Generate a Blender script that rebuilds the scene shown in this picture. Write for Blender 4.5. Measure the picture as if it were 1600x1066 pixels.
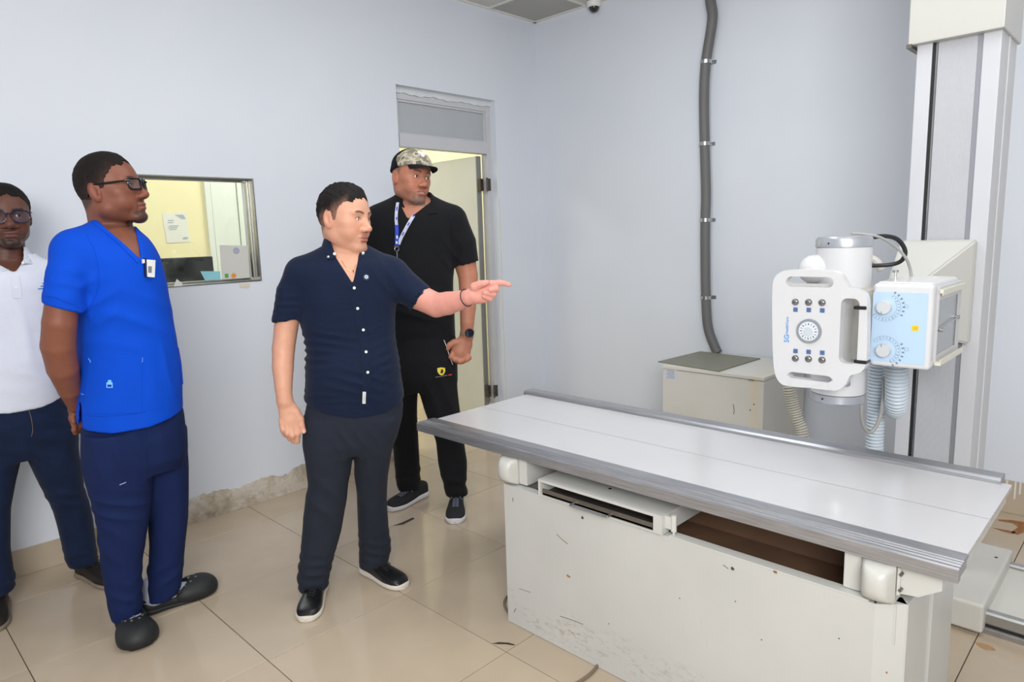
LAMP, FLASH = 13, 128
WALLC = ((215, 221, 231), (220, 225, 234))
TILEC = ((184, 168, 147), (194, 178, 157))
import bpy, bmesh, math, random
import numpy as np
from mathutils import Vector, Matrix
random.seed(4)
RNG = np.random.default_rng(11)
for o in list(bpy.data.objects): bpy.data.objects.remove(o)
SC = bpy.context.scene
COL = SC.collection

# ---------------------------------------------------------------- camera
FPX, YAW, PIT, ROL = 1064.506, 0.7760100, -0.1529394, -0.0304701
CAM = np.array([-0.358471, -3.405512, 1.467819])
def cam_axes():
    f = np.array([math.cos(YAW)*math.cos(PIT), math.sin(YAW)*math.cos(PIT), math.sin(PIT)])
    r = np.array([math.sin(YAW), -math.cos(YAW), 0.0]); u = np.cross(r, f)
    return r*math.cos(ROL)+u*math.sin(ROL), -r*math.sin(ROL)+u*math.cos(ROL), f
CR, CU, CF = cam_axes()
def ray(px, py):
    return CF + CR*(px-800)/FPX - CU*(py-533)/FPX
def on_x(px, py, x):
    d = ray(px, py); return CAM + d*(x-CAM[0])/d[0]
def on_y(px, py, y):
    d = ray(px, py); return CAM + d*(y-CAM[1])/d[1]
def on_z(px, py, z=0.0):
    d = ray(px, py); return CAM + d*(z-CAM[2])/d[2]
cd = bpy.data.cameras.new('camera'); cam = bpy.data.objects.new('camera', cd); COL.objects.link(cam)
cd.sensor_width = 36.0; cd.sensor_fit = 'HORIZONTAL'; cd.lens = FPX*36.0/1600.0; cd.clip_start = 0.05
M4 = Matrix.Identity(4)
for i in range(3):
    M4[i][0] = CR[i]; M4[i][1] = CU[i]; M4[i][2] = -CF[i]; M4[i][3] = CAM[i]
cam.matrix_world = M4
SC.camera = cam
SC.view_settings.view_transform = 'Standard'; SC.view_settings.look = 'None'
SC.view_settings.gamma = 1.0; SC.view_settings.use_curve_mapping = False
SC.view_settings.exposure = 0.0
w = bpy.data.worlds.new('world'); SC.world = w; w.use_nodes = True
w.node_tree.nodes['Background'].inputs[0].default_value = (0.8, 0.87, 1.0, 1)
w.node_tree.nodes['Background'].inputs[1].default_value = 0.3
def area(name, loc, target, sx, sy, power, col=(1, 1, 1)):
    l = bpy.data.lights.new(name, 'AREA'); l.shape = 'RECTANGLE'; l.size = sx; l.size_y = sy
    l.energy = power; l.color = col
    o = bpy.data.objects.new(name, l); COL.objects.link(o); o.location = loc
    d = Vector(target)-Vector(loc); o.rotation_euler = d.to_track_quat('-Z', 'Y').to_euler()
    return o
# ceiling lamps of the x-ray room (out of frame), the photographer's bounced flash, lamps of the rooms behind
for (x, y) in ((0.9, -1.7), (2.1, -3.1), (-0.9, -3.0), (2.1, -1.5)):
    area('ceiling_lamp', (x, y, 3.03), (x, y, 0), 1.2, 0.6, LAMP, (0.95, 0.98, 1.0))
area('bounced_flash', (-1.5, -4.6, 2.35), (2.0, -0.6, 1.45), 1.8, 1.3, FLASH, (1.0, 0.985, 0.96))
area('control_room_lamp', (1.2, 1.7, 2.9), (1.2, 1.7, 0), 1.2, 0.6, 26, (1.0, 1.0, 0.95))
area('corridor_lamp', (3.0, 1.9, 2.9), (3.0, 1.9, 0), 0.9, 0.6, 34, (1.0, 1.0, 0.95))

# ---------------------------------------------------------------- materials
def srgb(r, g, b):
    f = lambda c: (c/255/12.92) if c/255 <= 0.04045 else ((c/255+0.055)/1.055)**2.4
    return (f(r), f(g), f(b), 1.0)
class NT:
    def __init__(s, name):
        s.m = bpy.data.materials.new(name); s.m.use_nodes = True; s.t = s.m.node_tree
        s.b = s.t.nodes['Principled BSDF']; s._tc = None
    def n(s, kind, **kw):
        nd = s.t.nodes.new(kind)
        for k, v in kw.items():
            if k in nd.inputs.keys(): nd.inputs[k].default_value = v
            else: setattr(nd, k, v)
        return nd
    def l(s, a, b): s.t.links.new(a, b)
    def tc(s, out='Object', scale=(1, 1, 1), loc=(0, 0, 0)):
        t = s.n('ShaderNodeTexCoord'); mp = s.n('ShaderNodeMapping')
        mp.inputs['Scale'].default_value = scale; mp.inputs['Location'].default_value = loc
        s.l(t.outputs[out], mp.inputs[0]); return mp.outputs[0]
    def noise(s, vec, scale, detail=4, rough=0.55):
        n = s.n('ShaderNodeTexNoise'); n.inputs['Scale'].default_value = scale
        n.inputs['Detail'].default_value = detail; n.inputs['Roughness'].default_value = rough
        s.l(vec, n.inputs['Vector']); return n.outputs[0]
    def ramp(s, fac, stops):
        r = s.n('ShaderNodeValToRGB'); e = r.color_ramp.elements
        while len(e) < len(stops): e.new(0.5)
        for i, (p, c) in enumerate(stops):
            e[i].position = p; e[i].color = c if len(c) == 4 else (*c, 1)
        s.l(fac, r.inputs[0]); return r.outputs[0]
    def mix(s, fac, a, b, mode='MIX'):
        m = s.n('ShaderNodeMix', data_type='RGBA', blend_type=mode)
        for v, i in ((fac, 0), (a, 6), (b, 7)):
            if hasattr(v, 'links') or isinstance(v, bpy.types.NodeSocket): s.l(v, m.inputs[i])
            else: m.inputs[i].default_value = v
        return m.outputs[2]
    def math(s, op, a, b=0.5):
        m = s.n('ShaderNodeMath', operation=op)
        for v, i in ((a, 0), (b, 1)):
            if isinstance(v, bpy.types.NodeSocket): s.l(v, m.inputs[i])
            else: m.inputs[i].default_value = v
        return m.outputs[0]
    def bump(s, h, strength=0.3, dist=0.01):
        b = s.n('ShaderNodeBump'); b.inputs['Strength'].default_value = strength
        b.inputs['Distance'].default_value = dist; s.l(h, b.inputs['Height']); s.l(b.outputs[0], s.b.inputs['Normal'])
def mat(name, c, rough=0.5, metal=0.0, var=0.0, vscale=6.0, bump=0.0, bscale=200.0, bdist=0.002, spec=0.5, sheen=0.0, coat=0.0, alpha=1.0):
    t = NT(name); c = srgb(*c) if max(c) > 1.0 else (*c[:3], 1)
    t.b.inputs['Roughness'].default_value = rough; t.b.inputs['Metallic'].default_value = metal
    t.b.inputs['Specular IOR Level'].default_value = spec
    t.b.inputs['Sheen Weight'].default_value = sheen; t.b.inputs['Coat Weight'].default_value = coat
    vec = t.tc()
    n = t.noise(vec, vscale)
    d = max(var, 0.02)
    a = tuple(min(1, x*(1-d)) for x in c[:3])+(1,); b = tuple(min(1, x*(1+d)) for x in c[:3])+(1,)
    t.l(t.ramp(n, [(0.3, a), (0.7, b)]), t.b.inputs['Base Color'])
    if bump > 0: t.bump(t.noise(vec, bscale, 2), bump, bdist)
    return t.m
def attr_mat(name, rough=0.5, bump=0.1, bscale=150, bdist=0.001, sss=0.0, sheen=0.0, spec=0.5, var=0.05):
    t = NT(name); a = t.n('ShaderNodeAttribute', attribute_name='Col')
    vec = t.tc(); n = t.noise(vec, 40, 3)
    v = t.ramp(n, [(0.3, (1-var,)*3+(1,)), (0.7, (1+var*0.5,)*3+(1,))])
    t.l(t.mix(1.0, a.outputs[0], v, 'MULTIPLY'), t.b.inputs['Base Color'])
    t.b.inputs['Roughness'].default_value = rough; t.b.inputs['Specular IOR Level'].default_value = spec
    t.b.inputs['Sheen Weight'].default_value = sheen
    if sss:
        t.b.inputs['Subsurface Weight'].default_value = sss
        t.b.inputs['Subsurface Radius'].default_value = (0.012, 0.004, 0.002)
        t.b.inputs['Subsurface Scale'].default_value = 0.6
    if bump: t.bump(t.noise(vec, bscale, 3), bump, bdist)
    return t.m

# ---------------------------------------------------------------- object helpers
def tag(o, label=None, cat=None, group=None, kind=None):
    if label: o['label'] = label
    if cat: o['category'] = cat
    if group: o['group'] = group
    if kind: o['kind'] = kind
    return o
def link(name, me, m=None, parent=None):
    o = bpy.data.objects.new(name, me); COL.objects.link(o)
    if m is not None and me is not None:
        for mm in (m if isinstance(m, (list, tuple)) else [m]): me.materials.append(mm)
    if parent is not None: o.parent = parent
    return o
def empty(name, loc=(0, 0, 0), label=None, cat=None, rz=0.0, group=None):
    o = bpy.data.objects.new(name, None); COL.objects.link(o); o.location = loc; o.rotation_euler = (0, 0, rz)
    o.empty_display_size = 0.1
    return tag(o, label, cat, group)
def bake(name, bm, m, parent=None, smooth=True, ang=35):
    """link a bmesh; coordinates are world ones, made relative to the parent's location."""
    bmesh.ops.recalc_face_normals(bm, faces=bm.faces)
    if parent is not None:
        off = Vector((0, 0, 0)); p = parent; 
        Mi = world_of(parent).inverted()
        bmesh.ops.transform(bm, matrix=Mi, verts=bm.verts)
    me = bpy.data.meshes.new(name); 
    if smooth:
        lim = math.radians(ang)
        for f in bm.faces: f.smooth = True
        for e in bm.edges:
            e.smooth = not (len(e.link_faces) == 2 and e.calc_face_angle(0) > lim)
    bm.to_mesh(me); bm.free()
    o = link(name, me, m, parent)
    if smooth and len(me.polygons) < 4000:
        wn = o.modifiers.new('wn', 'WEIGHTED_NORMAL'); wn.keep_sharp = True
    if name in STUFF: o['kind'] = 'stuff'
    return o
STUFF = {'handwriting', 'print', 'scratch', 'bolt', 'screw_hole', 'vent_print', 'dial_marks', 'dial_scale', 'paint_drips', 'ceiling_grid', 'window_rod', 'warning_print', 'format_symbol', 'icon', 'stamp', 'screw'}
def world_of(o):
    M = Matrix.LocRotScale(o.location, o.rotation_euler, o.scale)
    return world_of(o.parent) @ M if o.parent else M
def B(): return bmesh.new()
def bx(bm, x0, x1, y0, y1, z0, z1, bev=0.0, seg=2, M=None):
    r = bmesh.ops.create_cube(bm, size=1.0); vs = r['verts']
    for v in vs:
        v.co = Vector(((x0+x1)/2+v.co.x*(x1-x0), (y0+y1)/2+v.co.y*(y1-y0), (z0+z1)/2+v.co.z*(z1-z0)))
    if bev > 0:
        es = list({e for v in vs for e in v.link_edges})
        r = bmesh.ops.bevel(bm, geom=es, offset=bev, segments=seg, affect='EDGES', profile=0.5)
        vs = list({v for f in r['faces'] for v in f.verts} | {v for v in vs if v.is_valid})
    if M is not None: bmesh.ops.transform(bm, matrix=M, verts=vs)
    return vs
def cyl(bm, a, b, ra, rb=None, seg=24, cap=True):
    a = Vector(a); b = Vector(b); rb = ra if rb is None else rb
    d = b-a; L = d.length; q = d.to_track_quat('Z', 'Y').to_matrix().to_4x4()
    r = bmesh.ops.create_cone(bm, cap_ends=cap, segments=seg, radius1=ra, radius2=rb, depth=L,
                              matrix=Matrix.Translation((a+b)/2) @ q)
    return r['verts']
def ball(bm, c, r, sx=1, sy=1, sz=1, seg=20):
    return bmesh.ops.create_uvsphere(bm, u_segments=seg, v_segments=seg//2+2, radius=r,
        matrix=Matrix.Translation(c) @ Matrix.Diagonal((sx, sy, sz, 1)))['verts']
def smooth_path(pts, n=8, closed=False):
    P = [np.array(p, float) for p in pts]; out = []
    N = len(P)
    for i in range(N if closed else N-1):
        p0 = P[(i-1) % N] if closed or i > 0 else 2*P[0]-P[1]
        p1 = P[i]; p2 = P[(i+1) % N]
        p3 = P[(i+2) % N] if closed or i+2 < N else 2*P[-1]-P[-2]
        for k in range(n):
            t = k/n
            out.append(0.5*((2*p1)+(-p0+p2)*t+(2*p0-5*p1+4*p2-p3)*t*t+(-p0+3*p1-3*p2+p3)*t**3))
    if not closed: out.append(P[-1])
    return out
def tube(bm, pts, r, seg=10, closed=False, rfun=None, cap=True):
    P = [Vector(p) for p in pts]; n = len(P); rings = []
    up = None
    for i, p in enumerate(P):
        if closed: t = P[(i+1) % n]-P[i-1]
        else: t = P[min(i+1, n-1)]-P[max(i-1, 0)]
        t.normalize()
        if up is None: up = t.orthogonal().normalized()
        up = (up-t*up.dot(t)).normalized(); s = t.cross(up)
        rr = r if rfun is None else rfun(i)
        rings.append([bm.verts.new(p+(up*math.cos(a)+s*math.sin(a))*rr) for a in [2*math.pi*k/seg for k in range(seg)]])
    for i in range(n if closed else n-1):
        A, C = rings[i], rings[(i+1) % n]
        for k in range(seg): bm.faces.new((A[k], A[(k+1) % seg], C[(k+1) % seg], C[k]))
    if cap and not closed:
        bm.faces.new(rings[0][::-1]); bm.faces.new(rings[-1])
def prism(bm, pts, axis, a, b, bev=0.0):
    """extrude a 2-D outline along an axis between a and b; axis 'x': pts=(y,z); 'y': (x,z); 'z': (x,y)"""
    f = {'x': lambda p, t: (t, p[0], p[1]), 'y': lambda p, t: (p[0], t, p[1]), 'z': lambda p, t: (p[0], p[1], t)}[axis]
    A = [bm.verts.new(f(p, a)) for p in pts]; C = [bm.verts.new(f(p, b)) for p in pts]; n = len(pts)
    fs = [bm.faces.new(A[::-1]), bm.faces.new(C)]
    for k in range(n): fs.append(bm.faces.new((A[k], A[(k+1) % n], C[(k+1) % n], C[k])))
    if bev > 0:
        es = [e for e in fs[0].edges]+[e for e in fs[1].edges]
        bmesh.ops.bevel(bm, geom=es, offset=bev, segments=3, affect='EDGES', profile=0.5)
def rrect(x0, x1, y0, y1, r, n=6):
    out = []
    for cx, cy, a0 in ((x1-r, y1-r, 0), (x0+r, y1-r, 90), (x0+r, y0+r, 180), (x1-r, y0+r, 270)):
        for k in range(n+1):
            a = math.radians(a0+90*k/n); out.append((cx+r*math.cos(a), cy+r*math.sin(a)))
    return out
def plate_holes(bm, outer, holes, axis, a, b):
    """flat plate with holes, thickness from a to b along axis"""
    f = {'x': lambda p, t: (t, p[0], p[1]), 'y': lambda p, t: (p[0], t, p[1])}[axis]
    loops = [outer]+holes; es = []; lv = []
    for lp in loops:
        vs = [bm.verts.new(f(p, a)) for p in lp]; lv.append(vs)
        for i in range(len(vs)): es.append(bm.edges.new((vs[i], vs[(i+1) % len(vs)])))
    r = bmesh.ops.triangle_fill(bm, use_beauty=True, use_dissolve=False, edges=es)
    fs = [g for g in r['geom'] if isinstance(g, bmesh.types.BMFace)]
    r = bmesh.ops.extrude_face_region(bm, geom=fs)
    vs = [g for g in r['geom'] if isinstance(g, bmesh.types.BMVert)]
    d = {'x': Vector((b-a, 0, 0)), 'y': Vector((0, b-a, 0))}[axis]
    bmesh.ops.translate(bm, verts=vs, vec=d)
def part(name, m, parent, fn, **kw):
    bm = B(); fn(bm); return bake(name, bm, m, parent, **kw)
def box_part(name, m, parent, x0, x1, y0, y1, z0, z1, bev=0.003):
    bm = B(); bx(bm, x0, x1, y0, y1, z0, z1, bev); return bake(name, bm, m, parent)
def text_mesh(name, body, size, m, parent, origin, xdir, ydir, ext=0.0004, align='CENTER'):
    cu = bpy.data.curves.new('t', 'FONT'); cu.body = body; cu.size = size; cu.extrude = ext
    cu.align_x = align; cu.align_y = 'CENTER'; cu.resolution_u = 3
    o = bpy.data.objects.new('t', cu); COL.objects.link(o)
    bpy.context.view_layer.update()
    me = bpy.data.meshes.new_from_object(o.evaluated_get(bpy.context.evaluated_depsgraph_get()))
    bpy.data.objects.remove(o)
    X = Vector(xdir).normalized(); Y = Vector(ydir).normalized(); Z = X.cross(Y)
    M = Matrix.Identity(4)
    for i in range(3): M[i][0] = X[i]; M[i][1] = Y[i]; M[i][2] = Z[i]; M[i][3] = origin[i]
    if parent is not None: M = world_of(parent).inverted() @ M
    me.transform(M); me.materials.clear(); me.name = name
    return link(name, me, m, parent)
# ================================================================ SETTING
YB = 2.75
XB, YL, ZC = 3.74, 0.27, 3.066            # back wall plane, left wall plane, ceiling height
XR, YR = -2.6, -5.4                       # the two walls behind the camera
WT = 0.15
def wall_mat():
    t = NT('painted_plaster'); v = t.tc()
    base = t.ramp(t.noise(v, 1.2, 3), [(0.3, srgb(*WALLC[0])), (0.7, srgb(*WALLC[1]))])
    t.l(base, t.b.inputs['Base Color']); t.b.inputs['Roughness'].default_value = 0.6
    t.bump(t.noise(v, 9, 5), 0.25, 0.004)
    return t.m
M_wall = wall_mat()
M_patch = mat('patched_plaster', (214, 217, 220), 0.7, var=0.05, vscale=9, bump=0.3, bscale=30)
M_yellow = mat('yellow_paint', (244, 234, 190), 0.6, var=0.02, bump=0.1, bscale=20)
M_alu = mat('window_aluminium', (170, 170, 165), 0.28, 1.0, var=0.08, vscale=30)
M_frame = mat('painted_door_frame', (196, 198, 202), 0.4, var=0.03, vscale=8)
M_dark = mat('dark_gap', (28, 28, 30), 0.6)
def wall_with_holes(name, a0, a1, z1, holes, plane, thick, m, m2=None):
    """wall along x at y=plane..plane+thick with rectangular holes (x0,x1,z0,z1)"""
    bm = B()
    xs = sorted({a0, a1, *[h[0] for h in holes], *[h[1] for h in holes]})
    zs = sorted({0, z1, *[h[2] for h in holes], *[h[3] for h in holes]})
    for i in range(len(xs)-1):
        for j in range(len(zs)-1):
            cx, cz = (xs[i]+xs[i+1])/2, (zs[j]+zs[j+1])/2
            if any(h[0] < cx < h[1] and h[2] < cz < h[3] for h in holes): continue
            bx(bm, xs[i], xs[i+1], plane, plane+thick, zs[j], zs[j+1])
    bmesh.ops.remove_doubles(bm, verts=bm.verts, dist=1e-5)
    seen = {}
    for f in list(bm.faces):
        c = f.calc_center_median(); k = (round(c.x, 4), round(c.y, 4), round(c.z, 4))
        seen.setdefault(k, []).append(f)
    kill = [f for fs in seen.values() if len(fs) > 1 for f in fs]
    bmesh.ops.delete(bm, geom=kill, context='FACES_ONLY')
    o = bake(name, bm, m, smooth=False); tag(o, kind='structure'); return o
WIN = (0.76, 1.40, 1.262, 1.822)
DOOR = (2.40, 3.283, 0.0, 2.447)
wall_left = wall_with_holes('wall_left', XR, XB+WT, ZC+0.1, [WIN, DOOR], YL, WT, M_wall)
def wallbox(name, *a, m=None):
    bm = B(); bx(bm, *a); o = bake(name, bm, m or M_wall, smooth=False); return tag(o, kind='structure')
wallbox('wall_back', XB, XB+WT, YR, YL, 0, ZC+0.1)
wallbox('wall_right', XR-WT, XB+WT, YR-WT, YR, 0, ZC+0.1)
wallbox('wall_front', XR-WT, XR, YR, YL+WT, 0, ZC+0.1)
# ---- floor: slab with separate tiles
def tile_mat():
    t = NT('porcelain_tile'); v = t.tc('Object')
    oi = t.n('ShaderNodeObjectInfo'); g = t.n('ShaderNodeNewGeometry')
    mp = t.n('ShaderNodeMapping'); t.l(g.outputs['Position'], mp.inputs[0])
    n = t.noise(mp.outputs[0], 2.5, 4)
    base = t.ramp(n, [(0.3, srgb(*TILEC[0])), (0.7, srgb(*TILEC[1]))])
    rnd = t.ramp(oi.outputs['Random'], [(0.0, (0.95, 0.95, 0.95)), (1.0, (1.02, 1.02, 1.02))])
    c = t.mix(1.0, base, rnd, 'MULTIPLY')
    t.l(c, t.b.inputs['Base Color'])
    dirt = t.ramp(t.noise(mp.outputs[0], 1.6, 6, 0.7), [(0.4, (0.10,)*3), (0.75, (0.24,)*3)])
    t.l(dirt, t.b.inputs['Roughness']); t.b.inputs['Specular IOR Level'].default_value = 0.42
    return t.m
M_tile = tile_mat()
M_grout = mat('grout', (84, 70, 58), 0.8, var=0.15, vscale=20)
floor = wallbox('floor', XR-WT, XB+.5, YR-WT, YB+.1, -0.12, -0.004, m=M_grout)
S = 0.6; GAP = 0.0032
def tile_mesh(x0, x1, y0, y1):
    bm = B(); bx(bm, x0, x1, y0, y1, -0.008, 0.0, 0.0008, 1)
    me = bpy.data.meshes.new('tile'); bm.to_mesh(me); bm.free(); me.materials.append(M_tile); return me
full = tile_mesh(GAP/2, S-GAP/2, GAP/2, S-GAP/2)
for i in range(-4, 7):
    for j in range(-9, 4):
        x0, y0 = i*S, j*S
        hx = min(x0+S, XB); 
        if x0+S <= XB and y0+S != 0.6 and y0+S < 0.6: me = full
        elif y0 >= 0.0 or x0+S > XB: me = tile_mesh(GAP/2, hx-x0-GAP/2, GAP/2, S-GAP/2)
        if hx-x0 < 0.02: continue
        if y0 > 0.5 and x0 < -0.6: continue
        o = bpy.data.objects.new('tile', me); COL.objects.link(o); o.parent = floor; o.location = (x0, y0, 0)
# broken chip and stains on the tiles (marks with a shape of their own)
M_chip = mat('chipped_tile', (60, 48, 40), 0.9, var=0.3, vscale=60)
M_rust = mat('rust_stain', (150, 96, 48), 0.5, var=0.35, vscale=40)
M_wire = mat('grey_cable', (120, 105, 90), 0.6)
def floor_poly(name, pts, m, z=0.0006):
    bm = B(); P = [on_z(*p) for p in pts]
    bm.faces.new([bm.verts.new((p[0], p[1], z)) for p in P])
    r = bmesh.ops.extrude_face_region(bm, geom=list(bm.faces))
    bmesh.ops.translate(bm, verts=[g for g in r['geom'] if isinstance(g, bmesh.types.BMVert)], vec=(0, 0, 0.0006))
    return bake(name, bm, m, floor, smooth=False)
floor_poly('chipped_joint', [(614, 822), (628, 817), (645, 809), (648, 811), (636, 817), (630, 820), (622, 821)], M_chip)
floor_poly('chipped_joint', [(769, 1006), (780, 1004), (795, 1005), (805, 1008), (802, 1009), (790, 1007), (778, 1007)], M_chip)
floor_poly('rust_stain', [(1560, 812), (1580, 813), (1600, 816), (1600, 832), (1590, 836), (1580, 832), (1591, 824), (1583, 818), (1560, 814)], M_rust)
floor_poly('rust_stain', [(1551, 825), (1575, 829), (1588, 832), (1583, 835), (1565, 830)], M_rust)
floor_poly('rust_stain', [(1524, 1004), (1533, 1005), (1552, 1012), (1556, 1017), (1540, 1016), (1526, 1008)], mat('pale_rust', (175, 138, 100), 0.5, var=0.2, vscale=30))
# ---- ceiling grid with lay-in panels
M_ceil = mat('mineral_ceiling_panel', (205, 203, 198), 0.85, var=0.03, vscale=60, bump=0.4, bscale=220)
M_ceil_dark = mat('vinyl_ceiling_panel', (176, 174, 170), 0.7, var=0.03, vscale=80, bump=0.3, bscale=200)
M_tee = mat('ceiling_tee', (225, 224, 218), 0.4)
ceiling = wallbox('ceiling', XR-WT, XB+WT, YR-WT, YL+WT, ZC+0.06, ZC+0.1, m=M_dark)
def ceil_tile(x0, x1, y0, y1, m):
    bm = B(); bx(bm, x0, x1, y0, y1, ZC+0.004, ZC+0.018, 0.002, 1); return bake('ceiling_panel', bm, m, ceiling)
gx = [XB]+[3.258-0.6*k for k in range(10)]; gy = [YL]+[-0.212-0.6*k for k in range(9)]
gx = [XB, 3.258-0.02] + [3.238-0.6*k for k in range(1, 10)]
gy = [YL, -0.232] + [-0.232-0.6*k for k in range(1, 9)]
for a in range(len(gx)-1):
    for c in range(len(gy)-1):
        ceil_tile(gx[a+1]+0.006, gx[a]-0.006, gy[c+1]+0.006, gy[c]-0.006, M_ceil_dark if (a, c) == (0, 0) else M_ceil)
bm = B()
for x in gx[1:]: bx(bm, x-0.012, x+0.012, YR, YL, ZC-0.001, ZC+0.004)
for y in gy[1:]: bx(bm, XR, XB, y-0.012, y+0.012, ZC-0.0015, ZC+0.004)
bx(bm, XR, XB, YL-0.024, YL, ZC-0.003, ZC+0.004); bx(bm, XB-0.024, XB, YR, YL, ZC-0.003, ZC+0.004)
bake('ceiling_grid', bm, M_tee, ceiling, smooth=False)
# ---- baseboards
def rough_mat():
    t = NT('crumbling_plaster'); v = t.tc()
    n = t.noise(v, 7, 8, 0.7)
    c = t.ramp(n, [(0.28, srgb(112, 92, 72)), (0.40, srgb(168, 156, 138)), (0.50, srgb(192, 180, 162)), (0.60, srgb(214, 206, 194)), (0.72, srgb(176, 152, 126))])
    t.l(c, t.b.inputs['Base Color']); t.b.inputs['Roughness'].default_value = 0.85
    t.bump(t.noise(v, 18, 8, 0.7), 0.9, 0.02); return t.m
M_rough = rough_mat()
M_beige = mat('beige_skirting_tile', (184, 170, 150), 0.35, var=0.05, vscale=5)
bb = empty('baseboard_left'); tag(bb, kind='structure')
xs = [-2.48, -1.88, -1.28, -0.68, -0.08, 0.52]
for a, c in zip(xs[:-1], xs[1:]):
    box_part('skirting_tile', M_beige, bb, a+0.001, c-0.001, 0.258, YL, 0.001, 0.125, 0.001)
def rough_strip(parent, axis, a, b, plane, h, d, seed):
    rr = random.Random(seed); bm = B(); n = int((b-a)/0.018); top = []; bot = []
    rows = []
    for i in range(n+1):
        t = a+(b-a)*i/n
        hh = h+0.010*math.sin(t*23+seed)+rr.uniform(-0.006, 0.006)+(0.012 if math.sin(t*9) > 0.6 else 0)
        col = []
        for k, (zz, dd) in enumerate(((0.001, d*0.9), (0.012, d*(0.55+0.6*rr.random())), (hh*0.3, d*(0.8+0.4*rr.random())), (hh*0.6, d*(0.8+0.4*rr.random())), (hh*0.88, d*(0.6+0.4*rr.random())), (hh, 0.002), (hh, -0.01), (0.001, -0.01))):
            col.append(bm.verts.new((t, plane-dd, zz) if axis == 'x' else (plane-dd, t, zz)))
        rows.append(col)
    for i in range(n):
        for k in range(8): bm.faces.new((rows[i][k], rows[i+1][k], rows[i+1][(k+1) % 8], rows[i][(k+1) % 8]))
    return bake('crumbling_skirting', bm, M_rough, parent, ang=60)
rough_strip(bb, 'x', 0.52, 2.40, YL, 0.128, 0.016, 3)
rough_strip(bb, 'x', 3.283, XB, YL, 0.12, 0.010, 5)
bb2 = empty('baseboard_back'); tag(bb2, kind='structure')
for k in range(9):
    y0 = 0.26-0.6*k; box_part('skirting_tile', M_beige, bb2, XB-0.012, XB, y0-0.598, y0, 0.001, 0.17, 0.001)
M_drip = mat('white_paint_drip', (222, 220, 214), 0.5)
bm = B()
for k, (y, h) in enumerate(((-2.85, 0.08), (-2.875, 0.05), (-2.91, 0.09), (-2.93, 0.06), (-2.82, 0.04))):
    bx(bm, XB-0.0145, XB-0.011, y-0.004, y+0.004, 0.17-h, 0.172, 0.001)
bake('paint_drips', bm, M_drip, bb2)

# ---- observation window
win = empty('window_1', (0.9, YL, 1.54)); tag(win, kind='structure')
fx0, fx1, fz0, fz1 = WIN
def frame_ring(name, m, parent, x0, x1, z0, z1, y0, y1, t, bev=0.002, sides='LRTB'):
    bm = B()
    if 'L' in sides: bx(bm, x0, x0+t, y0, y1, z0, z1, bev)
    if 'R' in sides: bx(bm, x1-t, x1, y0, y1, z0, z1, bev)
    if 'T' in sides: bx(bm, x0+t, x1-t, y0, y1, z1-t, z1, bev)
    if 'B' in sides: bx(bm, x0+t, x1-t, y0, y1, z0, z0+t, bev)
    return bake(name, bm, m, parent)
frame_ring('window_frame', M_alu, win, fx0, fx1, fz0, fz1, YL-0.006, YL+0.05, 0.008)
frame_ring('window_frame', M_alu, win, fx0+0.008, fx1-0.008, fz0+0.008, fz1-0.008, YL+0.05, YL+0.075, 0.012)
def glass_mat(name='window_glass', rough=0.0, tint=(0.97, 1.0, 0.99)):
    t = NT(name); nt = t.t
    g = t.n('ShaderNodeBsdfGlossy'); g.inputs['Roughness'].default_value = 0.02
    tr = t.n('ShaderNodeBsdfTransparent'); tr.inputs[0].default_value = (*tint, 1)
    lw_ = t.n('ShaderNodeLayerWeight'); lw = t.n('ShaderNodeMath', operation='MULTIPLY_ADD'); pw = t.math('POWER', lw_.outputs[1], 4.0); t.l(pw, lw.inputs[0]); lw.inputs[1].default_value = 0.5; lw.inputs[2].default_value = 0.035
    mx = t.n('ShaderNodeMixShader'); t.l(lw.outputs[0], mx.inputs[0]); t.l(tr.outputs[0], mx.inputs[1]); t.l(g.outputs[0], mx.inputs[2])
    t.l(mx.outputs[0], nt.nodes['Material Output'].inputs[0]); return t.m
M_glass = glass_mat()
box_part('pane', M_glass, win, fx0+0.012, fx1-0.012, YL+0.060, YL+0.065, fz0+0.012, fz1-0.012, 0)
# ---- door opening, transom, frame, leaf
dr = empty('door_1', (2.84, YL+0.07, 0)); tag(dr, kind='structure')
d0, d1, dz = DOOR[0], DOOR[1], DOOR[3]
FY0, FY1 = YL+0.055, YL+0.115
M_tran = mat('grey_transom_panel', (176, 180, 184), 0.45, var=0.02)
bm = B()
bx(bm, d0, d0+0.045, FY0, FY1, 0, dz-0.03, 0.003); bx(bm, d1-0.045, d1, FY0, FY1, 0, dz-0.03, 0.003)
bx(bm, d0+0.045, d1-0.045, FY0, FY1, dz-0.075, dz-0.03, 0.003)
bake('door_frame', bm, M_frame, dr)
box_part('transom_rail', M_frame, dr, d0+0.045, d1-0.045, FY0-0.006, FY1, 2.07, 2.155, 0.004)
box_part('transom_panel', M_tran, dr, d0+0.045, d1-0.045, FY0+0.022, FY0+0.034, 2.150, dz-0.07, 0)
frame_ring('transom_bead', M_frame, dr, d0+0.045, d1-0.045, 2.150, dz-0.075, FY0+0.008, FY0+0.024, 0.014)
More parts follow.
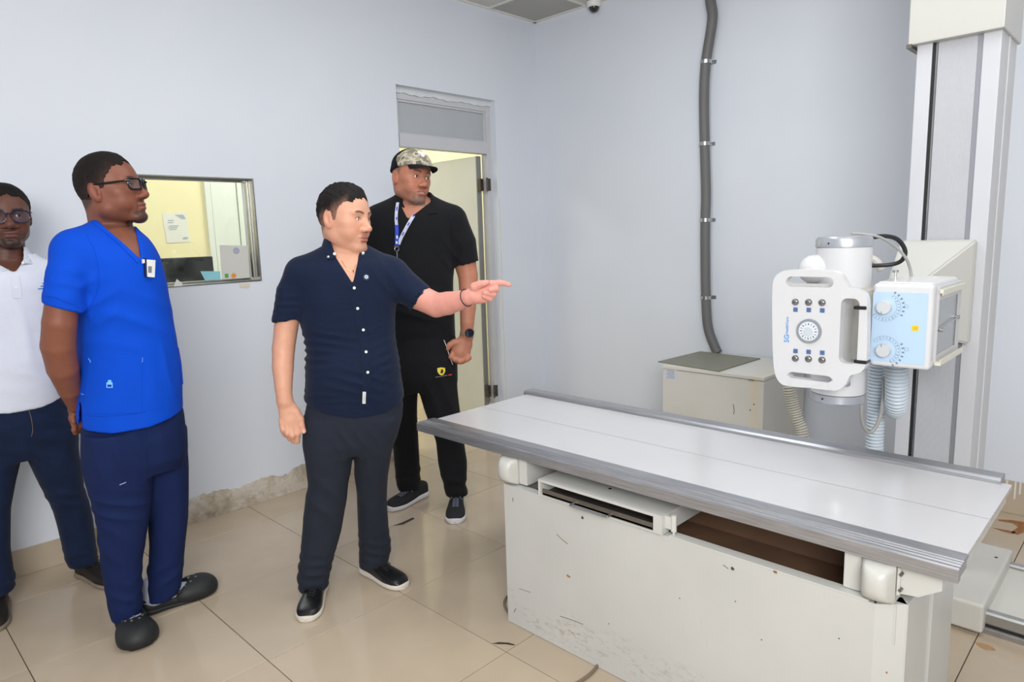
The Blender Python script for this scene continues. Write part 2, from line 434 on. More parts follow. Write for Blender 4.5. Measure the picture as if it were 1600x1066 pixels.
# rough mortar line over the frame and around the reveal
bm = B(); rr = random.Random(2); n = 40; prev = None
for i in range(n+1):
    x = d0+(d1-d0)*i/n; zb = dz-0.040+0.004*math.sin(i*0.5)+0.003*math.sin(i*1.7)+rr.uniform(-0.002, 0.002)
    cur = [bm.verts.new((x, FY0-0.012, zb)), bm.verts.new((x, FY0-0.006, dz+0.0)), bm.verts.new((x, FY0+0.03, dz)), bm.verts.new((x, FY0+0.03, zb-0.004))]
    if prev:
        for k in range(4): bm.faces.new((prev[k], cur[k], cur[(k+1) % 4], prev[(k+1) % 4]))
    prev = cur
bake('mortar_bead', bm, M_patch, dr)
M_stain = mat('yellowed_stain', (214, 209, 184), 0.7, var=0.1, vscale=30)
bm = B()
for (z0, z1, dx) in ((0.2, 0.75, 0.002), (0.75, 1.3, 0.0), (1.3, 1.75, 0.001)):
    bx(bm, d1+0.012+dx, d1+0.018+dx, YL-0.0008, YL+0.001, z0, z1)
bake('rust_run', bm, M_stain, wall_left)
# the door leaf, opened ninety degrees into the next room
M_leaf = mat('grey_white_door_leaf', (216, 218, 208), 0.45, var=0.02)
M_edge = mat('aluminium_edge', (150, 152, 150), 0.4, 0.6)
M_hinge = mat('rusty_steel_hinge', (92, 84, 78), 0.5, 0.7, var=0.4, vscale=60)
lf = box_part('door_leaf', M_leaf, dr, d1-0.092, d1-0.052, FY1+0.012, FY1+0.80, 0.01, 2.06, 0.002)
box_part('edge_strip', M_edge, lf, d1-0.094, d1-0.050, FY1+0.004, FY1+0.014, 0.01, 2.06, 0.001)
for zc in (0.28, 1.85):
    bm = B()
    bx(bm, d1-0.095, d1-0.062, FY1-0.032, FY1+0.004, zc-0.045, zc+0.045, 0.002)
    cyl(bm, (d1-0.058, FY0-0.006, zc-0.05), (d1-0.058, FY0-0.006, zc+0.05), 0.007, seg=10)
    bx(bm, d1-0.050, d1-0.018, FY0-0.004, FY0+0.002, zc-0.045, zc+0.045, 0.001)
    for k in (-0.028, 0, 0.028):
        cyl(bm, (d1-0.034, FY0-0.008, zc+k), (d1-0.034, FY0, zc+k), 0.004, seg=8)
        cyl(bm, (d1-0.080, FY1-0.036, zc+k), (d1-0.080, FY1-0.028, zc+k), 0.004, seg=8)
    bake('hinge', bm, M_hinge, dr)

# ---- rooms behind the left wall
YB = 2.75
bm = B(); bx(bm, -1.2, 4.1, YB, YB+0.1, 0, 3.1); tag(bake('wall_control_room', bm, M_yellow, smooth=False), kind='structure')
bm = B(); bx(bm, 4.1, 4.2, YL+WT, YB+.1, 0, 3.1); bx(bm, -1.3, -1.2, YL+WT, YB+.1, 0, 3.1)
tag(bake('wall_next_room', bm, M_yellow, smooth=False), kind='structure')
bm = B(); bx(bm, -1.3, 4.2, YL+WT, YB+.1, 3.1, 3.15); tag(bake('ceiling_next_room', bm, M_ceil, smooth=False), kind='structure')
# white door in the yellow wall
M_wdoor = mat('white_door', (228, 232, 226), 0.4, var=0.01)
pA = on_y(327, 290, YB); 
d2 = empty('door_2', (pA[0]+0.4, YB, 0)); tag(d2, kind='structure')
xl = pA[0]; xr_ = on_y(377, 320, YB)[0]
frame_ring('door_frame', M_wdoor, d2, xl-0.055, xr_+.01, 0, 2.12, YB-0.03, YB+0.001, 0.05, sides='LRT')
box_part('door_leaf', M_wdoor, d2, xl+0.0, xr_-0.045, YB-0.018, YB-0.002, 0.01, 2.06, 0.002)
box_part('door_gap', M_dark, d2, xl-0.010, xl-0.002, YB-0.021, YB-0.016, 0.01, 2.07, 0)
pk = on_y(340, 412, YB)
part('door_handle', mat('brass_lock', (150, 130, 80), 0.3, 0.9), d2, lambda b: (bx(b, pk[0]-0.03, pk[0]+0.02, YB-0.035, YB-0.016, 0.98, 1.10, 0.004), cyl(b, (pk[0], YB-0.03, 1.06), (pk[0], YB-0.07, 1.06), 0.012), cyl(b, (pk[0]-0.005, YB-0.065, 1.06), (pk[0]+0.10, YB-0.065, 1.06), 0.009)))
# ================================================================ THINGS IN THE CONTROL ROOM
M_paper = mat('paper', (232, 232, 226), 0.8)
M_ink = mat('pencil_ink', (150, 160, 185), 0.8)
M_black = mat('black_plastic', (26, 27, 30), 0.35)
M_screen = mat('monitor_screen', (16, 17, 20), 0.12, spec=0.6)
def sheet(name, label, cat, corners, m, thick=0.0012, lift=None):
    bm = B(); P = [Vector(c) for c in corners]; n = (P[1]-P[0]).cross(P[2]-P[0]).normalized()*thick
    N = 6; g = {}
    for k in (0, 1):
        for i in range(N+1):
            for j in range(N+1):
                u, v = i/N, j/N
                p = P[0]*(1-u)*(1-v)+P[1]*u*(1-v)+P[2]*u*v+P[3]*(1-u)*v
                p = p+n*(1.2*math.sin(u*5)*math.sin(v*4))*(0 if lift is None else lift)
                g[k, i, j] = bm.verts.new(p+n*k)
    for i in range(N):
        for j in range(N):
            bm.faces.new((g[0, i, j], g[0, i, j+1], g[0, i+1, j+1], g[0, i+1, j])); bm.faces.new((g[1, i, j], g[1, i+1, j], g[1, i+1, j+1], g[1, i, j+1]))
    for i in range(N):
        for (a, b) in (((i, 0), (i+1, 0)), ((i+1, N), (i, N)), ((0, i+1), (0, i)), ((N, i), (N, i+1))):
            bm.faces.new((g[0, *a], g[0, *b], g[1, *b], g[1, *a]))
    o = bake(name, bm, m); return tag(o, label, cat)
# drawing pinned on the yellow wall
yy = YB-0.002
q = [on_y(x, y, yy) for x, y in ((261, 380), (297, 378), (290, 332), (253, 334))]
pr = sheet('wall_notice', 'white handwritten sheet stuck on the yellow wall behind the observation window', 'paper', q, M_paper)
def lines_on(parent, c00, c10, c01, rows, m, yoff, th=0.004, name='handwriting'):
    """thin printed dashes: rows = (v, u0, u1)"""
    bm = B(); o = np.array(c00); U = np.array(c10)-o; V = np.array(c01)-o
    Nn = np.cross(U, V); Nn = Nn/np.linalg.norm(Nn)
    vh = V/np.linalg.norm(V)*th
    for (v, u0, u1) in rows:
        a = o+U*u0+V*v+Nn*yoff; b = o+U*u1+V*v+Nn*yoff
        vs = [bm.verts.new(x) for x in (a, b, b+vh, a+vh)]; bm.faces.new(vs)
    return bake(name, bm, m, parent, smooth=False)
lines_on(pr, q[0], q[1], q[3], [(0.5, .15, .55), (0.56, .2, .62), (0.44, .2, .5), (0.75, .2, .45), (0.68, .18, .4), (0.92, .55, .9), (0.88, .62, .93), (0.84, .7, .95), (0.8, .78, .97), (0.1, .7, .9), (0.14, .72, .95)], M_ink, 0.0022, 0.006)
# desk and monitor
M_desk = mat('pale_desk_laminate', (190, 180, 165), 0.5)
desk = empty('desk', (0.95, 1.0, 0), 'pale desk behind the observation window carrying the black monitor', 'desk')
box_part('desk_top', M_desk, desk, 0.25, 1.55, 0.70, 1.35, 0.72, 0.75)
for x in (0.28, 1.50):
    box_part('side_panel', M_desk, desk, x, x+0.03, 0.74, 1.33, 0.0, 0.72)
mon = empty('monitor', (0.95, 0.9, 0.75), 'black flat monitor seen through the observation window', 'monitor')
ym = 0.82
a = on_y(332.5, 400.5, ym); c = on_y(333, 445, ym)
part('screen_housing', M_black, mon, lambda b: bx(b, a[0]-0.56, a[0], ym, ym+0.03, a[2]-0.35, a[2], 0.006))
part('screen', M_screen, mon, lambda b: bx(b, a[0]-0.545, a[0]-0.012, ym-0.002, ym+0.002, a[2]-0.325, a[2]-0.012))
part('stand', M_black, mon, lambda b: (bx(b, a[0]-0.32, a[0]-0.24, ym+0.025, ym+0.06, 0.76, a[2]-0.1, 0.005), bx(b, a[0]-0.40, a[0]-0.16, ym-0.06, ym+0.14, 0.75, 0.765, 0.005)))
# paper certificate standing behind the glass, cyan slip, tape remains
yg = YL+0.058
q = [on_y(x, y, yg) for x, y in ((347, 440.5), (390, 438), (387, 384), (343, 383))]
cert = sheet('certificate', 'grey printed sheet with round blue stamp in lower right corner of observation window', 'paper', q, mat('printed_paper', (205, 205, 200), 0.7))
lines_on(cert, q[0], q[1], q[3], [(0.12+0.06*k, .70+0.02*(k % 3), .92) for k in range(11)]+[(0.3+0.09*k, .12, .3) for k in range(5)]+[(0.25+0.1*k, .42, .55) for k in range(6)], M_ink, -0.0006, 0.0025, 'print')
cc = on_y(369, 392, yg); 
def ring_flat(bm, c, r0, r1, y, n=28):
    for k in range(n):
        a0, a1 = 2*math.pi*k/n, 2*math.pi*(k+1)/n
        bm.faces.new([bm.verts.new((c[0]+r*math.cos(t), y, c[2]+r*math.sin(t))) for r, t in ((r0, a0), (r1, a0), (r1, a1), (r0, a1))])
bm = B(); ring_flat(bm, cc, 0.014, 0.0165, yg-0.0016); ring_flat(bm, cc, 0.009, 0.0105, yg-0.0016)
for k in range(5): bx(bm, cc[0]-0.006, cc[0]+0.006, yg-0.0018, yg-0.0014, cc[2]-0.006+0.003*k, cc[2]-0.005+0.003*k)
bake('stamp', bm, mat('blue_stamp_ink', (62, 84, 170), 0.7), cert, smooth=False)
cc = on_y(354, 431, yg); box_part('printed_square', mat('green_print', (92, 160, 72), 0.7), cert, cc[0]-0.010, cc[0]+0.010, yg-0.0018, yg-0.0012, cc[2]-0.011, cc[2]+0.011, 0)
cc = on_y(365, 431, yg); bm = B(); bx(bm, cc[0]-0.014, cc[0]+0.014, yg-0.0018, yg-0.0012, cc[2]-0.007, cc[2]+0.007); bx(bm, cc[0]-0.008, cc[0]+0.008, yg-0.0019, yg-0.0012, cc[2]-0.012, cc[2]+0.014)
bake('printed_emblem', bm, mat('orange_print', (226, 142, 60), 0.7), cert, smooth=False)
q = [on_y(x, y, yg+0.005) for x, y in ((323, 443.5), (345, 441), (344, 424), (313, 424))]
cy = sheet('blue_slip', 'cyan paper slip leaning between monitor and certificate in observation window', 'paper', q, mat('cyan_paper', (150, 208, 222), 0.8))
lines_on(cy, q[0], q[1], q[3], [(0.3, .2, .8), (0.5, .25, .8), (0.7, .3, .75)], M_ink, -0.0008, 0.002, 'print')
q = [on_y(x, y, YL-0.008) for x, y in ((271, 448), (284, 447), (285, 443), (276, 436))]
sheet('torn_label', 'torn white paper scrap stuck on lower edge of window near blue scrubs', 'paper', q, M_paper)
q = [on_y(x, y, YL-0.002) for x, y in ((375, 449), (389, 450), (391, 443), (374, 444))]
sheet('torn_label', 'torn tape scrap under lower right corner of window', 'paper', q, mat('old_tape', (214, 206, 190), 0.6))

# ================================================================ DOME CAMERA, CONDUIT
c = on_z(928, 3, ZC)
dome = empty('dome_camera', tuple(c), 'white and black dome camera on ceiling in the room corner', 'camera')
M_white = mat('white_plastic', (232, 233, 232), 0.35)
part('housing', M_white, dome, lambda b: (cyl(b, (c[0], c[1], ZC), (c[0], c[1], ZC-0.028), 0.052, 0.048, 32), cyl(b, (c[0], c[1], ZC-0.028), (c[0], c[1], ZC-0.036), 0.048, 0.040, 32)))
part('dome_lens', mat('smoked_dome', (20, 20, 24), 0.08, spec=0.8), dome, lambda b: ball(b, (c[0], c[1], ZC-0.034), 0.036, seg=28))
M_conduit = mat('grey_flexible_conduit', (104, 104, 104), 0.55, var=0.04)
M_steel = mat('bright_steel', (188, 190, 192), 0.25, 1.0, var=0.06, vscale=40)
cpx = [(1106, -40), (1110, 0), (1113, 30), (1103, 97), (1100, 150), (1101, 225), (1103, 300), (1102, 344), (1102, 400), (1103, 465), (1106, 510), (1116, 540), (1122, 552)]
cp = [on_x(x, y, XB-0.045) for x, y in cpx]; cp[-1][2] = min(cp[-1][2], 0.69); cp[0][2] = 3.06
path = smooth_path(cp, 34)
# resample to a steady rib pitch
def resample(path, step):
    P = np.array(path); d = np.r_[0, np.cumsum(np.linalg.norm(np.diff(P, axis=0), axis=1))]
    s = np.arange(0, d[-1], step); return [np.array([np.interp(t, d, P[:, k]) for k in range(3)]) for t in s]
con = empty('conduit', tuple(cp[0]), 'grey ribbed flexible conduit running down the back wall onto the cabinet', 'conduit')
P = resample(path, 0.0055)
bm = B(); tube(bm, P, 0.031, 20, rfun=lambda i: 0.0325 if i % 2 else 0.0285); bake('ribbed_tube', bm, M_conduit, con, ang=80)
for k, (x, y) in enumerate(((1103, 97), (1101, 225), (1102, 344), (1103, 465))):
    q = on_x(x, y, XB-0.045)
    def strap(b):
        cyl(b, (q[0], q[1], q[2]-0.011), (q[0], q[1], q[2]+0.011), 0.0350, seg=24)
        bx(b, XB-0.004, XB-0.0005, q[1]-0.05, q[1]+0.062, q[2]-0.011, q[2]+0.011, 0.001)
        cyl(b, (XB-0.002, q[1]+0.05, q[2]), (XB-0.010, q[1]+0.05, q[2]), 0.006, seg=10)
    part('pipe_clamp', M_steel, con, strap)

# ================================================================ GENERATOR CABINET
def cab_mat():
    t = NT('cream_cabinet_paint'); v = t.tc()
    n = t.noise(v, 3, 3)
    c = t.ramp(n, [(0.3, srgb(210, 208, 201)), (0.7, srgb(218, 216, 209))])
    # yellow-brown run near the right front edge
    sx = t.n('ShaderNodeSeparateXYZ'); t.l(v, sx.inputs[0])
    band = t.math('SUBTRACT', 1.0, t.math('MULTIPLY', t.math('ABSOLUTE', t.math('ADD', sx.outputs[1], 0.265)), 22.0))
    m = t.math('MULTIPLY', t.math('MAXIMUM', band, 0.0), t.noise(t.tc(scale=(1, 9, 2)), 5, 4))
    c2 = t.mix(t.math('MINIMUM', t.math('MULTIPLY', m, 0.9), 0.7), c, srgb(224, 205, 165))
    t.l(c2, t.b.inputs['Base Color']); t.b.inputs['Roughness'].default_value = 0.45; return t.m
gen = empty('generator_cabinet', (3.43, -1.54, 0), 'low cream metal cabinet with rust marks standing at back wall behind the table', 'cabinet')
gy0, gy1, gz = -1.853, -1.225, 0.672
M_cab = cab_mat()
box_part('cabinet_body', M_cab, gen, 3.155, XB-0.02, gy0, gy1, 0.0, gz-0.022, 0.004)
box_part('cabinet_lid', M_cab, gen, 3.150, XB-0.018, gy0-0.004, gy1+0.004, gz-0.020, gz, 0.003)
cc = on_x(1047, 584, 3.1535)
lab = box_part('rating_label', mat('silver_label', (214, 216, 222), 0.4), gen, 3.1535, 3.1548, cc[1]-0.045, cc[1]+0.035, cc[2]-0.04, cc[2]+0.035, 0)
lines_on(lab, (3.1534, cc[1]+0.032, cc[2]-0.036), (3.1534, cc[1]-0.042, cc[2]-0.036), (3.1534, cc[1]+0.032, cc[2]+0.034), [(0.1+0.1*k, .05+0.07*(k % 3), .9-0.1*(k % 2)) for k in range(9)], M_ink, 0.0004, 0.003, 'print')
box_part('rust_streak', M_rust, gen, 3.1485, 3.1500, -1.80, -1.765, gz-0.0225, gz-0.0185, 0)
M_scr = mat('scratch', (90, 88, 84), 0.7)
bm = B(); tube(bm, [on_x(1145.5+dx, y, 3.1545) for dx, y in ((0, 632), (1, 637), (1.6, 642), (0.8, 648))], 0.002, 5)
for x, y in ((1172, 641), (1178, 632)): ball(bm, on_x(x, y, 3.154), 0.004, 0.4, seg=8)
bake('scratch', bm, M_scr, gen)
M_slate = mat('olive_grey_board', (128, 128, 114), 0.6, var=0.04, vscale=12)
zb = gz+0.0005
q = [on_z(x, y, gz+0.006) for x, y in ((1028, 565), (1094, 549), (1188, 560), (1123, 580))]
bm = B(); prism(bm, [(p[0]-0.0, p[1]) for p in q], 'z', zb, zb+0.006)
o = bake('cover_board', bm, M_slate, smooth=False); tag(o, 'flat olive grey square board lying on the cream cabinet', 'board')
# corrugated hose behind the cabinet, hanging to the floor
M_hose = mat('beige_corrugated_hose', (206, 202, 190), 0.5)
M_bluehose = mat('pale_blue_grey_corrugated_hose', (205, 216, 226), 0.35)
def corr(name, pts, r, m, label, pitch=0.0125, amp=0.26, parent=None):
    P = resample(smooth_path(pts, 24), pitch/4)
    prof = (1.0, 0.985, 1-amp, 0.985)
    bm = B(); tube(bm, P, r, 18, rfun=lambda i: r*prof[i % 4]); o = bake(name, bm, m, parent, ang=80)
    for md in list(o.modifiers): o.modifiers.remove(md)
    if parent is None: tag(o, label, 'hose')
    return o
hp = [on_x(x, y, 3.0) for x, y in ((1232, 596), (1237, 625), (1246, 655), (1255, 682))]
hp = [np.array([3.05, hp[0][1]+0.03, hp[0][2]+0.2])]+hp+[np.array([2.99, hp[-1][1]-0.05, 0.16]), np.array([2.99, hp[-1][1]-0.15, 0.04]), np.array([2.95, hp[-1][1]-0.36, 0.035])]
corr('cable_hose', hp, 0.029, M_hose, 'beige corrugated hose slanting down between cream cabinet and column')
# ================================================================ X-RAY TABLE
def body_mat():
    t = NT('scuffed_white_enamel'); v = t.tc()
    c = t.ramp(t.noise(v, 2.5, 3), [(0.3, srgb(194, 195, 192)), (0.7, srgb(202, 203, 200))])
    sx = t.n('ShaderNodeSeparateXYZ'); t.l(v, sx.inputs[0])
    # grime band low on the front, brown speckle
    zz = sx.outputs[2]
    band = t.math('MULTIPLY', t.math('MAXIMUM', t.math('SUBTRACT', 1.0, t.math('MULTIPLY', t.math('ABSOLUTE', t.math('SUBTRACT', zz, 0.085)), 11.0)), 0.0), 1.0)
    sp = t.ramp(t.noise(t.tc(scale=(1, 0.6, 1.6)), 55, 6, 0.75), [(0.50, (0, 0, 0)), (0.62, (1, 1, 1))])
    pa = t.ramp(t.noise(v, 5, 4), [(0.40, (0, 0, 0)), (0.6, (1, 1, 1))])
    m = t.math('MULTIPLY', t.math('MULTIPLY', band, sp), pa)
    c = t.mix(t.math('MULTIPLY', m, 0.75), c, srgb(150, 122, 98))
    st = t.ramp(t.noise(t.tc(scale=(1, 4, 0.35)), 26, 5, 0.7), [(0.63, (0, 0, 0)), (0.70, (1, 1, 1))])
    c = t.mix(t.math('MULTIPLY', t.math('MULTIPLY', st, pa), 0.10), c, srgb(120, 110, 104))
    t.l(c, t.b.inputs['Base Color']); t.b.inputs['Roughness'].default_value = 0.38
    t.bump(t.noise(v, 120, 2), 0.06, 0.001); return t.m
M_body = body_mat()
M_enamel = mat('white_enamel', (202, 203, 199), 0.35, var=0.02)
M_top = mat('white_tabletop_laminate', (206, 206, 209), 0.16, var=0.012, vscale=4, spec=0.5)
def alu_mat():
    t = NT('brushed_aluminium'); v = t.tc(scale=(60, 1.2, 60))
    n = t.noise(v, 6, 4, 0.6)
    c = t.ramp(n, [(0.3, srgb(150, 151, 156)), (0.7, srgb(192, 193, 198))])
    t.l(c, t.b.inputs['Base Color']); t.b.inputs['Metallic'].default_value = 0.75
    t.b.inputs['Roughness'].default_value = 0.36; t.bump(n, 0.08, 0.001); return t.m
M_brush = alu_mat()
M_brown = mat('brown_hardboard', (110, 84, 66), 0.5, var=0.15, vscale=8)
M_greyst = mat('dull_steel', (128, 122, 116), 0.35, 0.8, var=0.1)
tab = empty('xray_table', (1.7, -2.13, 0), 'long white x-ray table with aluminium side rails on a scuffed white pedestal', 'table')
Y0, Y1 = -1.148, -3.11
part('tabletop', M_top, tab, lambda b: bx(b, 1.43, 1.7205, Y1+0.004, Y0-0.004, 0.678, 0.694, 0.0015))
part('tabletop', M_top, tab, lambda b: bx(b, 1.7225, 2.045, Y1+0.004, Y0-0.004, 0.678, 0.694, 0.0015))
part('tabletop_seam', M_greyst, tab, lambda b: bx(b, 1.7203, 1.7227, Y1+0.006, Y0-0.006, 0.679, 0.6935))
pr = [(1.350, 0.664), (1.350, 0.696), (1.353, 0.7005), (1.357, 0.7005)]
x = 1.357
for k in range(3):
    pr += [(x+0.002, 0.6985), (x+0.010, 0.6985), (x+0.012, 0.7015), (x+0.0145, 0.7015)]; x += 0.0145
pr += [(1.445, 0.7000), (1.449, 0.698), (1.449, 0.690), (1.430, 0.690), (1.430, 0.672), (1.372, 0.672), (1.372, 0.664)]
part('side_rail', M_brush, tab, lambda b: prism(b, pr, 'y', Y1, Y0), ang=20)
pb = [(2.024, 0.690), (2.026, 0.704), (2.034, 0.711), (2.090, 0.711), (2.100, 0.707), (2.100, 0.664), (2.08, 0.664), (2.08, 0.690)]
part('side_rail', M_brush, tab, lambda b: prism(b, pb, 'y', Y1+0.03, Y0+0.012), ang=20)
part('under_frame', M_enamel, tab, lambda b: (bx(b, 1.46, 1.50, Y1+0.02, Y0-0.02, 0.645, 0.677), bx(b, 1.96, 2.00, Y1+0.02, Y0-0.02, 0.645, 0.677), bx(b, 1.46, 2.0, Y1+0.01, Y1+0.03, 0.65, 0.677), bx(b, 1.46, 2.0, Y0-0.03, Y0-0.01, 0.65, 0.677)))
# pedestal: front housing, open at the top
out = [(1.345, -1.675), (1.345, -2.945), (1.392, -3.003), (1.600, -3.008), (1.600, -1.668), (1.352, -1.668)]
inn = [(1.375, -1.70), (1.375, -2.93), (1.405, -2.965), (1.600, -2.970), (1.600, -1.70)]
def housing(b):
    prism(b, inn, 'z', 0.002, 0.49, 0)
    bx(b, 1.345, 1.378, -2.945, -1.668, 0.002, 0.5555)
    prism(b, [(1.345, -2.9449), (1.392, -3.003), (1.42, -2.985), (1.378, -2.93)], 'z', 0.002, 0.5555)
    bx(b, 1.391, 1.60, -3.006, -2.972, 0.002, 0.5555, 0.001)
    bx(b, 1.37, 1.60, -1.70, -1.670, 0.002, 0.5555, 0.001), bx(b, 1.372, 1.44, -2.985, -2.92, 0.45, 0.553)
part('front_housing', M_body, tab, housing, ang=20)
part('inner_floor', M_brown, tab, lambda b: (bx(b, 1.379, 1.60, -2.97, -1.701, 0.4905, 0.500), bx(b, 1.60, 1.612, -2.97, -1.70, 0.49, 0.63)))
part('rear_housing', M_body, tab, lambda b: (bx(b, 1.622, 1.90, -3.006, -1.69, 0.002, 0.60, 0.006), bx(b, 1.612, 1.622, -3.012, -2.985, 0.002, 0.56, 0.001)))
part('cover_strip', M_enamel, tab, lambda b: bx(b, 1.345, 1.382, -2.93, -2.37, 0.5555, 0.5600, 0.001))
# lift brackets: cap + box + wing
M_cap = mat('yellowed_white_cap', (196, 196, 191), 0.35, var=0.05, vscale=14)
def bracket(yb0, yb1, yc0, yc1, wing):
    g = part('support_bracket', M_enamel, tab, lambda b: bx(b, 1.368, 1.62, min(yb0, yb1), max(yb0, yb1), 0.562, 0.66, 0.003))
    def cap(b):
        c0, c1 = min(yc0, yc1), max(yc0, yc1); n = 10; h0, h1 = 0.560, 0.660
        grid = []
        for i in range(n+1):
            row = []
            for j in range(n+1):
                u, v = i/n*2-1, j/n*2-1
                d = 0.045*max(0, (1-abs(u)**2.6))**0.5*max(0, (1-abs(v)**2.6))**0.5
                row.append(b.verts.new((1.362-d, c0+(c1-c0)*i/n, h0+(h1-h0)*j/n)))
            grid.append(row)
        for i in range(n):
            for j in range(n): b.faces.new((grid[i][j], grid[i][j+1], grid[i+1][j+1], grid[i+1][j]))
        bx(b, 1.3615, 1.60, c0, c1, h0, h1, 0.002)
    part('bracket_cap', M_cap, tab, cap, ang=50)
    if wing:
        part('bracket_wing', M_enamel, tab, lambda b: (prism(b, [(-2.990, 0.585), (-3.028, 0.590), (-3.075, 0.622), (-3.075, 0.655), (-2.990, 0.655)], 'x', 1.378, 1.60), bx(b, 1.366, 1.378, -2.9905, -2.984, 0.585, 0.655)))
        part('bolt', M_greyst, tab, lambda b: (cyl(b, (1.376, -2.9925, 0.640), (1.362, -2.9925, 0.640), 0.004, seg=8), cyl(b, (1.376, -2.9925, 0.600), (1.362, -2.9925, 0.600), 0.004, seg=8)))
bracket(-1.726, -1.765, -1.645, -1.7245, False)
bracket(-2.862, -2.905, -2.9065, -2.982, True)
# cassette tray (bucky)
tr = part('cassette_holder', M_enamel, tab, lambda b: (
    bx(b, 1.336, 1.60, -2.3225, -1.8595, 0.610, 0.619), bx(b, 1.336, 1.60, -2.3225, -1.8595, 0.5585, 0.5625),
    bx(b, 1.336, 1.60, -1.860, -1.850, 0.5585, 0.619), bx(b, 1.336, 1.60, -2.353, -2.322, 0.5585, 0.619),
    bx(b, 1.57, 1.595, -2.32, -1.862, 0.563, 0.609)))
part('cassette_tray', M_greyst, tr, lambda b: (bx(b, 1.340, 1.56, -2.318, -1.866, 0.564, 0.572, 0.001), bx(b, 1.340, 1.345, -2.318, -1.866, 0.564, 0.586, 0.001)))
part('tray_interior', M_dark, tr, lambda b: bx(b, 1.42, 1.43, -2.32, -1.862, 0.573, 0.608))  # added dark sheet standing in for the shade inside the holder
part('tray_handle', M_steel, tr, lambda b: tube(b, smooth_path([(1.341, -2.010, 0.572), (1.322, -2.012, 0.571), (1.316, -2.020, 0.570), (1.315, -2.09, 0.570), (1.316, -2.155, 0.570), (1.322, -2.162, 0.571), (1.341, -2.164, 0.572)], 5), 0.0042, 8))
part('tray_knob', M_enamel, tab, lambda b: (cyl(b, (1.362, -2.378, 0.570), (1.362, -2.378, 0.622), 0.009, seg=16), cyl(b, (1.362, -2.378, 0.558), (1.362, -2.378, 0.571), 0.004, seg=10), bx(b, 1.355, 1.375, -2.372, -2.352, 0.575, 0.615, 0.001)))
part('screw', M_dark, tab, lambda b: cyl(b, (1.42, -2.10, 0.6185), (1.42, -2.10, 0.6205), 0.006, seg=10))
# scratches, holes and paint chips on the pedestal front
def mark(name, m, pts, r, x=1.3445):
    bm = B(); tube(bm, [on_x(px, py, x) for px, py in pts], r, 5); return bake(name, bm, m, tab)
mark('paint_scratch', M_scr, [(801, 778), (801.5, 784)], 0.0012)
mark('paint_chip', M_rust, [(886, 899), (889, 901), (891, 902)], 0.0030)
mark('paint_scratch', mat('brown_scratch', (140, 118, 100), 0.8), [(870, 835), (877, 842), (887, 850)], 0.0013)
mark('paint_scratch', M_scr, [(875, 963), (893, 969), (911, 976)], 0.0009)
mark('paint_scratch', M_scr, [(811, 920), (820, 923), (829, 926)], 0.0007)
mark('paint_scratch', M_scr, [(803, 957), (806, 951)], 0.0012)
mark('paint_scratch', M_scr, [(1130, 883), (1138, 889)], 0.0010)
bm = B()
for x_, y_ in ((910.5, 809), (1145, 888.5)): cyl(bm, on_x(x_, y_, 1.3455), on_x(x_, y_, 1.3435), 0.0052, seg=12)
for x_, y_ in ((951, 975), (1149, 940), (1190, 1000), (1311, 998), (1062, 935)): cyl(bm, on_x(x_, y_, 1.3455), on_x(x_, y_, 1.3442), 0.0018, seg=8)
bake('screw_hole', bm, M_dark, tab)
mark('paint_chip', M_rust, [(1209, 893), (1214, 895)], 0.0030)
bm = B(); a = on_x(1372, 1034, 1.3445)
bx(bm, 1.3663, 1.3683, -2.975, -2.966, 0.372, 0.376); bake('paint_chip', bm, M_rust, tab)
# cables under the table
def cable(name, label, pts, r, m, n=10):
    bm = B(); P = smooth_path(pts, n); tube(bm, P, r, 8); return tag(bake(name, bm, m), label, 'cable')
cable('floor_cable', 'grey cable looping out under left end of the table', [on_z(x, y, 0.007)+np.array([0, 0, z]) for x, y, z in ((806, 958, 0), (796, 957, 0), (789, 948, 0), (789, 938, 0), (795, 930, 0), (806, 926, 0))], 0.005, M_wire)
cable('floor_cable', 'grey cable lying on floor below the front of the table', [on_z(x, y, 0.007) for x, y in ((937, 1030), (933, 1041), (924, 1052), (908, 1064), (892, 1072))], 0.005, M_wire)

# ================================================================ FLOOR TRACK AND TUBE COLUMN
trk = empty('floor_track', (2.68, -3.3, 0), 'aluminium and white floor track running past the right end of the table', 'track')
M_tw = mat('white_track_cover', (214, 212, 204), 0.4)
M_tal = mat('track_aluminium', (168, 168, 166), 0.35, 0.7, var=0.08, vscale=30)
ty0, ty1 = -5.2, -1.9
part('track_cover', M_tw, trk, lambda b: bx(b, 2.47, 2.90, ty0, ty1, 0.002, 0.066))
rp = [(2.425, 0.001), (2.425, 0.018), (2.433, 0.022), (2.433, 0.036), (2.428, 0.040), (2.428, 0.074), (2.436, 0.080), (2.462, 0.080), (2.469, 0.074), (2.469, 0.001)]
part('rail', M_tal, trk, lambda b: prism(b, rp, 'y', ty0, ty1), ang=15)
part('rail', M_tal, trk, lambda b: prism(b, [(5.37-p[0], p[1]) for p in rp], 'y', ty0, ty1), ang=15)
part('slot', M_dark, trk, lambda b: (bx(b, 2.4325, 2.4345, ty0, ty1, 0.023, 0.035), bx(b, 2.470, 2.475, ty0, ty1, 0.060, 0.0675)))
col = empty('tube_column', (2.79, -2.76, 0), 'tall white x-ray column with ribbed belt standing on the floor track', 'column')
M_colw = mat('satin_white_column', (204, 206, 212), 0.4)
M_ivory = mat('ivory_plastic', (198, 198, 193), 0.4, var=0.02)
M_colg = mat('grey_column_strip', (150, 152, 160), 0.4, 0.3)
M_colside = mat('light_grey_column_side', (206, 206, 208), 0.45)
M_cream = mat('grey_cream_cover', (205, 203, 196), 0.45, var=0.03, vscale=8)
part('carriage_base', M_cream, col, lambda b: bx(b, 2.385, 2.965, -3.014, -2.52, 0.012, 0.122, 0.012, 3))
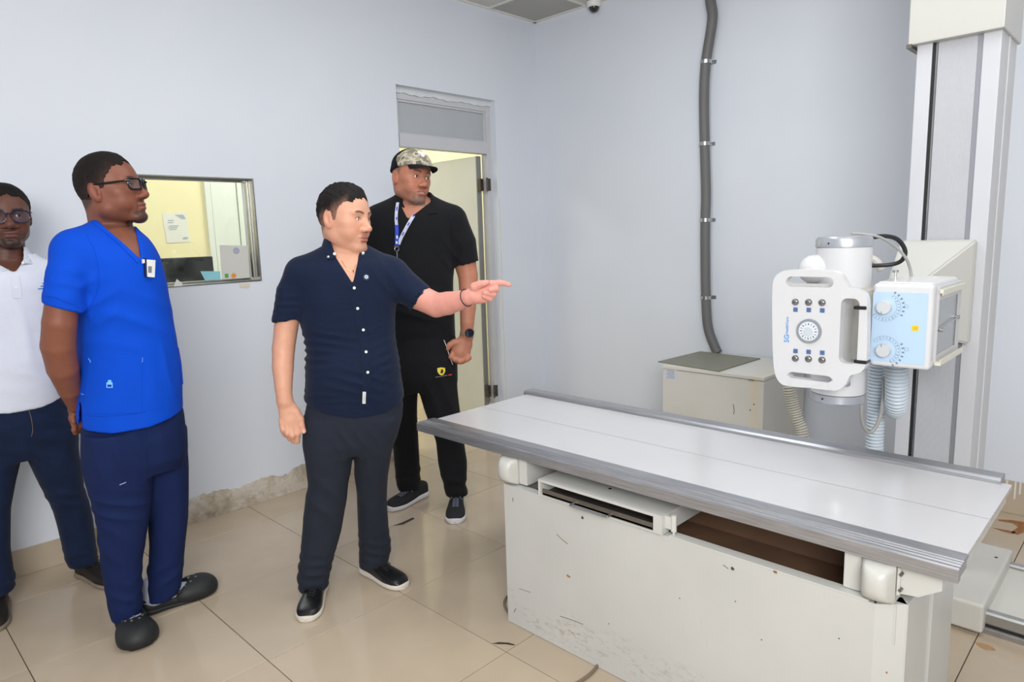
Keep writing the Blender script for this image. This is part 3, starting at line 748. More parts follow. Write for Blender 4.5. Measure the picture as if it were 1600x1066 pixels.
part('carriage_screw', M_dark, col, lambda b: cyl(b, (2.84, -2.975, 0.1215), (2.84, -2.975, 0.1232), 0.006, seg=10))
X0 = 2.65
cy0, cy1 = -2.895, -2.631
part('column_profile', M_colw, col, lambda b: (bx(b, X0, X0+0.29, -2.682, cy1, 0.12, 3.0, 0.003), bx(b, X0, X0+0.02, cy0, -2.840, 0.12, 3.0, 0.003), bx(b, X0+0.012, X0+0.28, -2.885, -2.68, 0.12, 3.0)))
part('side_panel', M_colside, col, lambda b: (bx(b, X0+0.0205, X0+0.135, cy0, -2.87, 0.12, 3.0, 0.002), bx(b, X0+0.145, X0+0.29, cy0, -2.87, 0.12, 3.0, 0.002)))
part('side_bead', M_colw, col, lambda b: cyl(b, (X0+0.14, cy0+0.002, 0.12), (X0+0.14, cy0+0.002, 3.0), 0.006, seg=10))
part('slot', M_dark, col, lambda b: bx(b, X0+0.006, X0+0.0125, -2.696, -2.6825, 0.12, 3.0))
part('edge_trim', M_steel, col, lambda b: bx(b, X0+0.004, X0+0.0120, -2.6985, -2.694, 0.12, 3.0))
part('grey_strip', M_colg, col, lambda b: bx(b, X0+0.006, X0+0.0125, -2.8395, -2.824, 0.12, 3.0))
def belt(b):
    y = -2.700; n = 30; w_ = (0.1235)/n
    pts = []
    for k in range(n):
        pts += [(X0+0.0085, y-k*w_), (X0+0.0070, y-(k+0.25)*w_), (X0+0.0070, y-(k+0.75)*w_)]
    pts += [(X0+0.0085, y-n*w_), (X0+0.0122, y-n*w_), (X0+0.0122, y)]
    prism(b, pts, 'z', 0.12, 3.0)
part('ribbed_belt', mat('grey_white_belt', (196, 198, 204), 0.5), col, belt, ang=10)
part('column_head_cover', M_ivory, col, lambda b: bx(b, X0-0.028, X0+0.31, -2.905, -2.606, 2.128, 2.60, 0.006))
part('column_head_edge', M_greyst, col, lambda b: bx(b, X0-0.03, X0+0.31, -2.62, -2.602, 2.118, 2.132))
part('ceiling_bracket', M_greyst, col, lambda b: bx(b, X0+0.02, X0+0.26, -2.86, -2.66, 3.0, ZC-0.002))
# carriage wedge that carries the arm
def wedge(b):
    r0 = [(2.648, -2.622, 1.02), (2.648, -2.868, 1.02), (2.648, -2.868, 1.405), (2.648, -2.622, 1.405)]
    r1 = [(2.610, -2.622, 1.02), (2.610, -2.868, 1.02), (2.610, -2.868, 1.400), (2.610, -2.622, 1.400)]
    r2 = [(2.40, -2.640, 1.08), (2.40, -2.745, 1.08), (2.40, -2.745, 1.255), (2.40, -2.640, 1.255)]
    R = [[b.verts.new(p) for p in r] for r in (r0, r1, r2)]
    b.faces.new(R[0]); b.faces.new(R[2])
    for A, C_ in ((R[0], R[1]), (R[1], R[2])):
        for k in range(4): b.faces.new((A[k], A[(k+1) % 4], C_[(k+1) % 4], C_[k]))
    bmesh.ops.recalc_face_normals(b, faces=b.faces)
    bmesh.ops.bevel(b, geom=list(b.edges), offset=0.006, segments=3, affect='EDGES')
part('arm_carriage', M_ivory, col, wedge, ang=30)
# ---- tube arm with tube housing, control panel, collimator
arm = part('tube_arm', M_ivory, col, lambda b: cyl(b, (2.42, -2.67, 1.17), (2.12, -2.62, 1.17), 0.05, seg=28))
TC = Vector((2.085, -2.590, 0))
M_gloss = mat('glossy_white_plastic', (217, 218, 221), 0.22, coat=0.2)
M_silver = mat('silver_paint', (186, 190, 198), 0.3, 0.5)
M_vent = mat('grey_vent', (150, 152, 158), 0.5)

xt = empty('xray_tube_head', (TC.x, TC.y, 1.15), 'white x-ray tube housing with silver end caps and handled control panel', 'x-ray head')
def lathe(b, cx, cy, prof, seg=48):
    rings = [[b.verts.new((cx+r*math.cos(2*math.pi*k/seg), cy+r*math.sin(2*math.pi*k/seg), z)) for k in range(seg)] for r, z in prof]
    b.faces.new(rings[0][::-1]); b.faces.new(rings[-1])
    for A, C_ in zip(rings[:-1], rings[1:]):
        for k in range(seg): b.faces.new((A[k], A[(k+1) % seg], C_[(k+1) % seg], C_[k]))
part('tube_housing', M_gloss, xt, lambda b: lathe(b, TC.x, TC.y, [(0.080, 0.896), (0.086, 0.900), (0.0865, 1.396), (0.082, 1.400)]))
part('end_cap', M_silver, xt, lambda b: lathe(b, TC.x, TC.y, [(0.070, 1.398), (0.0885, 1.399), (0.0885, 1.422), (0.082, 1.433), (0.02, 1.436)]))
part('end_cap', M_silver, xt, lambda b: lathe(b, TC.x, TC.y, [(0.060, 0.860), (0.080, 0.864), (0.0875, 0.872), (0.0875, 0.897), (0.07, 0.898)]))
part('screw', M_dark, xt, lambda b: (cyl(b, (TC.x-0.088, TC.y+0.02, 1.412), (TC.x-0.0845, TC.y+0.02, 1.412), 0.003, seg=8), cyl(b, (TC.x-0.088, TC.y+0.02, 0.885), (TC.x-0.0845, TC.y+0.02, 0.885), 0.003, seg=8)))
def knuckle(b):
    c = on_x(1272, 421, 2.03); 
    ball(b, (2.03, c[1], c[2]), 0.052, 1.0, 1.0, 0.95, 28)
    cyl(b, (2.03, c[1], c[2]), (TC.x, TC.y, c[2]+0.005), 0.05, seg=28)
part('cable_receptacle', M_gloss, xt, knuckle)
kc = on_x(1272, 421, 2.03)
part('cable_gland', mat('brass_gland', (120, 105, 80), 0.4, 0.6), xt, lambda b: cyl(b, (2.03, kc[1], kc[2]-0.045), (2.03, kc[1]-0.002, kc[2]-0.085), 0.022, seg=16))
part('mounting_block', mat('warm_grey_mount', (186, 184, 178), 0.4), xt, lambda b: bx(b, 1.985, 2.19, -2.722, -2.64, 1.035, 1.265, 0.003))
part('rating_plate', M_vent, xt, lambda b: bx(b, 1.994, 2.01, -2.655, -2.60, 0.94, 1.01, 0.002))
bm = B()
for k in range(9):
    zt = 0.934; bx(bm, 1.992, 1.9943, -2.603-0.0055*k, -2.6005-0.0055*k, zt+.008, zt+0.020+0.012*((k*7) % 3), 0)
bake('vent_print', bm, mat('dark_print', (84, 86, 92), 0.6), xt)
# control panel
PX = 1.870
cp_ = empty('control_panel', (0, 0, 0)); cp_.parent = xt
cp_.location = (0, 0, 0)
def yz(px, py, x=PX): p = on_x(px, py, x); return (p[1], p[2])
def edge_loop(pts, n=5):
    return [(p[0], p[1]) for p in smooth_path([(a, c, 0) for a, c in pts], n, closed=True)]
outer = edge_loop([yz(*p) for p in ((1207, 450), (1211, 433), (1224, 423.5), (1245, 421.5), (1270, 421.5), (1295, 422.5), (1312, 428), (1321, 440), (1327, 450), (1340, 453), (1350, 459), (1354.5, 472), (1355, 500), (1354.5, 540), (1353, 568), (1347, 580), (1338, 584.5), (1328, 588), (1321, 601), (1308, 610), (1290, 609.5), (1265, 606.5), (1240, 604.5), (1223, 601.5), (1214, 592), (1209.5, 577), (1207.5, 550), (1206.5, 500))], 5)
def slot(a, c, r):
    (y0, z0), (y1, z1) = yz(*a), yz(*c)
    return rrect(min(y0, y1), max(y0, y1), min(z0, z1), max(z0, z1), r, 5)
h1 = slot((1228, 432), (1302, 450), 0.0175); h2 = slot((1230, 580.5), (1301, 599), 0.0185)
h3 = slot((1314.5, 466), (1338.5, 570), 0.018)
def pan(b):
    plate_holes(b, outer, [h1, h2, h3], 'x', PX, PX+0.034)
    bmesh.ops.recalc_face_normals(b, faces=b.faces)
    es = [e for e in b.edges if len(e.link_faces) == 2 and e.calc_face_angle(0) > 1.2]
    bmesh.ops.bevel(b, geom=es, offset=0.006, segments=4, affect='EDGES', profile=0.5, clamp_overlap=True)
panel = part('control_panel', M_gloss, xt, pan, ang=40)
bpy.data.objects.remove(cp_)
part('panel_bracket', mat('panel_support', (200, 200, 198), 0.4), xt, lambda b: (bx(b, PX+0.032, 2.03, -2.66, -2.53, 1.01, 1.27, 0.01), bx(b, PX+0.034, PX+0.060, -2.655, -2.475, 1.005, 1.285, 0.008)))
def on_panel(px, py): return on_x(px, py, PX)
M_btn = mat('chrome_button', (150, 148, 150), 0.22, 0.9)
M_lblb = mat('blue_button_label', (96, 122, 168), 0.5)
for (x_, yb, yl_) in ((1243, 472, 484), (1263.7, 472.5, 484.5), (1284.8, 473, 485.3), (1243, 560, 548.7), (1263.5, 561, 550), (1284.8, 562.5, 551.3)):
    c = on_panel(x_, yb)
    part('button', M_btn, panel, lambda b: (cyl(b, (PX+0.002, c[1], c[2]), (PX-0.004, c[1], c[2]), 0.0115, 0.0105, 24), ball(b, (PX-0.003, c[1], c[2]), 0.009, 0.5, 1, 1, 16)))
    q = on_panel(x_, yl_)
    lb = part('button_label', M_lblb, panel, lambda b: prism(b, rrect(q[1]-0.0075, q[1]+0.0075, q[2]-0.0075, q[2]+0.0075, 0.002, 3), 'x', PX-0.0006, PX+0.002))
    bm = B()
    y_, z_ = q[1], q[2]
    for (a0, a1, b0, b1) in ((-4, 4, 3.4, 4), (-4, 4, -4, -3.4), (-4, -3.4, -4, 4), (3.4, 4, -4, 4), (-1.5, 1.5, -1, 1)):
        bx(bm, PX-0.0010, PX-0.0005, y_+a0*1e-3, y_+a1*1e-3, z_+b0*1e-3, z_+b1*1e-3)
    bake('icon', bm, mat('icon_blue', (44, 70, 120), 0.6), panel)
c = on_panel(1264.3, 517.5)
M_dial = mat('grey_dial_ring', (158, 164, 172), 0.35, 0.3); M_dialw = mat('dial_face', (222, 228, 234), 0.3)
dl = part('angle_dial', M_dial, panel, lambda b: (cyl(b, (PX+0.002, c[1], c[2]), (PX-0.006, c[1], c[2]), 0.0405, 0.039, 48)))
part('dial_face', M_dialw, panel, lambda b: cyl(b, (PX-0.004, c[1], c[2]), (PX-0.0072, c[1], c[2]), 0.031, 0.031, 48))
part('dial_hub', mat('dial_hub', (202, 210, 218), 0.3), panel, lambda b: cyl(b, (PX-0.006, c[1], c[2]), (PX-0.0105, c[1], c[2]), 0.0155, 0.0145, 32))
bm = B()
for k in range(16):
    a = 2*math.pi*k/16; Mx = Matrix.Translation((PX-0.0074, c[1]+0.0235*math.cos(a), c[2]+0.0235*math.sin(a))) @ Matrix.Rotation(a, 4, 'X')
    bx(bm, -0.0004, 0.0004, -0.0035, 0.0035, -0.0008 if k % 2 else -0.0014, 0.0008 if k % 2 else 0.0014, M=Mx)
bake('dial_marks', bm, mat('dial_print', (96, 102, 112), 0.6), panel)
M_logo = mat('logo_blue', (28, 146, 226), 0.5)
c = on_panel(1229.5, 529); text_mesh('logo_lettering', 'SG', 0.0230, M_logo, panel, (PX-0.0008, c[1], c[2]), (0, 0, 1), (0, 1, 0), 0.0005)
c = on_panel(1230, 509); text_mesh('logo_lettering', 'HealthCare', 0.0125, M_logo, panel, (PX-0.0008, c[1], c[2]), (0, 0, 1), (0, 1, 0), 0.0003)
# grip rings
for y_ in (480.3, 564.5):
    a = on_x(1347, y_, PX+0.017)
    part('grip_ring', M_black, panel, lambda b: bx(b, PX-0.004, PX+0.038, a[1]-0.0185, a[1]+0.0185, a[2]-0.0055, a[2]+0.0055, 0.003))
# ---- collimator
CX = 1.950
def cy_(px, py): p = on_x(px, py, CX); return p[1], p[2]
ya, za = cy_(1365.5, 443); yb_, zb_ = cy_(1459, 573.5)
collim = empty('collimator', (2.1, (ya+yb_)/2, 1.0), 'white box collimator with pale blue dial panel mounted beside the tube', 'collimator')
zt, zbm = 1.288, 1.028; yl, yr = -2.726, -2.893; cx1 = 2.285
part('collimator_body', M_gloss, collim, lambda b: bx(b, CX, CX+0.05, yr, yl, zbm, zt, 0.012, 4))
part('collimator_cover', M_gloss, collim, lambda b: bx(b, CX+0.03, cx1, yr+0.006, yl, zbm+0.012, zt+0.004, 0.012, 4))
M_blue = mat('pale_blue_panel', (186, 212, 236), 0.3)
y0_, z0_ = cy_(1368, 462); y1_, z1_ = cy_(1452.5, 570)
fp = part('dial_panel', M_blue, collim, lambda b: prism(b, rrect(-2.880, -2.7285, 1.044, 1.262, 0.006, 4), 'x', CX-0.0015, CX+0.003))
M_knob = mat('grey_knob', (205, 208, 212), 0.35); M_pr = mat('scale_print', (110, 132, 160), 0.6)
for (kx, ky, sgn) in ((1383, 480, 1), (1382, 547, -1)):
    yk, zk = cy_(kx, ky)
    kb = part('knob', M_knob, collim, lambda b: (cyl(b, (CX, yk, zk), (CX-0.020, yk, zk), 0.0215, 0.0195, 32),))
    part('knob_pointer', M_vent, kb, lambda b: bx(b, CX-0.0208, CX-0.017, yk+0.003, yk+0.006, zk-0.020*sgn, zk-0.012*sgn))
    bm = B()
    def arc(r, a0, a1, th, n=20):
        for k in range(n):
            t0 = math.radians(a0+(a1-a0)*k/n); t1 = math.radians(a0+(a1-a0)*(k+1)/n)
            bm.faces.new([bm.verts.new((CX-0.0019, yk-rr*math.cos(t), zk+rr*math.sin(t)*1.0)) for rr, t in ((r, t0), (r, t1), (r+th, t1), (r+th, t0))])
    s0, s1 = (-140, 60) if sgn > 0 else (-60, 140)
    arc(0.033, s0, s1-20*sgn if sgn > 0 else s1, 0.0007); arc(0.044, s0, s1, 0.0007)
    for k in range(15):
        t = math.radians(s0+(s1-s0)*k/14)
        if k % 3 == 0: arc(0.034, math.degrees(t)-0.7, math.degrees(t)+0.7, 0.009, 1)
        arc(0.038, math.degrees(t)-3, math.degrees(t)+1, 0.003, 1)
        if (sgn > 0 and k > 7) or (sgn < 0 and k < 7):
            arc(0.049, math.degrees(t)-2.5, math.degrees(t)+2.5, 0.007, 2)
    bake('dial_scale', bm, M_pr, fp, smooth=False)
    yq, zq = cy_(1416.5, ky-1)
    frm = B()
    for (a0, a1, b0, b1) in ((-5, 5, 4.3, 5), (-5, 5, -5, -4.3), (-5, -4.3, -5, 5), (4.3, 5, -5, 5)):
        bx(frm, CX-0.0019, CX-0.0014, yq+a0*1e-3, yq+a1*1e-3, zq+b0*1e-3, zq+b1*1e-3)
    bake('format_symbol', frm, M_pr, fp)
yq, zq = cy_(1430, 513)
part('warning_square', mat('yellow_sticker', (236, 206, 60), 0.5), fp, lambda b: bx(b, CX-0.0021, CX-0.0012, yq-0.0095, yq+0.0095, zq-0.0085, zq+0.0085))
bm = B()
for a0, b0 in ((-5, 3), (0, 4), (4, 1), (-3, -3), (3, -4), (0, 0), (-5, -1)): bx(bm, CX-0.0024, CX-0.0020, yq+(a0-1.2)*1e-3, yq+(a0+1.2)*1e-3, zq+(b0-.9)*1e-3, zq+(b0+.9)*1e-3)
bake('warning_print', bm, mat('olive_print', (150, 122, 30), 0.6), fp)
# exit window side with slide rails
M_cmetal = mat('cream_metal', (222, 219, 204), 0.4)
M_win = mat('smoked_exit_window', (150, 155, 158), 0.12, spec=0.7)
part('side_frame', M_colside, collim, lambda b: (bx(b, CX+0.055, cx1+0.01, yr-0.0035, yr+0.01, zbm+0.012, zbm+0.04), bx(b, CX+0.055, cx1+0.01, yr-0.0035, yr+0.01, zt-0.05, zt-0.01), bx(b, cx1-0.035, cx1+0.0095, yr-0.0030, yr+0.0095, zbm+0.0401, zt-0.0501), bx(b, CX+0.0555, CX+0.063, yr-0.0030, yr+0.0095, zbm+0.0401, zt-0.0501)))
part('exit_window', M_win, collim, lambda b: bx(b, CX+0.06, cx1-0.03, yr-0.001, yr+0.008, zbm+0.035, zt-0.045))
part('slide_rail', M_cmetal, collim, lambda b: (bx(b, CX+0.05, cx1+0.012, yr-0.014, yr-0.004, zt-0.030, zt-0.018), bx(b, CX+0.052, cx1+0.010, yr-0.0135, yr-0.011, zt-0.036, zt-0.0301)))
part('slide_rail', M_cmetal, collim, lambda b: (bx(b, CX+0.05, cx1+0.012, yr-0.018, yr-0.002, zbm+0.010, zbm+0.020), bx(b, CX+0.052, cx1+0.010, yr-0.0175, yr-0.015, zbm+0.0201, zbm+0.028)))
part('window_rod', M_steel, collim, lambda b: (tube(b, [(CX+0.075, yr-0.008, 1.145), (cx1-0.045, yr-0.008, 1.162)], 0.0018, 6), cyl(b, (CX+0.075, yr-0.002, 1.145), (CX+0.075, yr-0.014, 1.145), 0.006, seg=12), cyl(b, (cx1-0.045, yr-0.002, 1.162), (cx1-0.045, yr-0.014, 1.162), 0.006, seg=12), cyl(b, (cx1-0.045, yr-0.002, zbm+0.04), (cx1-0.045, yr-0.002, zt-0.05), 0.002, seg=6)))
part('thumb_screw', M_steel, collim, lambda b: (cyl(b, (2.12, -2.742, zt), (2.12, -2.742, zt+0.030), 0.003, seg=8), cyl(b, (2.12, -2.742, zt+0.024), (2.12, -2.742, zt+0.031), 0.009, seg=14)))
# ---- cables and hoses of the head
M_rub = mat('black_rubber', (40, 40, 42), 0.45); M_gcab = mat('grey_rubber_cable', (160, 160, 158), 0.5)
def head_part(name, pts, r, m):
    bm = B(); tube(bm, smooth_path(pts, 10), r, 10); return bake(name, bm, m, xt)
def pp(px, py, x): return on_x(px, py, x)
head_part('head_cable', [pp(1355, 373, 2.15), pp(1380, 369, 2.2), pp(1402, 374, 2.25), pp(1414, 391, 2.28), pp(1410, 406, 2.3), pp(1395, 413, 2.3), pp(1370, 415, 2.28), pp(1350, 415, 2.25), pp(1340, 412, 2.2)], 0.0075, M_rub)
head_part('head_cable', [pp(1330, 365, 2.12), pp(1350, 366, 2.14), pp(1375, 371, 2.16), pp(1400, 386, 2.2), pp(1415, 403, 2.22), pp(1422, 420, 2.24), pp(1425, 442, 2.24)], 0.0048, M_gcab)
head_part('head_cable', [pp(1346, 628, 2.09), pp(1346, 645, 2.10), pp(1348, 662, 2.12), pp(1357, 676, 2.15), pp(1368, 668, 2.17), pp(1376, 648, 2.2), pp(1380, 620, 2.24), pp(1381, 590, 2.26)], 0.0062, M_gcab)
part('cable_hook', M_cream, col, lambda b: tube(b, smooth_path([(2.40, -2.62, 1.30), (2.40, -2.60, 1.335), (2.40, -2.56, 1.35), (2.40, -2.50, 1.345)], 5), 0.014, 10))
hA = [(1378, 520, 2.36), (1373, 560, 2.36), (1370, 600, 2.36), (1369, 640, 2.36), (1367, 680, 2.36), (1365, 715, 2.36)]
hA = [pp(*q) for q in hA]; hA += [np.array([2.34, hA[-1][1]+0.02, 0.45]), np.array([2.25, hA[-1][1]+0.04, 0.25]), np.array([2.2, hA[-1][1]+0.1, 0.06]), np.array([2.2, hA[-1][1]+0.3, 0.032])]
corr('corrugated_hose', hA, 0.031, M_bluehose, None, parent=xt)
hB = [pp(1401, 565, 2.20), pp(1401, 600, 2.21), pp(1400.5, 625, 2.23), pp(1399, 638, 2.27), pp(1396, 636, 2.32), pp(1394, 620, 2.355), pp(1391, 590, 2.37), pp(1388, 555, 2.375), pp(1386, 525, 2.375)]
corr('corrugated_hose', hB, 0.037, M_bluehose, None, parent=xt)
# ================================================================ IMPLICIT-SURFACE MODELLER (numpy)
def vnoise(P, f, seed=0):
    """cheap smooth noise from summed sines, about -1..1"""
    r = np.random.default_rng(seed); out = np.zeros(len(P)); 
    for k in range(5):
        d = r.normal(size=3); d /= np.linalg.norm(d); q = r.normal(size=3); q /= np.linalg.norm(q)
        ff = f*(0.6+0.35*k)
        out += np.sin(P@d*ff+r.uniform(0, 6.28)+1.3*np.sin(P@q*ff*0.6+k))/(1+0.5*k)
    return out/2.2
class Field:
    def __init__(s): s.ops = []
    # every op: (bbox_lo, bbox_hi, function(X,Y,Z)->d, mode, k)
    def add(s, lo, hi, fn, k=0.01, mode='u'): s.ops.append((np.array(lo, float), np.array(hi, float), fn, mode, k)); return s
    def cone(s, a, b, ra, rb, k=0.01, mode='u', flat=None):
        a = np.array(a, float); b = np.array(b, float); ba = b-a; L2 = max(ba@ba, 1e-9); m = max(ra, rb)+k+0.01
        if flat is None:
            def fn(X, Y, Z):
                px, py, pz = X-a[0], Y-a[1], Z-a[2]
                t = np.clip((px*ba[0]+py*ba[1]+pz*ba[2])/L2, 0, 1)
                return np.sqrt((px-t*ba[0])**2+(py-t*ba[1])**2+(pz-t*ba[2])**2)-(ra+(rb-ra)*t)
        else:
            fd = np.array(flat[0], float); fd -= ba*(fd@ba)/L2; fd /= np.linalg.norm(fd); fs = flat[1]
            def fn(X, Y, Z):
                px, py, pz = X-a[0], Y-a[1], Z-a[2]
                t = np.clip((px*ba[0]+py*ba[1]+pz*ba[2])/L2, 0, 1)
                dx, dy, dz = px-t*ba[0], py-t*ba[1], pz-t*ba[2]
                c = dx*fd[0]+dy*fd[1]+dz*fd[2]; e = c*(1/fs-1)
                return (np.sqrt((dx+e*fd[0])**2+(dy+e*fd[1])**2+(dz+e*fd[2])**2)-(ra+(rb-ra)*t))*min(1, fs)
        return s.add(np.minimum(a, b)-m, np.maximum(a, b)+m, fn, k, mode)
    def ell(s, c, r, R=None, k=0.01, mode='u'):
        c = np.array(c, float); r = np.array(r, float); m = r.max()+k+0.01
        R = np.eye(3) if R is None else np.array(R, float)    # columns = local axes
        def fn(X, Y, Z):
            px, py, pz = X-c[0], Y-c[1], Z-c[2]
            q = [px*R[0, i]+py*R[1, i]+pz*R[2, i] for i in range(3)]
            k0 = np.sqrt(sum((q[i]/r[i])**2 for i in range(3))); k1 = np.sqrt(sum((q[i]/r[i]**2)**2 for i in range(3)))+1e-9
            return k0*(k0-1)/k1
        return s.add(c-m, c+m, fn, k, mode)
    def loft(s, rows, k=0.01, n=2.3, mode='u', grow=0.0, ends=0.0):
        """rows: (z, cu, cw, a, b) elliptical slices"""
        rows = sorted(rows); A = np.array(rows, float); z = A[:, 0]
        zz = np.linspace(z[0], z[-1], 160); T = []
        for c in range(1, 5):
            v = np.interp(zz, z, A[:, c]); w_ = max(3, int(160*0.025/(z[-1]-z[0]+1e-6)))
            pad = np.r_[np.full(w_, v[0]), v, np.full(w_, v[-1])]; ker = np.hanning(2*w_+1); ker /= ker.sum()
            T.append(np.convolve(pad, ker, 'same')[w_:-w_])
        lo = np.array([min(T[0]-T[2])-grow-k-.01, min(T[1]-T[3])-grow-k-.01, z[0]-k-.01])
        hi = np.array([max(T[0]+T[2])+grow+k+.01, max(T[1]+T[3])+grow+k+.01, z[-1]+k+.01])
        def fn(X, Y, Z):
            cu, cw, a, b = (np.interp(Z, zz, t) for t in T)
            a = a+grow; b = b+grow
            x = np.abs(X-cu)/a; y = np.abs(Y-cw)/b
            k0 = (x**n+y**n)**(1/n)
            g = np.sqrt((x/a)**2+(y/b)**2)/np.maximum(np.sqrt(x*x+y*y), 1e-6)
            d = (k0-1)/np.maximum(g, 1e-3)
            e = np.maximum(Z-z[-1], z[0]-Z)
            if ends > 0:
                return np.where((d > -ends) & (e > -ends), np.sqrt(np.maximum(d+ends, 0)**2+np.maximum(e+ends, 0)**2)-ends, np.maximum(d, e))
            return np.maximum(d, e)
        return s.add(lo, hi, fn, k, mode)
    def fn(s, lo, hi, f, k=0.005, mode='s'): return s.add(lo, hi, f, k, mode)
    def eval(s, lo, n, h):
        F = np.full(n, 0.5, np.float32)
        ax = [lo[i]+h*np.arange(n[i]) for i in range(3)]
        for (a, b, fn, mode, k) in s.ops:
            i0 = [max(0, int(np.floor((a[i]-lo[i])/h))) for i in range(3)]
            i1 = [min(n[i], int(np.ceil((b[i]-lo[i])/h))+1) for i in range(3)]
            if any(i1[i] <= i0[i] for i in range(3)): continue
            X = ax[0][i0[0]:i1[0], None, None]; Y = ax[1][None, i0[1]:i1[1], None]; Z = ax[2][None, None, i0[2]:i1[2]]
            sl = tuple(slice(i0[i], i1[i]) for i in range(3)); cur = F[sl]
            d = np.broadcast_to(np.asarray(fn(X, Y, Z)), cur.shape)
            if mode == 'u':
                hh = np.maximum(k-np.abs(cur-d), 0)/max(k, 1e-9); F[sl] = np.minimum(cur, d)-hh*hh*k*0.25
            elif mode == 's':
                d = -d; hh = np.maximum(k-np.abs(cur-d), 0)/max(k, 1e-9); F[sl] = np.maximum(cur, d)+hh*hh*k*0.25
            elif mode == 'i':
                hh = np.maximum(k-np.abs(cur-d), 0)/max(k, 1e-9); F[sl] = np.maximum(cur, d)+hh*hh*k*0.25
        return F
    def mesh(s, lo, hi, h, smooth=1):
        lo = np.array(lo, float); n = [int(np.ceil((hi[i]-lo[i])/h))+1 for i in range(3)]
        F = s.eval(lo, n, h); return nets(F, lo, h, smooth)
def nets(F, lo, h, smooth=1):
    S_ = F < 0; n = F.shape
    c = S_[:-1, :-1, :-1].astype(np.int8)
    for dx, dy, dz in ((1, 0, 0), (0, 1, 0), (0, 0, 1), (1, 1, 0), (1, 0, 1), (0, 1, 1), (1, 1, 1)):
        c = c + S_[dx:n[0]-1+dx, dy:n[1]-1+dy, dz:n[2]-1+dz]
    act = (c > 0) & (c < 8); ids = -np.ones(act.shape, np.int32); I = np.argwhere(act); ids[act] = np.arange(len(I))
    acc = np.zeros((len(I), 3)); cnt = np.zeros(len(I))
    corners = [(0, 0, 0), (1, 0, 0), (0, 1, 0), (1, 1, 0), (0, 0, 1), (1, 0, 1), (0, 1, 1), (1, 1, 1)]
    V = [F[I[:, 0]+a, I[:, 1]+b, I[:, 2]+d] for a, b, d in corners]
    for p in range(8):
        for q in range(p+1, 8):
            dp = np.array(corners[q])-np.array(corners[p])
            if np.abs(dp).sum() != 1: continue
            m = (V[p] < 0) != (V[q] < 0); t = V[p][m]/(V[p][m]-V[q][m])
            acc[m] += np.array(corners[p])+t[:, None]*dp; cnt[m] += 1
    P = (I+acc/np.maximum(cnt, 1)[:, None])*h+lo
    faces = []
    for ax in range(3):
        a, b = [(1, 2), (2, 0), (0, 1)][ax]
        A = [slice(None)]*3; A[ax] = slice(0, n[ax]-1); C_ = list(A); C_[ax] = slice(1, n[ax])
        cr = S_[tuple(A)] != S_[tuple(C_)]; E_ = np.argwhere(cr)
        ok = (E_[:, a] > 0) & (E_[:, b] > 0) & (E_[:, a] < n[a]-1) & (E_[:, b] < n[b]-1); E_ = E_[ok]
        ins = S_[tuple(A)][tuple(E_.T)]
        def gid(da, db):
            q = E_.copy(); q[:, a] += da; q[:, b] += db; return ids[tuple(q.T)]
        f = np.stack([gid(-1, -1), gid(0, -1), gid(0, 0), gid(-1, 0)], 1); f = np.where(ins[:, None], f, f[:, ::-1]); faces.append(f)
    Fc = np.concatenate(faces); Fc = Fc[(Fc >= 0).all(1)]
    for _ in range(smooth):
        A_ = np.zeros_like(P); c_ = np.zeros(len(P))
        for i in range(4):
            j = Fc[:, (i+1) % 4]
            for q in range(3): A_[:, q] += np.bincount(Fc[:, i], P[j, q], len(P))
            c_ += np.bincount(Fc[:, i], minlength=len(P))
            for q in range(3): A_[:, q] += np.bincount(j, P[Fc[:, i], q], len(P))
            c_ += np.bincount(j, minlength=len(P))
        m = c_ > 0; P[m] = 0.5*P[m]+0.5*A_[m]/c_[m, None]
    return P, Fc
def vnormals(P, Fc):
    n = np.cross(P[Fc[:, 2]]-P[Fc[:, 0]], P[Fc[:, 3]]-P[Fc[:, 1]]); N = np.zeros_like(P)
    for i in range(4):
        for q in range(3): N[:, q] += np.bincount(Fc[:, i], n[:, q], len(P))
    return N/np.maximum(np.linalg.norm(N, axis=1), 1e-12)[:, None]
def np_mesh(name, P, Fc, m, parent, col=None):
    me = bpy.data.meshes.new(name); me.vertices.add(len(P)); me.vertices.foreach_set('co', P.astype(np.float32).ravel())
    me.loops.add(len(Fc)*4); me.loops.foreach_set('vertex_index', Fc.astype(np.int32).ravel())
    me.polygons.add(len(Fc)); me.polygons.foreach_set('loop_start', np.arange(0, len(Fc)*4, 4, dtype=np.int32))
    me.polygons.foreach_set('loop_total', np.full(len(Fc), 4, np.int32))
    me.polygons.foreach_set('use_smooth', np.ones(len(Fc), bool)); me.update(calc_edges=True)
    if col is not None:
        ca = me.color_attributes.new('Col', 'FLOAT_COLOR', 'POINT')
        ca.data.foreach_set('color', np.c_[col, np.ones(len(P))].astype(np.float32).ravel())
    return link(name, me, m, parent)
def lin(*c): return np.array(srgb(*c)[:3])
def sstep(a, b, x): t = np.clip((x-a)/(b-a), 0, 1); return t*t*(3-2*t)

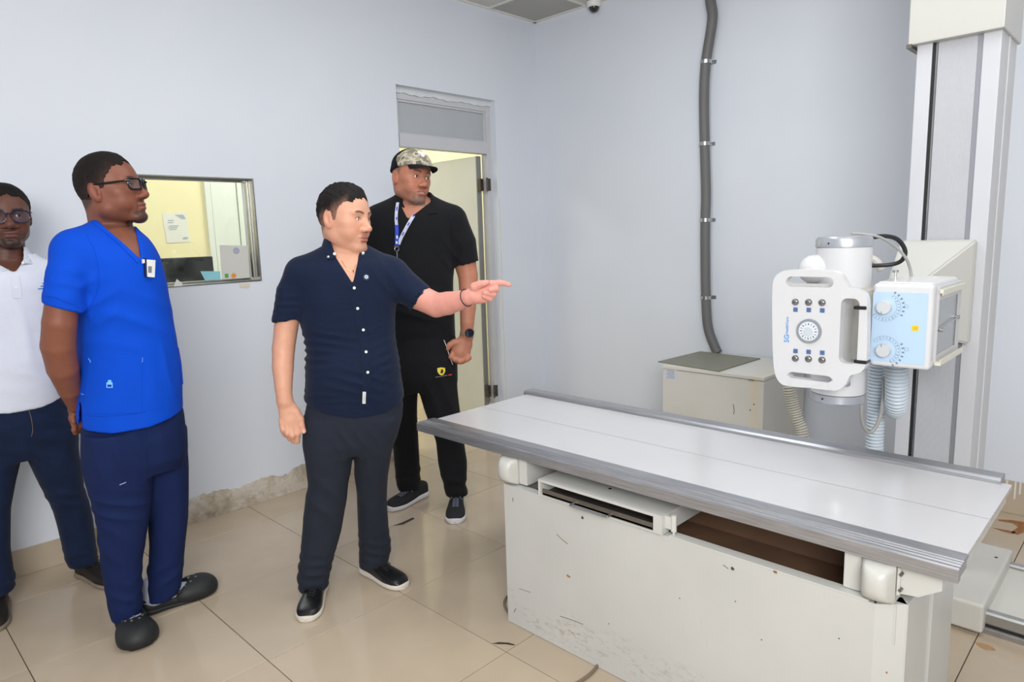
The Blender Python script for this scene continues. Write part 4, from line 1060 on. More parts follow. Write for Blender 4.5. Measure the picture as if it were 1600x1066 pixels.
# ---------------------------------------------------------------- a person's own frame
def ankle(h, t, d=0.075): return (h+(t-h)/np.linalg.norm(t-h)*d)[1]
class Person:
    """local axes: u = to the viewer's right, w = away from the viewer, z = up; origin on the floor"""
    def __init__(s, x, y, label):
        s.o = np.array([x, y, 0.0]); w_ = s.o[:2]-CAM[:2]; s.D = np.linalg.norm(w_); w_ = w_/s.D
        s.w = np.array([w_[0], w_[1], 0]); s.u = np.array([w_[1], -w_[0], 0])
        s.root = empty('person', (x, y, 0), label, 'person', rz=math.atan2(s.u[1], s.u[0]))
        s.c = np.array([(CAM-s.o)@s.u, (CAM-s.o)@s.w, CAM[2]])
    def rl(s, px, py): d = ray(px, py); return np.array([d@s.u, d@s.w, d[2]])
    def L(s, px, py, dw=0.0):
        d = s.rl(px, py); return s.c+d*(dw-s.c[1])/d[1]
    def G(s, px, py, z=0.0):
        d = s.rl(px, py); return s.c+d*(z-s.c[2])/d[2]
    def R(s, px, py, r, dw=0.0): return abs(s.L(px+r, py, dw)[0]-s.L(px-r, py, dw)[0])/2
    def row(s, py, pl, pr, dw, b):
        a = s.L(pl, py, dw); c = s.L(pr, py, dw); m = (a+c)/2
        return (m[2], m[0], dw, (c[0]-a[0])/2, b)
    def leg(s, rows, py0, py1, w0, w1):
        """rows (py, left, right, depth); the depth offset drifts from w0 at the hip to w1 at the ankle"""
        return [s.row(r[0], r[1], r[2], w0+(w1-w0)*min(1, max(0, (r[0]-py0)/(py1-py0))), r[3]) for r in rows]
    def caps(s, F, pts, k=0.012, **kw):
        """chain of tapered capsules; pts=(px,py,dw,rpx)"""
        mode = kw.pop('mode', 'u'); clip = kw.pop('clip', None); T = Field()
        for a, b in zip(pts[:-1], pts[1:]):
            T.cone(s.L(*a[:3]), s.L(*b[:3]), s.R(a[0], a[1], a[3], a[2]), s.R(b[0], b[1], b[3], b[2]), k, **kw)
        lo = np.min([o[0] for o in T.ops], 0); hi = np.max([o[1] for o in T.ops], 0); fs = [o[2] for o in T.ops]
        def fn(X, Y, Z):
            d = fs[0](X, Y, Z)
            for f in fs[1:]:
                e = f(X, Y, Z); hh = np.maximum(0.004-np.abs(d-e), 0)/0.004; d = np.minimum(d, e)-hh*hh*0.001
            if clip is not None:
                q, n_ = clip; n_ = np.array(n_, float); n_ /= np.linalg.norm(n_)
                d = np.maximum(d, (X-q[0])*n_[0]+(Y-q[1])*n_[1]+(Z-q[2])*n_[2])
            return d
        F.add(lo, hi, fn, k, mode)
    def world(s, p): return s.o+s.u*p[0]+s.w*p[1]+np.array([0, 0, p[2]])
def in_hull(P, lo, hi): return ((P > np.array(lo)) & (P < np.array(hi))).all(1)
def clip_faces(P, Fc, boxes):
    """drop coarse faces that a finer patch will cover"""
    c = P[Fc].mean(1); keep = np.ones(len(Fc), bool)
    for lo, hi in boxes: keep &= ~in_hull(c, lo, hi)
    Fc = Fc[keep]; used = np.unique(Fc); mp = -np.ones(len(P), np.int64); mp[used] = np.arange(len(used)); return P[used], mp[Fc]
def multires(F, lo, hi, h, fine):
    """one mesh of the field: coarse box plus finer boxes (lo, hi, h)"""
    P, Fc = F.mesh(lo, hi, h, 1)
    parts = [clip_faces(P, Fc, [(np.array(a)+h*0.6, np.array(b)-h*0.6) for a, b, _ in fine])]
    for i, (a, b, hf) in enumerate(fine):
        parts.append(F.mesh(a, b, hf, 1))
    V = []; Q = []; off = 0
    for P, Fc in parts: V.append(P); Q.append(Fc+off); off += len(P)
    return np.concatenate(V), np.concatenate(Q)

# ---------------------------------------------------------------- heads
class Head:
    def __init__(s, per, px, py, dw, yaw, pitch, roll, sc=1.0, wide=1.0, nose=1.0, jaw=1.0, full=1.0, lips=1.0, chin=1.0, brow=1.0, mouth_open=0.0):
        s.per = per; s.O = per.L(px, py, dw); s.sc = sc; y = math.radians(yaw); p = math.radians(pitch); r = math.radians(roll)
        f = np.array([math.sin(y)*math.cos(p), -math.cos(y)*math.cos(p), math.sin(p)])
        x = np.array([math.cos(y), math.sin(y), 0.0]); z = np.cross(f, x); 
        # x = the person's left when facing the viewer = image right
        s.x = x*math.cos(r)-z*math.sin(r); s.z = z*math.cos(r)+x*math.sin(r); s.f = f
        s.Rm = np.stack([s.x, s.f, s.z], 1)
        if np.linalg.det(s.Rm) < 0: pass
        s.p = dict(wide=wide, nose=nose, jaw=jaw, full=full, lips=lips, chin=chin, brow=brow, mo=mouth_open)
    def W(s, x, y, z): return s.O+s.sc*(s.x*x+s.f*y+s.z*z)
    def loc(s, P): return ((P-s.O)@s.Rm)/s.sc
    def e(s, F, c, r, k=0.01, mode='u', rot=None):
        R = s.Rm
        if rot is not None: R = s.Rm @ np.array(Matrix.Rotation(math.radians(rot[1]), 3, rot[0]))
        F.ell(s.W(*c), np.array(r)*s.sc, R, k*s.sc, mode)
    def skull(s, F, grow=0.0, k=0.03):
        w = s.p['wide']
        s.e(F, (0, -0.001, 0.034), (0.075*w+grow, 0.086+grow, 0.083+grow), k)
        s.e(F, (0, 0.026, 0.018), (0.067*w+grow, 0.066+grow, 0.078+grow), k)
        s.e(F, (0, -0.014, 0.0), (0.066*w+grow, 0.062+grow, 0.07+grow), k)
    def build(s, F):
        p = s.p; w, fu, jw = p['wide'], p['full'], p['jaw']
        s.skull(F)
        s.e(F, (0, 0.028, -0.030), (0.060*w*fu, 0.060, 0.062), 0.03)
        s.e(F, (0, 0.024, -0.062), (0.050*jw, 0.052, 0.038), 0.03)
        for q in (-1, 1):
            s.e(F, (q*0.046*jw, -0.002, -0.055), (0.016, 0.026, 0.022), 0.03)
            s.e(F, (q*0.036*fu, 0.052, -0.040), (0.025, 0.026, 0.030), 0.025)        # cheek
            s.e(F, (q*0.046*w, 0.050, -0.012), (0.021, 0.022, 0.014), 0.02)          # cheekbone
            s.e(F, (q*0.027, 0.077, 0.023), (0.025, 0.012, 0.0085*p['brow']), 0.014)  # brow ridge
        s.e(F, (0, 0.074, -0.099), (0.025*p['chin'], 0.020, 0.018), 0.018)
        for q in (-1, 1): F.cone(s.W(q*0.050*jw, 0.000, -0.066), s.W(q*0.014, 0.066, -0.101), 0.013*s.sc, 0.012*s.sc, 0.022*s.sc)
        s.e(F, (0, 0.070, -0.066), (0.031, 0.022, 0.020), 0.016)                     # muzzle
        # eye sockets
        for q in (-1, 1): s.e(F, (q*0.032, 0.098, 0.003), (0.019, 0.017, 0.0115), 0.010, 's')
        nz = p['nose']
        F.cone(s.W(0, 0.082, 0.014), s.W(0, 0.106, -0.030), 0.0085*s.sc, 0.0115*s.sc*nz, 0.012*s.sc)
        s.e(F, (0, 0.107, -0.033), (0.0125*nz, 0.0115, 0.010), 0.008)
        for q in (-1, 1): s.e(F, (q*0.0135*nz, 0.097, -0.037), (0.009*nz, 0.012, 0.0085), 0.006)
        for q in (-1, 1): s.e(F, (q*0.0075*nz, 0.104, -0.0445), (0.0035, 0.005, 0.004), 0.003, 's')
        # lids over the eyeballs, then the slit
        for q in (-1, 1):
            s.e(F, (q*0.0315, 0.0735, 0.002), (0.0150, 0.0148, 0.0140), 0.004)
            s.e(F, (q*0.0315, 0.0900, 0.0010), (0.0135, 0.0085, 0.0060), 0.002, 's')
        # lips
        lp = p['lips']
        s.e(F, (0, 0.0895, -0.0605), (0.0235, 0.0090, 0.0055*lp), 0.006)
        s.e(F, (0, 0.0880, -0.0735), (0.0200, 0.0095, 0.0065*lp), 0.006)
        if p['mo'] > 0: s.e(F, (0, 0.0960, -0.0670), (0.017, 0.012, 0.0045*p['mo']), 0.003, 's')
        else: s.e(F, (0, 0.0990, -0.0668), (0.024, 0.0060, 0.0016), 0.003, 's')
        s.e(F, (0, 0.094, -0.0835), (0.018, 0.006, 0.004), 0.006, 's')
        for q in (-1, 1):                                                            # ears
            s.e(F, (q*0.0775*w, -0.010, -0.006), (0.0090, 0.0190, 0.0320), 0.006, rot=('X', 10))
            s.e(F, (q*0.0870*w, -0.004, -0.004), (0.0065, 0.0105, 0.0190), 0.004, 's', rot=('X', 10))
            s.e(F, (q*0.0800*w, 0.004, -0.010), (0.0050, 0.0040, 0.0080), 0.004)
    def bbox(s):
        return s.O-0.155*s.sc, s.O+0.155*s.sc
    def colors(s, P, base, lipc, browc, beard=None, beardc=None, shadow=None):
        q = s.loc(P); x, y, z = q.T; ax = np.abs(x); C_ = np.tile(base, (len(P), 1)).astype(float)
        def blend(m, c):
            C_[:] = C_*(1-m[:, None])+np.array(c)*m[:, None]
        near = (y > 0.0) & (np.linalg.norm(q, axis=1) < 0.16)
        # natural reddening of cheeks, nose, ears
        red = base*np.array([1.06, 0.86, 0.82])
        m = np.exp(-((ax-0.036)/0.02)**2-((z+0.03)/0.022)**2)*(y > 0.03)+np.exp(-(x/0.014)**2-((z+0.034)/0.014)**2)*(y > 0.09)
        m = m+((ax > 0.072) & (np.abs(z) < 0.04) & (np.abs(y+0.016) < 0.03))*0.7
        blend(np.clip(m, 0, 1)*0.55, red)
        if shadow is not None:  # scalp colour above the hairline, under the hair
            hair = sstep(0.0, 0.02, z-np.interp(y, HLY, HLZ)+0.004)*(np.linalg.norm(q, axis=1) < 0.2); blend(hair*0.85, shadow)
        if beard:
            jawm = sstep(-0.052, -0.080, z)*sstep(0.10, 0.05, np.maximum(0, -y+0.0)*3)*(y > -0.022)*(np.linalg.norm(q*[1, 1, .9], axis=1) > 0.05)*(z > -0.125)
            side = sstep(0.012, 0.022, ax-0.012+0*y)
            mask = jawm*np.maximum(sstep(0.034, 0.046, ax), sstep(-0.078, -0.086, z))
            mous = np.exp(-((z+0.0515)/0.006)**2)*sstep(0.032, 0.020, ax)*(y > 0.07)
            gt = sstep(-0.080, -0.088, z)*sstep(0.036, 0.024, ax)*(y > 0.03)*(z > -0.125)
            con = np.exp(-((ax-0.029)/0.005)**2)*(z < -0.05)*(z > -0.095)*(y > 0.05)
            nz_ = 0.82+0.18*vnoise(P, 700, 5)
            m = np.clip(mask*beard[0]+mous*beard[1]+gt*beard[2]+con*beard[1]*0.8, 0, 1)*nz_
            blend(np.clip(m, 0, 1), beardc)
        # lips
        m = (((x/0.0245)**2+((z+0.0600)/0.0062)**2) < 1)*0.8*(y > 0.07)+(((x/0.0215)**2+((z+0.0740)/0.0078)**2) < 1)*1.0*(y > 0.07)
        blend(np.clip(m, 0, 1)*0.85, lipc)
        m = np.exp(-((z+0.0668-0.05*ax*0)/0.0016)**2)*(ax < 0.025)*(y > 0.07); blend(m*0.8, lipc*0.35)  # mouth line: shade of the crease put into the lip colour
        # brows, lash line
        bz = 0.0205+0.006*np.sin(np.clip((ax-0.012)/0.036, 0, 1)*2.4)
        m = np.exp(-((z-bz)/0.0042)**4)*sstep(0.010, 0.015, ax)*sstep(0.052, 0.044, ax)*(y > 0.04); blend(m*0.88, browc)
        bz = 0.0010+0.0066*np.sqrt(np.clip(1-((ax-0.0315)/0.0138)**2, 0, 1))
        m = np.exp(-((z-bz)/0.0015)**2)*(np.abs(ax-0.0315) < 0.0145)*(y > 0.06); blend(m*0.9, browc*0.4)
        m = np.exp(-((z+0.045)/0.004)**2-((ax-0.0075)/0.004)**2)*(y > 0.09); blend(m*0.45, base*0.4)  # nostrils: shade of the recess painted into the skin colour
        return C_
    def eyes(s, root, look=(0, 0), white=(215, 208, 204), iris=(52, 34, 24)):
        for q in (-1, 1):
            bm = B(); me_c = s.W(q*0.0315, 0.0735, 0.002); r = 0.0129*s.sc
            bmesh.ops.create_uvsphere(bm, u_segments=36, v_segments=24, radius=r)
            g = s.f*1.0+s.x*look[0]+s.z*look[1]; g /= np.linalg.norm(g)
            me = bpy.data.meshes.new('eye'); Pv = []
            for v in bm.verts: v.co = v.co+Vector(me_c)
            for f in bm.faces: f.smooth = True
            bm.to_mesh(me); bm.free()
            co = np.array([v.co for v in me.vertices])-me_c; c = co@g/r
            colr = np.where((c > 0.965)[:, None], lin(12, 10, 10), np.where((c > 0.86)[:, None], lin(*iris), lin(*white)))
            ca = me.color_attributes.new('Col', 'FLOAT_COLOR', 'POINT'); ca.data.foreach_set('color', np.c_[colr, np.ones(len(co))].astype(np.float32).ravel())
            link('eye', me, M_eye, root)
    def hair(s, root, m, col, tmax=0.010, fade=0.0026, seed=1, curl=0.0012, freq=420, h=0.0022, hl=None, skin=None, name='hair'):
        F = Field(); s.skull(F, 0.0)
        hy, hz = (HLY, HLZ) if hl is None else hl
        lo, hi = s.bbox(); Pn = s
        def thick(X, Y, Z):
            dx, dy, dz = X-s.O[0], Y-s.O[1], Z-s.O[2]
            x = (dx*s.x[0]+dy*s.x[1]+dz*s.x[2])/s.sc; y = (dx*s.f[0]+dy*s.f[1]+dz*s.f[2])/s.sc; z = (dx*s.z[0]+dy*s.z[1]+dz*s.z[2])/s.sc
            return x, y, z
        # grow the skull by a thickness that rises from the hairline to the crown
        P0, F0 = None, None
        def base(X, Y, Z): return 0
        ops = F.ops; F2 = Field()
        def f_all(X, Y, Z):
            x, y, z = thick(X, Y, Z); cur = None
            for (a, b, fn, mode, k) in ops:
                d = fn(X, Y, Z)
                if cur is None: cur = d
                else:
                    hh = np.maximum(k-np.abs(cur-d), 0)/k; cur = np.minimum(cur, d)-hh*hh*k*0.25
            line = np.interp(y, hy, hz)+0.004*np.sin(x*170+seed)+0.0025*np.sin(x*410+z*300)+0.02*np.clip((np.abs(x)-0.02)/0.05, 0, 1)*sstep(0.05, 0.075, y)*-1
            t = fade+(tmax-fade)*sstep(0.0, 0.050, z-line)*sstep(-0.10, 0.06, z+0.25*y)
            return np.maximum(cur-t*s.sc, (line-z)*0.8*s.sc)
        F2.fn(lo, hi, f_all, 0, 'u')
        P, Fc = F2.mesh(lo, hi, h, 1); N = vnormals(P, Fc)
        q = s.loc(P); ln = np.interp(q[:, 1], hy, hz)
        amp = curl*sstep(0.0, 0.05, q[:, 2]-ln)
        P = P+N*(amp*vnoise(P, freq, seed))[:, None]
        cc = np.tile(col, (len(P), 1))*(0.8+0.25*vnoise(P, 900, 3))[:, None]
        if skin is not None:
            zs = np.interp(q[:, 1], [-0.13, -0.06, -0.03, 0.0, 0.03, 0.06, 0.1], [-0.05, -0.04, -0.015, -0.002, 0.018, 0.05, 0.07])
            mk = (1-sstep(-0.01, 0.055, q[:, 2]-zs))*sstep(0.064, 0.05, q[:, 1])*0.75*np.clip(0.9+0.3*vnoise(P, 800, 8), 0, 1)
            cc = cc*(1-mk[:, None])+skin*mk[:, None]
        return np_mesh(name, P, Fc, M_hair if m is None else m, root, np.clip(cc, 0, 1))
HLY = [-0.13, -0.06, -0.030, -0.022, 0.006, 0.010, 0.022, 0.030, 0.042, 0.055, 0.070, 0.10]
HLZ = [-0.060, -0.055, -0.040, 0.018, 0.018, 0.002, 0.004, 0.034, 0.048, 0.066, 0.076, 0.080]
M_eye = attr_mat('eyeball', 0.12, bump=0, var=0.0)
M_skin = attr_mat('skin', 0.48, bump=0.12, bscale=350, bdist=0.0006, sss=0.06, spec=0.35, var=0.05)
M_hair = attr_mat('hair', 0.75, bump=0.7, bscale=420, bdist=0.002, var=0.25, spec=0.25)
def cloth_mat(name, c, weave=900, rough=0.85, bump=0.25, sheen=0.2, var=0.06):
    t = NT(name); v = t.tc(); n = t.noise(v, 14, 4)
    a = srgb(*c); lo = tuple(x*(1-var) for x in a[:3])+(1,); hi = tuple(min(1, x*(1+var)) for x in a[:3])+(1,)
    t.l(t.ramp(n, [(0.3, lo), (0.7, hi)]), t.b.inputs['Base Color'])
    t.b.inputs['Roughness'].default_value = rough; t.b.inputs['Sheen Weight'].default_value = sheen; t.b.inputs['Specular IOR Level'].default_value = 0.2
    b1 = t.noise(v, weave, 1); b2 = t.noise(t.tc(scale=(1, 1, 2.2)), 22, 3)
    h = t.math('ADD', t.math('MULTIPLY', b1, 0.15), b2)
    t.bump(h, bump, 0.006); return t.m
def cloth(name, F, lo, hi, h, m, root, folds=(), colfn=None, smooth=2):
    P, Fc = F.mesh(lo, hi, h, smooth); N = vnormals(P, Fc); d = np.zeros(len(P))
    for f in folds: d += f(P)
    P = P+N*d[:, None]
    return np_mesh(name, P, Fc, m, root, None if colfn is None else colfn(P))
def fold(c, dirv, wl, amp, rad, seed=0, sharp=1.0):
    """a patch of creases: centre, direction across the creases, wavelength, height, radii (u,w,z)"""
    c = np.array(c, float); dv = np.array(dirv, float); dv /= np.linalg.norm(dv); rad = np.array(rad, float)
    def f(P):
        q = P-c; g = np.exp(-((q/rad)**2).sum(1)); ph = q@dv*2*math.pi/wl+3.2*vnoise(P, 9, seed)+seed
        v = np.sin(ph); v = np.where(v > 0, v**1.6, -0.45*np.abs(v)); g = g*(0.35+0.65*np.clip(0.5+0.9*vnoise(P, 12, seed+40), 0, 1)); v = np.sign(v)*np.abs(v)**sharp
        return 1.9*amp*g*v
    return f
def soft(amp, f, seed): return lambda P: amp*vnoise(P, f, seed)
def frustum_shell(F, c0, c1, r0, r1, th, k=0.003):
    """hollow cone between c0 (low) and c1 (high): a standing collar"""
    c0 = np.array(c0, float); c1 = np.array(c1, float); ax = c1-c0; L = np.linalg.norm(ax); ax = ax/L
    m = max(r0, r1)+th+0.01
    def fn(X, Y, Z):
        px, py, pz = X-c0[0], Y-c0[1], Z-c0[2]; t = px*ax[0]+py*ax[1]+pz*ax[2]
        rad = np.sqrt(np.maximum(px**2+py**2+pz**2-t*t, 0)); rr = r0+(r1-r0)*np.clip(t/L, 0, 1)
        return np.maximum(np.abs(rad-rr)-th/2, np.maximum(t-L, -t))
    F.add(np.minimum(c0, c1)-m, np.maximum(c0, c1)+m, fn, k, 'u')
def poly_cut(F, pts, w0, w1, k=0.004, mode='s'):
    """subtract a convex outline (points read in u,z) extruded along w from w0 to w1"""
    T = [np.array(p)[[0, 2]] for p in pts]
    area_ = sum(T[i][0]*T[(i+1) % len(T)][1]-T[(i+1) % len(T)][0]*T[i][1] for i in range(len(T)))
    if area_ < 0: T = T[::-1]
    def fn(X, Y, Z):
        d = None
        for i in range(len(T)):
            p, q = T[i], T[(i+1) % len(T)]; e = (q-p)/np.linalg.norm(q-p); nn = np.array([e[1], -e[0]])
            v = (X-p[0])*nn[0]+(Z-p[1])*nn[1]; d = v if d is None else np.maximum(d, v)
        return np.maximum(d, np.maximum(w0-Y, Y-w1))
    A_ = np.array([min(t[0] for t in T), w0, min(t[1] for t in T)])-0.02; B_ = np.array([max(t[0] for t in T), w1, max(t[1] for t in T)])+0.02
    F.fn(A_, B_, fn, k, mode)
def cut_plane(F, p, n, lo, hi, k=0.002):
    """remove everything on the side the normal points to"""
    p = np.array(p, float); n = np.array(n, float); n /= np.linalg.norm(n)
    F.fn(lo, hi, lambda X, Y, Z: (X-p[0])*n[0]+(Y-p[1])*n[1]+(Z-p[2])*n[2], k, 'i')
# ---------------------------------------------------------------- shoes
def shoe_mesh(per, heel, toe, wd=0.102, ht=0.075, toe_h=0.045, square=0.0, sole=0.024, upper_m=None, sole_m=None, ankle=True, name='shoe', lift=0.0):
    """built along the heel-toe line; returns the shoe object (upper) with its sole as a part"""
    heel = np.array([heel[0], heel[1], 0.0]); toe = np.array([toe[0], toe[1], 0.0]); ax = toe-heel; Ln = np.linalg.norm(ax); ax /= Ln; sd = np.array([-ax[1], ax[0], 0])
    ts = np.array([0, .02, .06, .12, .2, .3, .42, .55, .68, .78, .86, .92, .96, .985, 1.0])
    hw = np.interp(ts, [0, .02, .06, .15, .35, .55, .72, .86, .95, .985, 1], np.array([.10, .24, .31, .35, .34, .42, .50, .46, .33, .20+.1*square, .04+.1*square])*wd)
    hw_s = hw*1.04+0.004
    top = np.interp(ts, [0, .05, .2, .32, .45, .6, .8, .93, 1.0], [ht*.85, ht*1.02, ht*1.05, ht, ht*.86, ht*.68, toe_h, toe_h*.8, toe_h*.35])
    def ring(bm, t, w_, z0, z1, cx, ex=0.62, n=20, flat=False):
        vs = []
        for k in range(n):
            a = math.pi*2*k/n; c, sn = math.cos(a), math.sin(a)
            x = w_*np.sign(c)*abs(c)**(0.75)
            z = (z0+z1)/2+(z1-z0)/2*np.sign(sn)*abs(sn)**(0.35 if flat or sn < 0 else ex)
            p = heel+ax*(t*Ln)+sd*(x+cx)+np.array([0, 0, z]); vs.append(bm.verts.new(p))
        return vs
    def build(w_, z0f, z1f, flat):
        bm = B(); R = [ring(bm, t, w_[i], z0f(i), z1f(i), 0.0, flat=flat) for i, t in enumerate(ts)]
        bm.faces.new(R[0][::-1]); bm.faces.new(R[-1])
        for A, C_ in zip(R[:-1], R[1:]):
            n = len(A)
            for k in range(n): bm.faces.new((A[k], A[(k+1) % n], C_[(k+1) % n], C_[k]))
        return bm
    def fin(nm, bm, m, par):
        bmesh.ops.recalc_face_normals(bm, faces=bm.faces)
        me = bpy.data.meshes.new(nm)
        for f in bm.faces: f.smooth = True
        bm.to_mesh(me); bm.free(); o = link(nm, me, m, par); md = o.modifiers.new('s', 'SUBSURF'); md.levels = md.render_levels = 1; return o
    up = fin(name, build(hw, lambda i: 0.006+lift, lambda i: top[i]+lift, False), upper_m, per.root)
    so = fin('sole', build(hw_s, lambda i: 0.0+lift, lambda i: lift+sole*(1.15 if ts[i] < .35 else (0.85 if ts[i] < .75 else 1.0)), True), sole_m, up)
    return up, heel, ax, sd, Ln, (ts, hw, top)
def laces(per, up, heel, ax, sd, Ln, prof, m, n=5, t0=0.36, t1=0.62, bow=True, r=0.0019, spread=0.016):
    ts, hw, top = prof; bm = B()
    H = lambda t: np.interp(t, ts, top)
    for k in range(n):
        a = t0+(t1-t0)*k/(n-1); b = a-0.045
        for q in (-1, 1):
            pts = []
            for j in range(6):
                f = j/5; x = (-spread+2*spread*f)*q; t = a+(b-a)*f
                pts.append(heel+ax*(t*Ln)+sd*x+np.array([0, 0, H(t)*(1-0.35*(x/0.05)**2)+0.0025]))
            tube(bm, pts, r, 6)
    if bow:
        t = t0-0.04; c = heel+ax*(t*Ln)+np.array([0, 0, H(t)+0.006])
        for q in (-1, 1):
            lp = smooth_path([c, c+sd*0.02*q+np.array([0, 0, 0.010]), c+sd*0.034*q+ax*0.008+np.array([0, 0, -0.002]), c+sd*0.018*q+ax*0.010+np.array([0, 0, -0.003]), c], 5)
            tube(bm, lp, r, 6)
            tube(bm, smooth_path([c, c+sd*0.018*q+ax*0.02+np.array([0, 0, -0.004]), c+sd*0.036*q+ax*0.03+np.array([0, 0, -0.022])], 5), r, 6)
    bmesh.ops.recalc_face_normals(bm, faces=bm.faces)
    me = bpy.data.meshes.new('laces')
    for f in bm.faces: f.smooth = True
    bm.to_mesh(me); bm.free(); return link('laces', me, m, up)
def bake_local(name, bm, m, parent, smooth=True):
    """bmesh already in the person's frame"""
    bmesh.ops.recalc_face_normals(bm, faces=bm.faces)
    me = bpy.data.meshes.new(name)
    for f in bm.faces: f.smooth = smooth
    for e in bm.edges: e.smooth = not (len(e.link_faces) == 2 and e.calc_face_angle(0) > 0.7)
    bm.to_mesh(me); bm.free(); return link(name, me, m, parent)
def glasses(H, root, m_frame, m_lens, lw=0.026, lh=0.018, y=0.102, z=0.001, sq=3.0, r=0.0022, gap=0.0185, tipz=0.006):
    bm = B(); 
    g = None
    for q in (-1, 1):
        cx = q*(gap+lw-0.002); pts = []
        for k in range(28):
            a = 2*math.pi*k/28; c, s_ = math.cos(a), math.sin(a)
            xx = np.sign(c)*abs(c)**(2/sq)*lw; zz = np.sign(s_)*abs(s_)**(2/sq)*lh
            wdr = 1.0+0.08*(zz > 0)
            pts.append(H.W(cx+xx*wdr, y-abs(cx+xx)*0.16*abs(cx+xx)/0.04, z+zz))
        tube(bm, pts, r*H.sc, 8, closed=True)
        ex = cx+q*lw*1.04
        tube(bm, smooth_path([H.W(ex, y-0.011, z+lh*0.62), H.W(q*0.0785*H.p['wide'], y-0.03, z+lh*0.62), H.W(q*0.0800*H.p['wide'], 0.01, z+lh*0.45+tipz), H.W(q*0.0790*H.p['wide'], -0.018, z+lh*0.3+tipz), H.W(q*0.077*H.p['wide'], -0.035, -0.016)], 6), r*H.sc, 8)
    tube(bm, smooth_path([H.W(-gap+0.001, y-0.002, z+lh*0.35), H.W(0, y+0.003, z+lh*0.55), H.W(gap-0.001, y-0.002, z+lh*0.35)], 6), r*H.sc, 8)
    g = bake_local('glasses', bm, m_frame, root)
    for q in (-1, 1):
        bm = B(); cx = q*(gap+lw-0.002); N = 28; ring_ = []
        for k in range(N):
            a = 2*math.pi*k/N; c, s_ = math.cos(a), math.sin(a)
            xx = np.sign(c)*abs(c)**(2/sq)*lw; zz = np.sign(s_)*abs(s_)**(2/sq)*lh
            ring_.append((cx+xx, y-abs(cx+xx)*0.16*abs(cx+xx)/0.04, z+zz))
        A = [bm.verts.new(H.W(*p)) for p in ring_]; C_ = [bm.verts.new(H.W(p[0], p[1]-0.0015, p[2])) for p in ring_]
        bm.faces.new(A); bm.faces.new(C_[::-1])
        for k in range(N): bm.faces.new((A[k], A[(k+1) % N], C_[(k+1) % N], C_[k]))
        bake_local('lens', bm, m_lens, g)
    return g

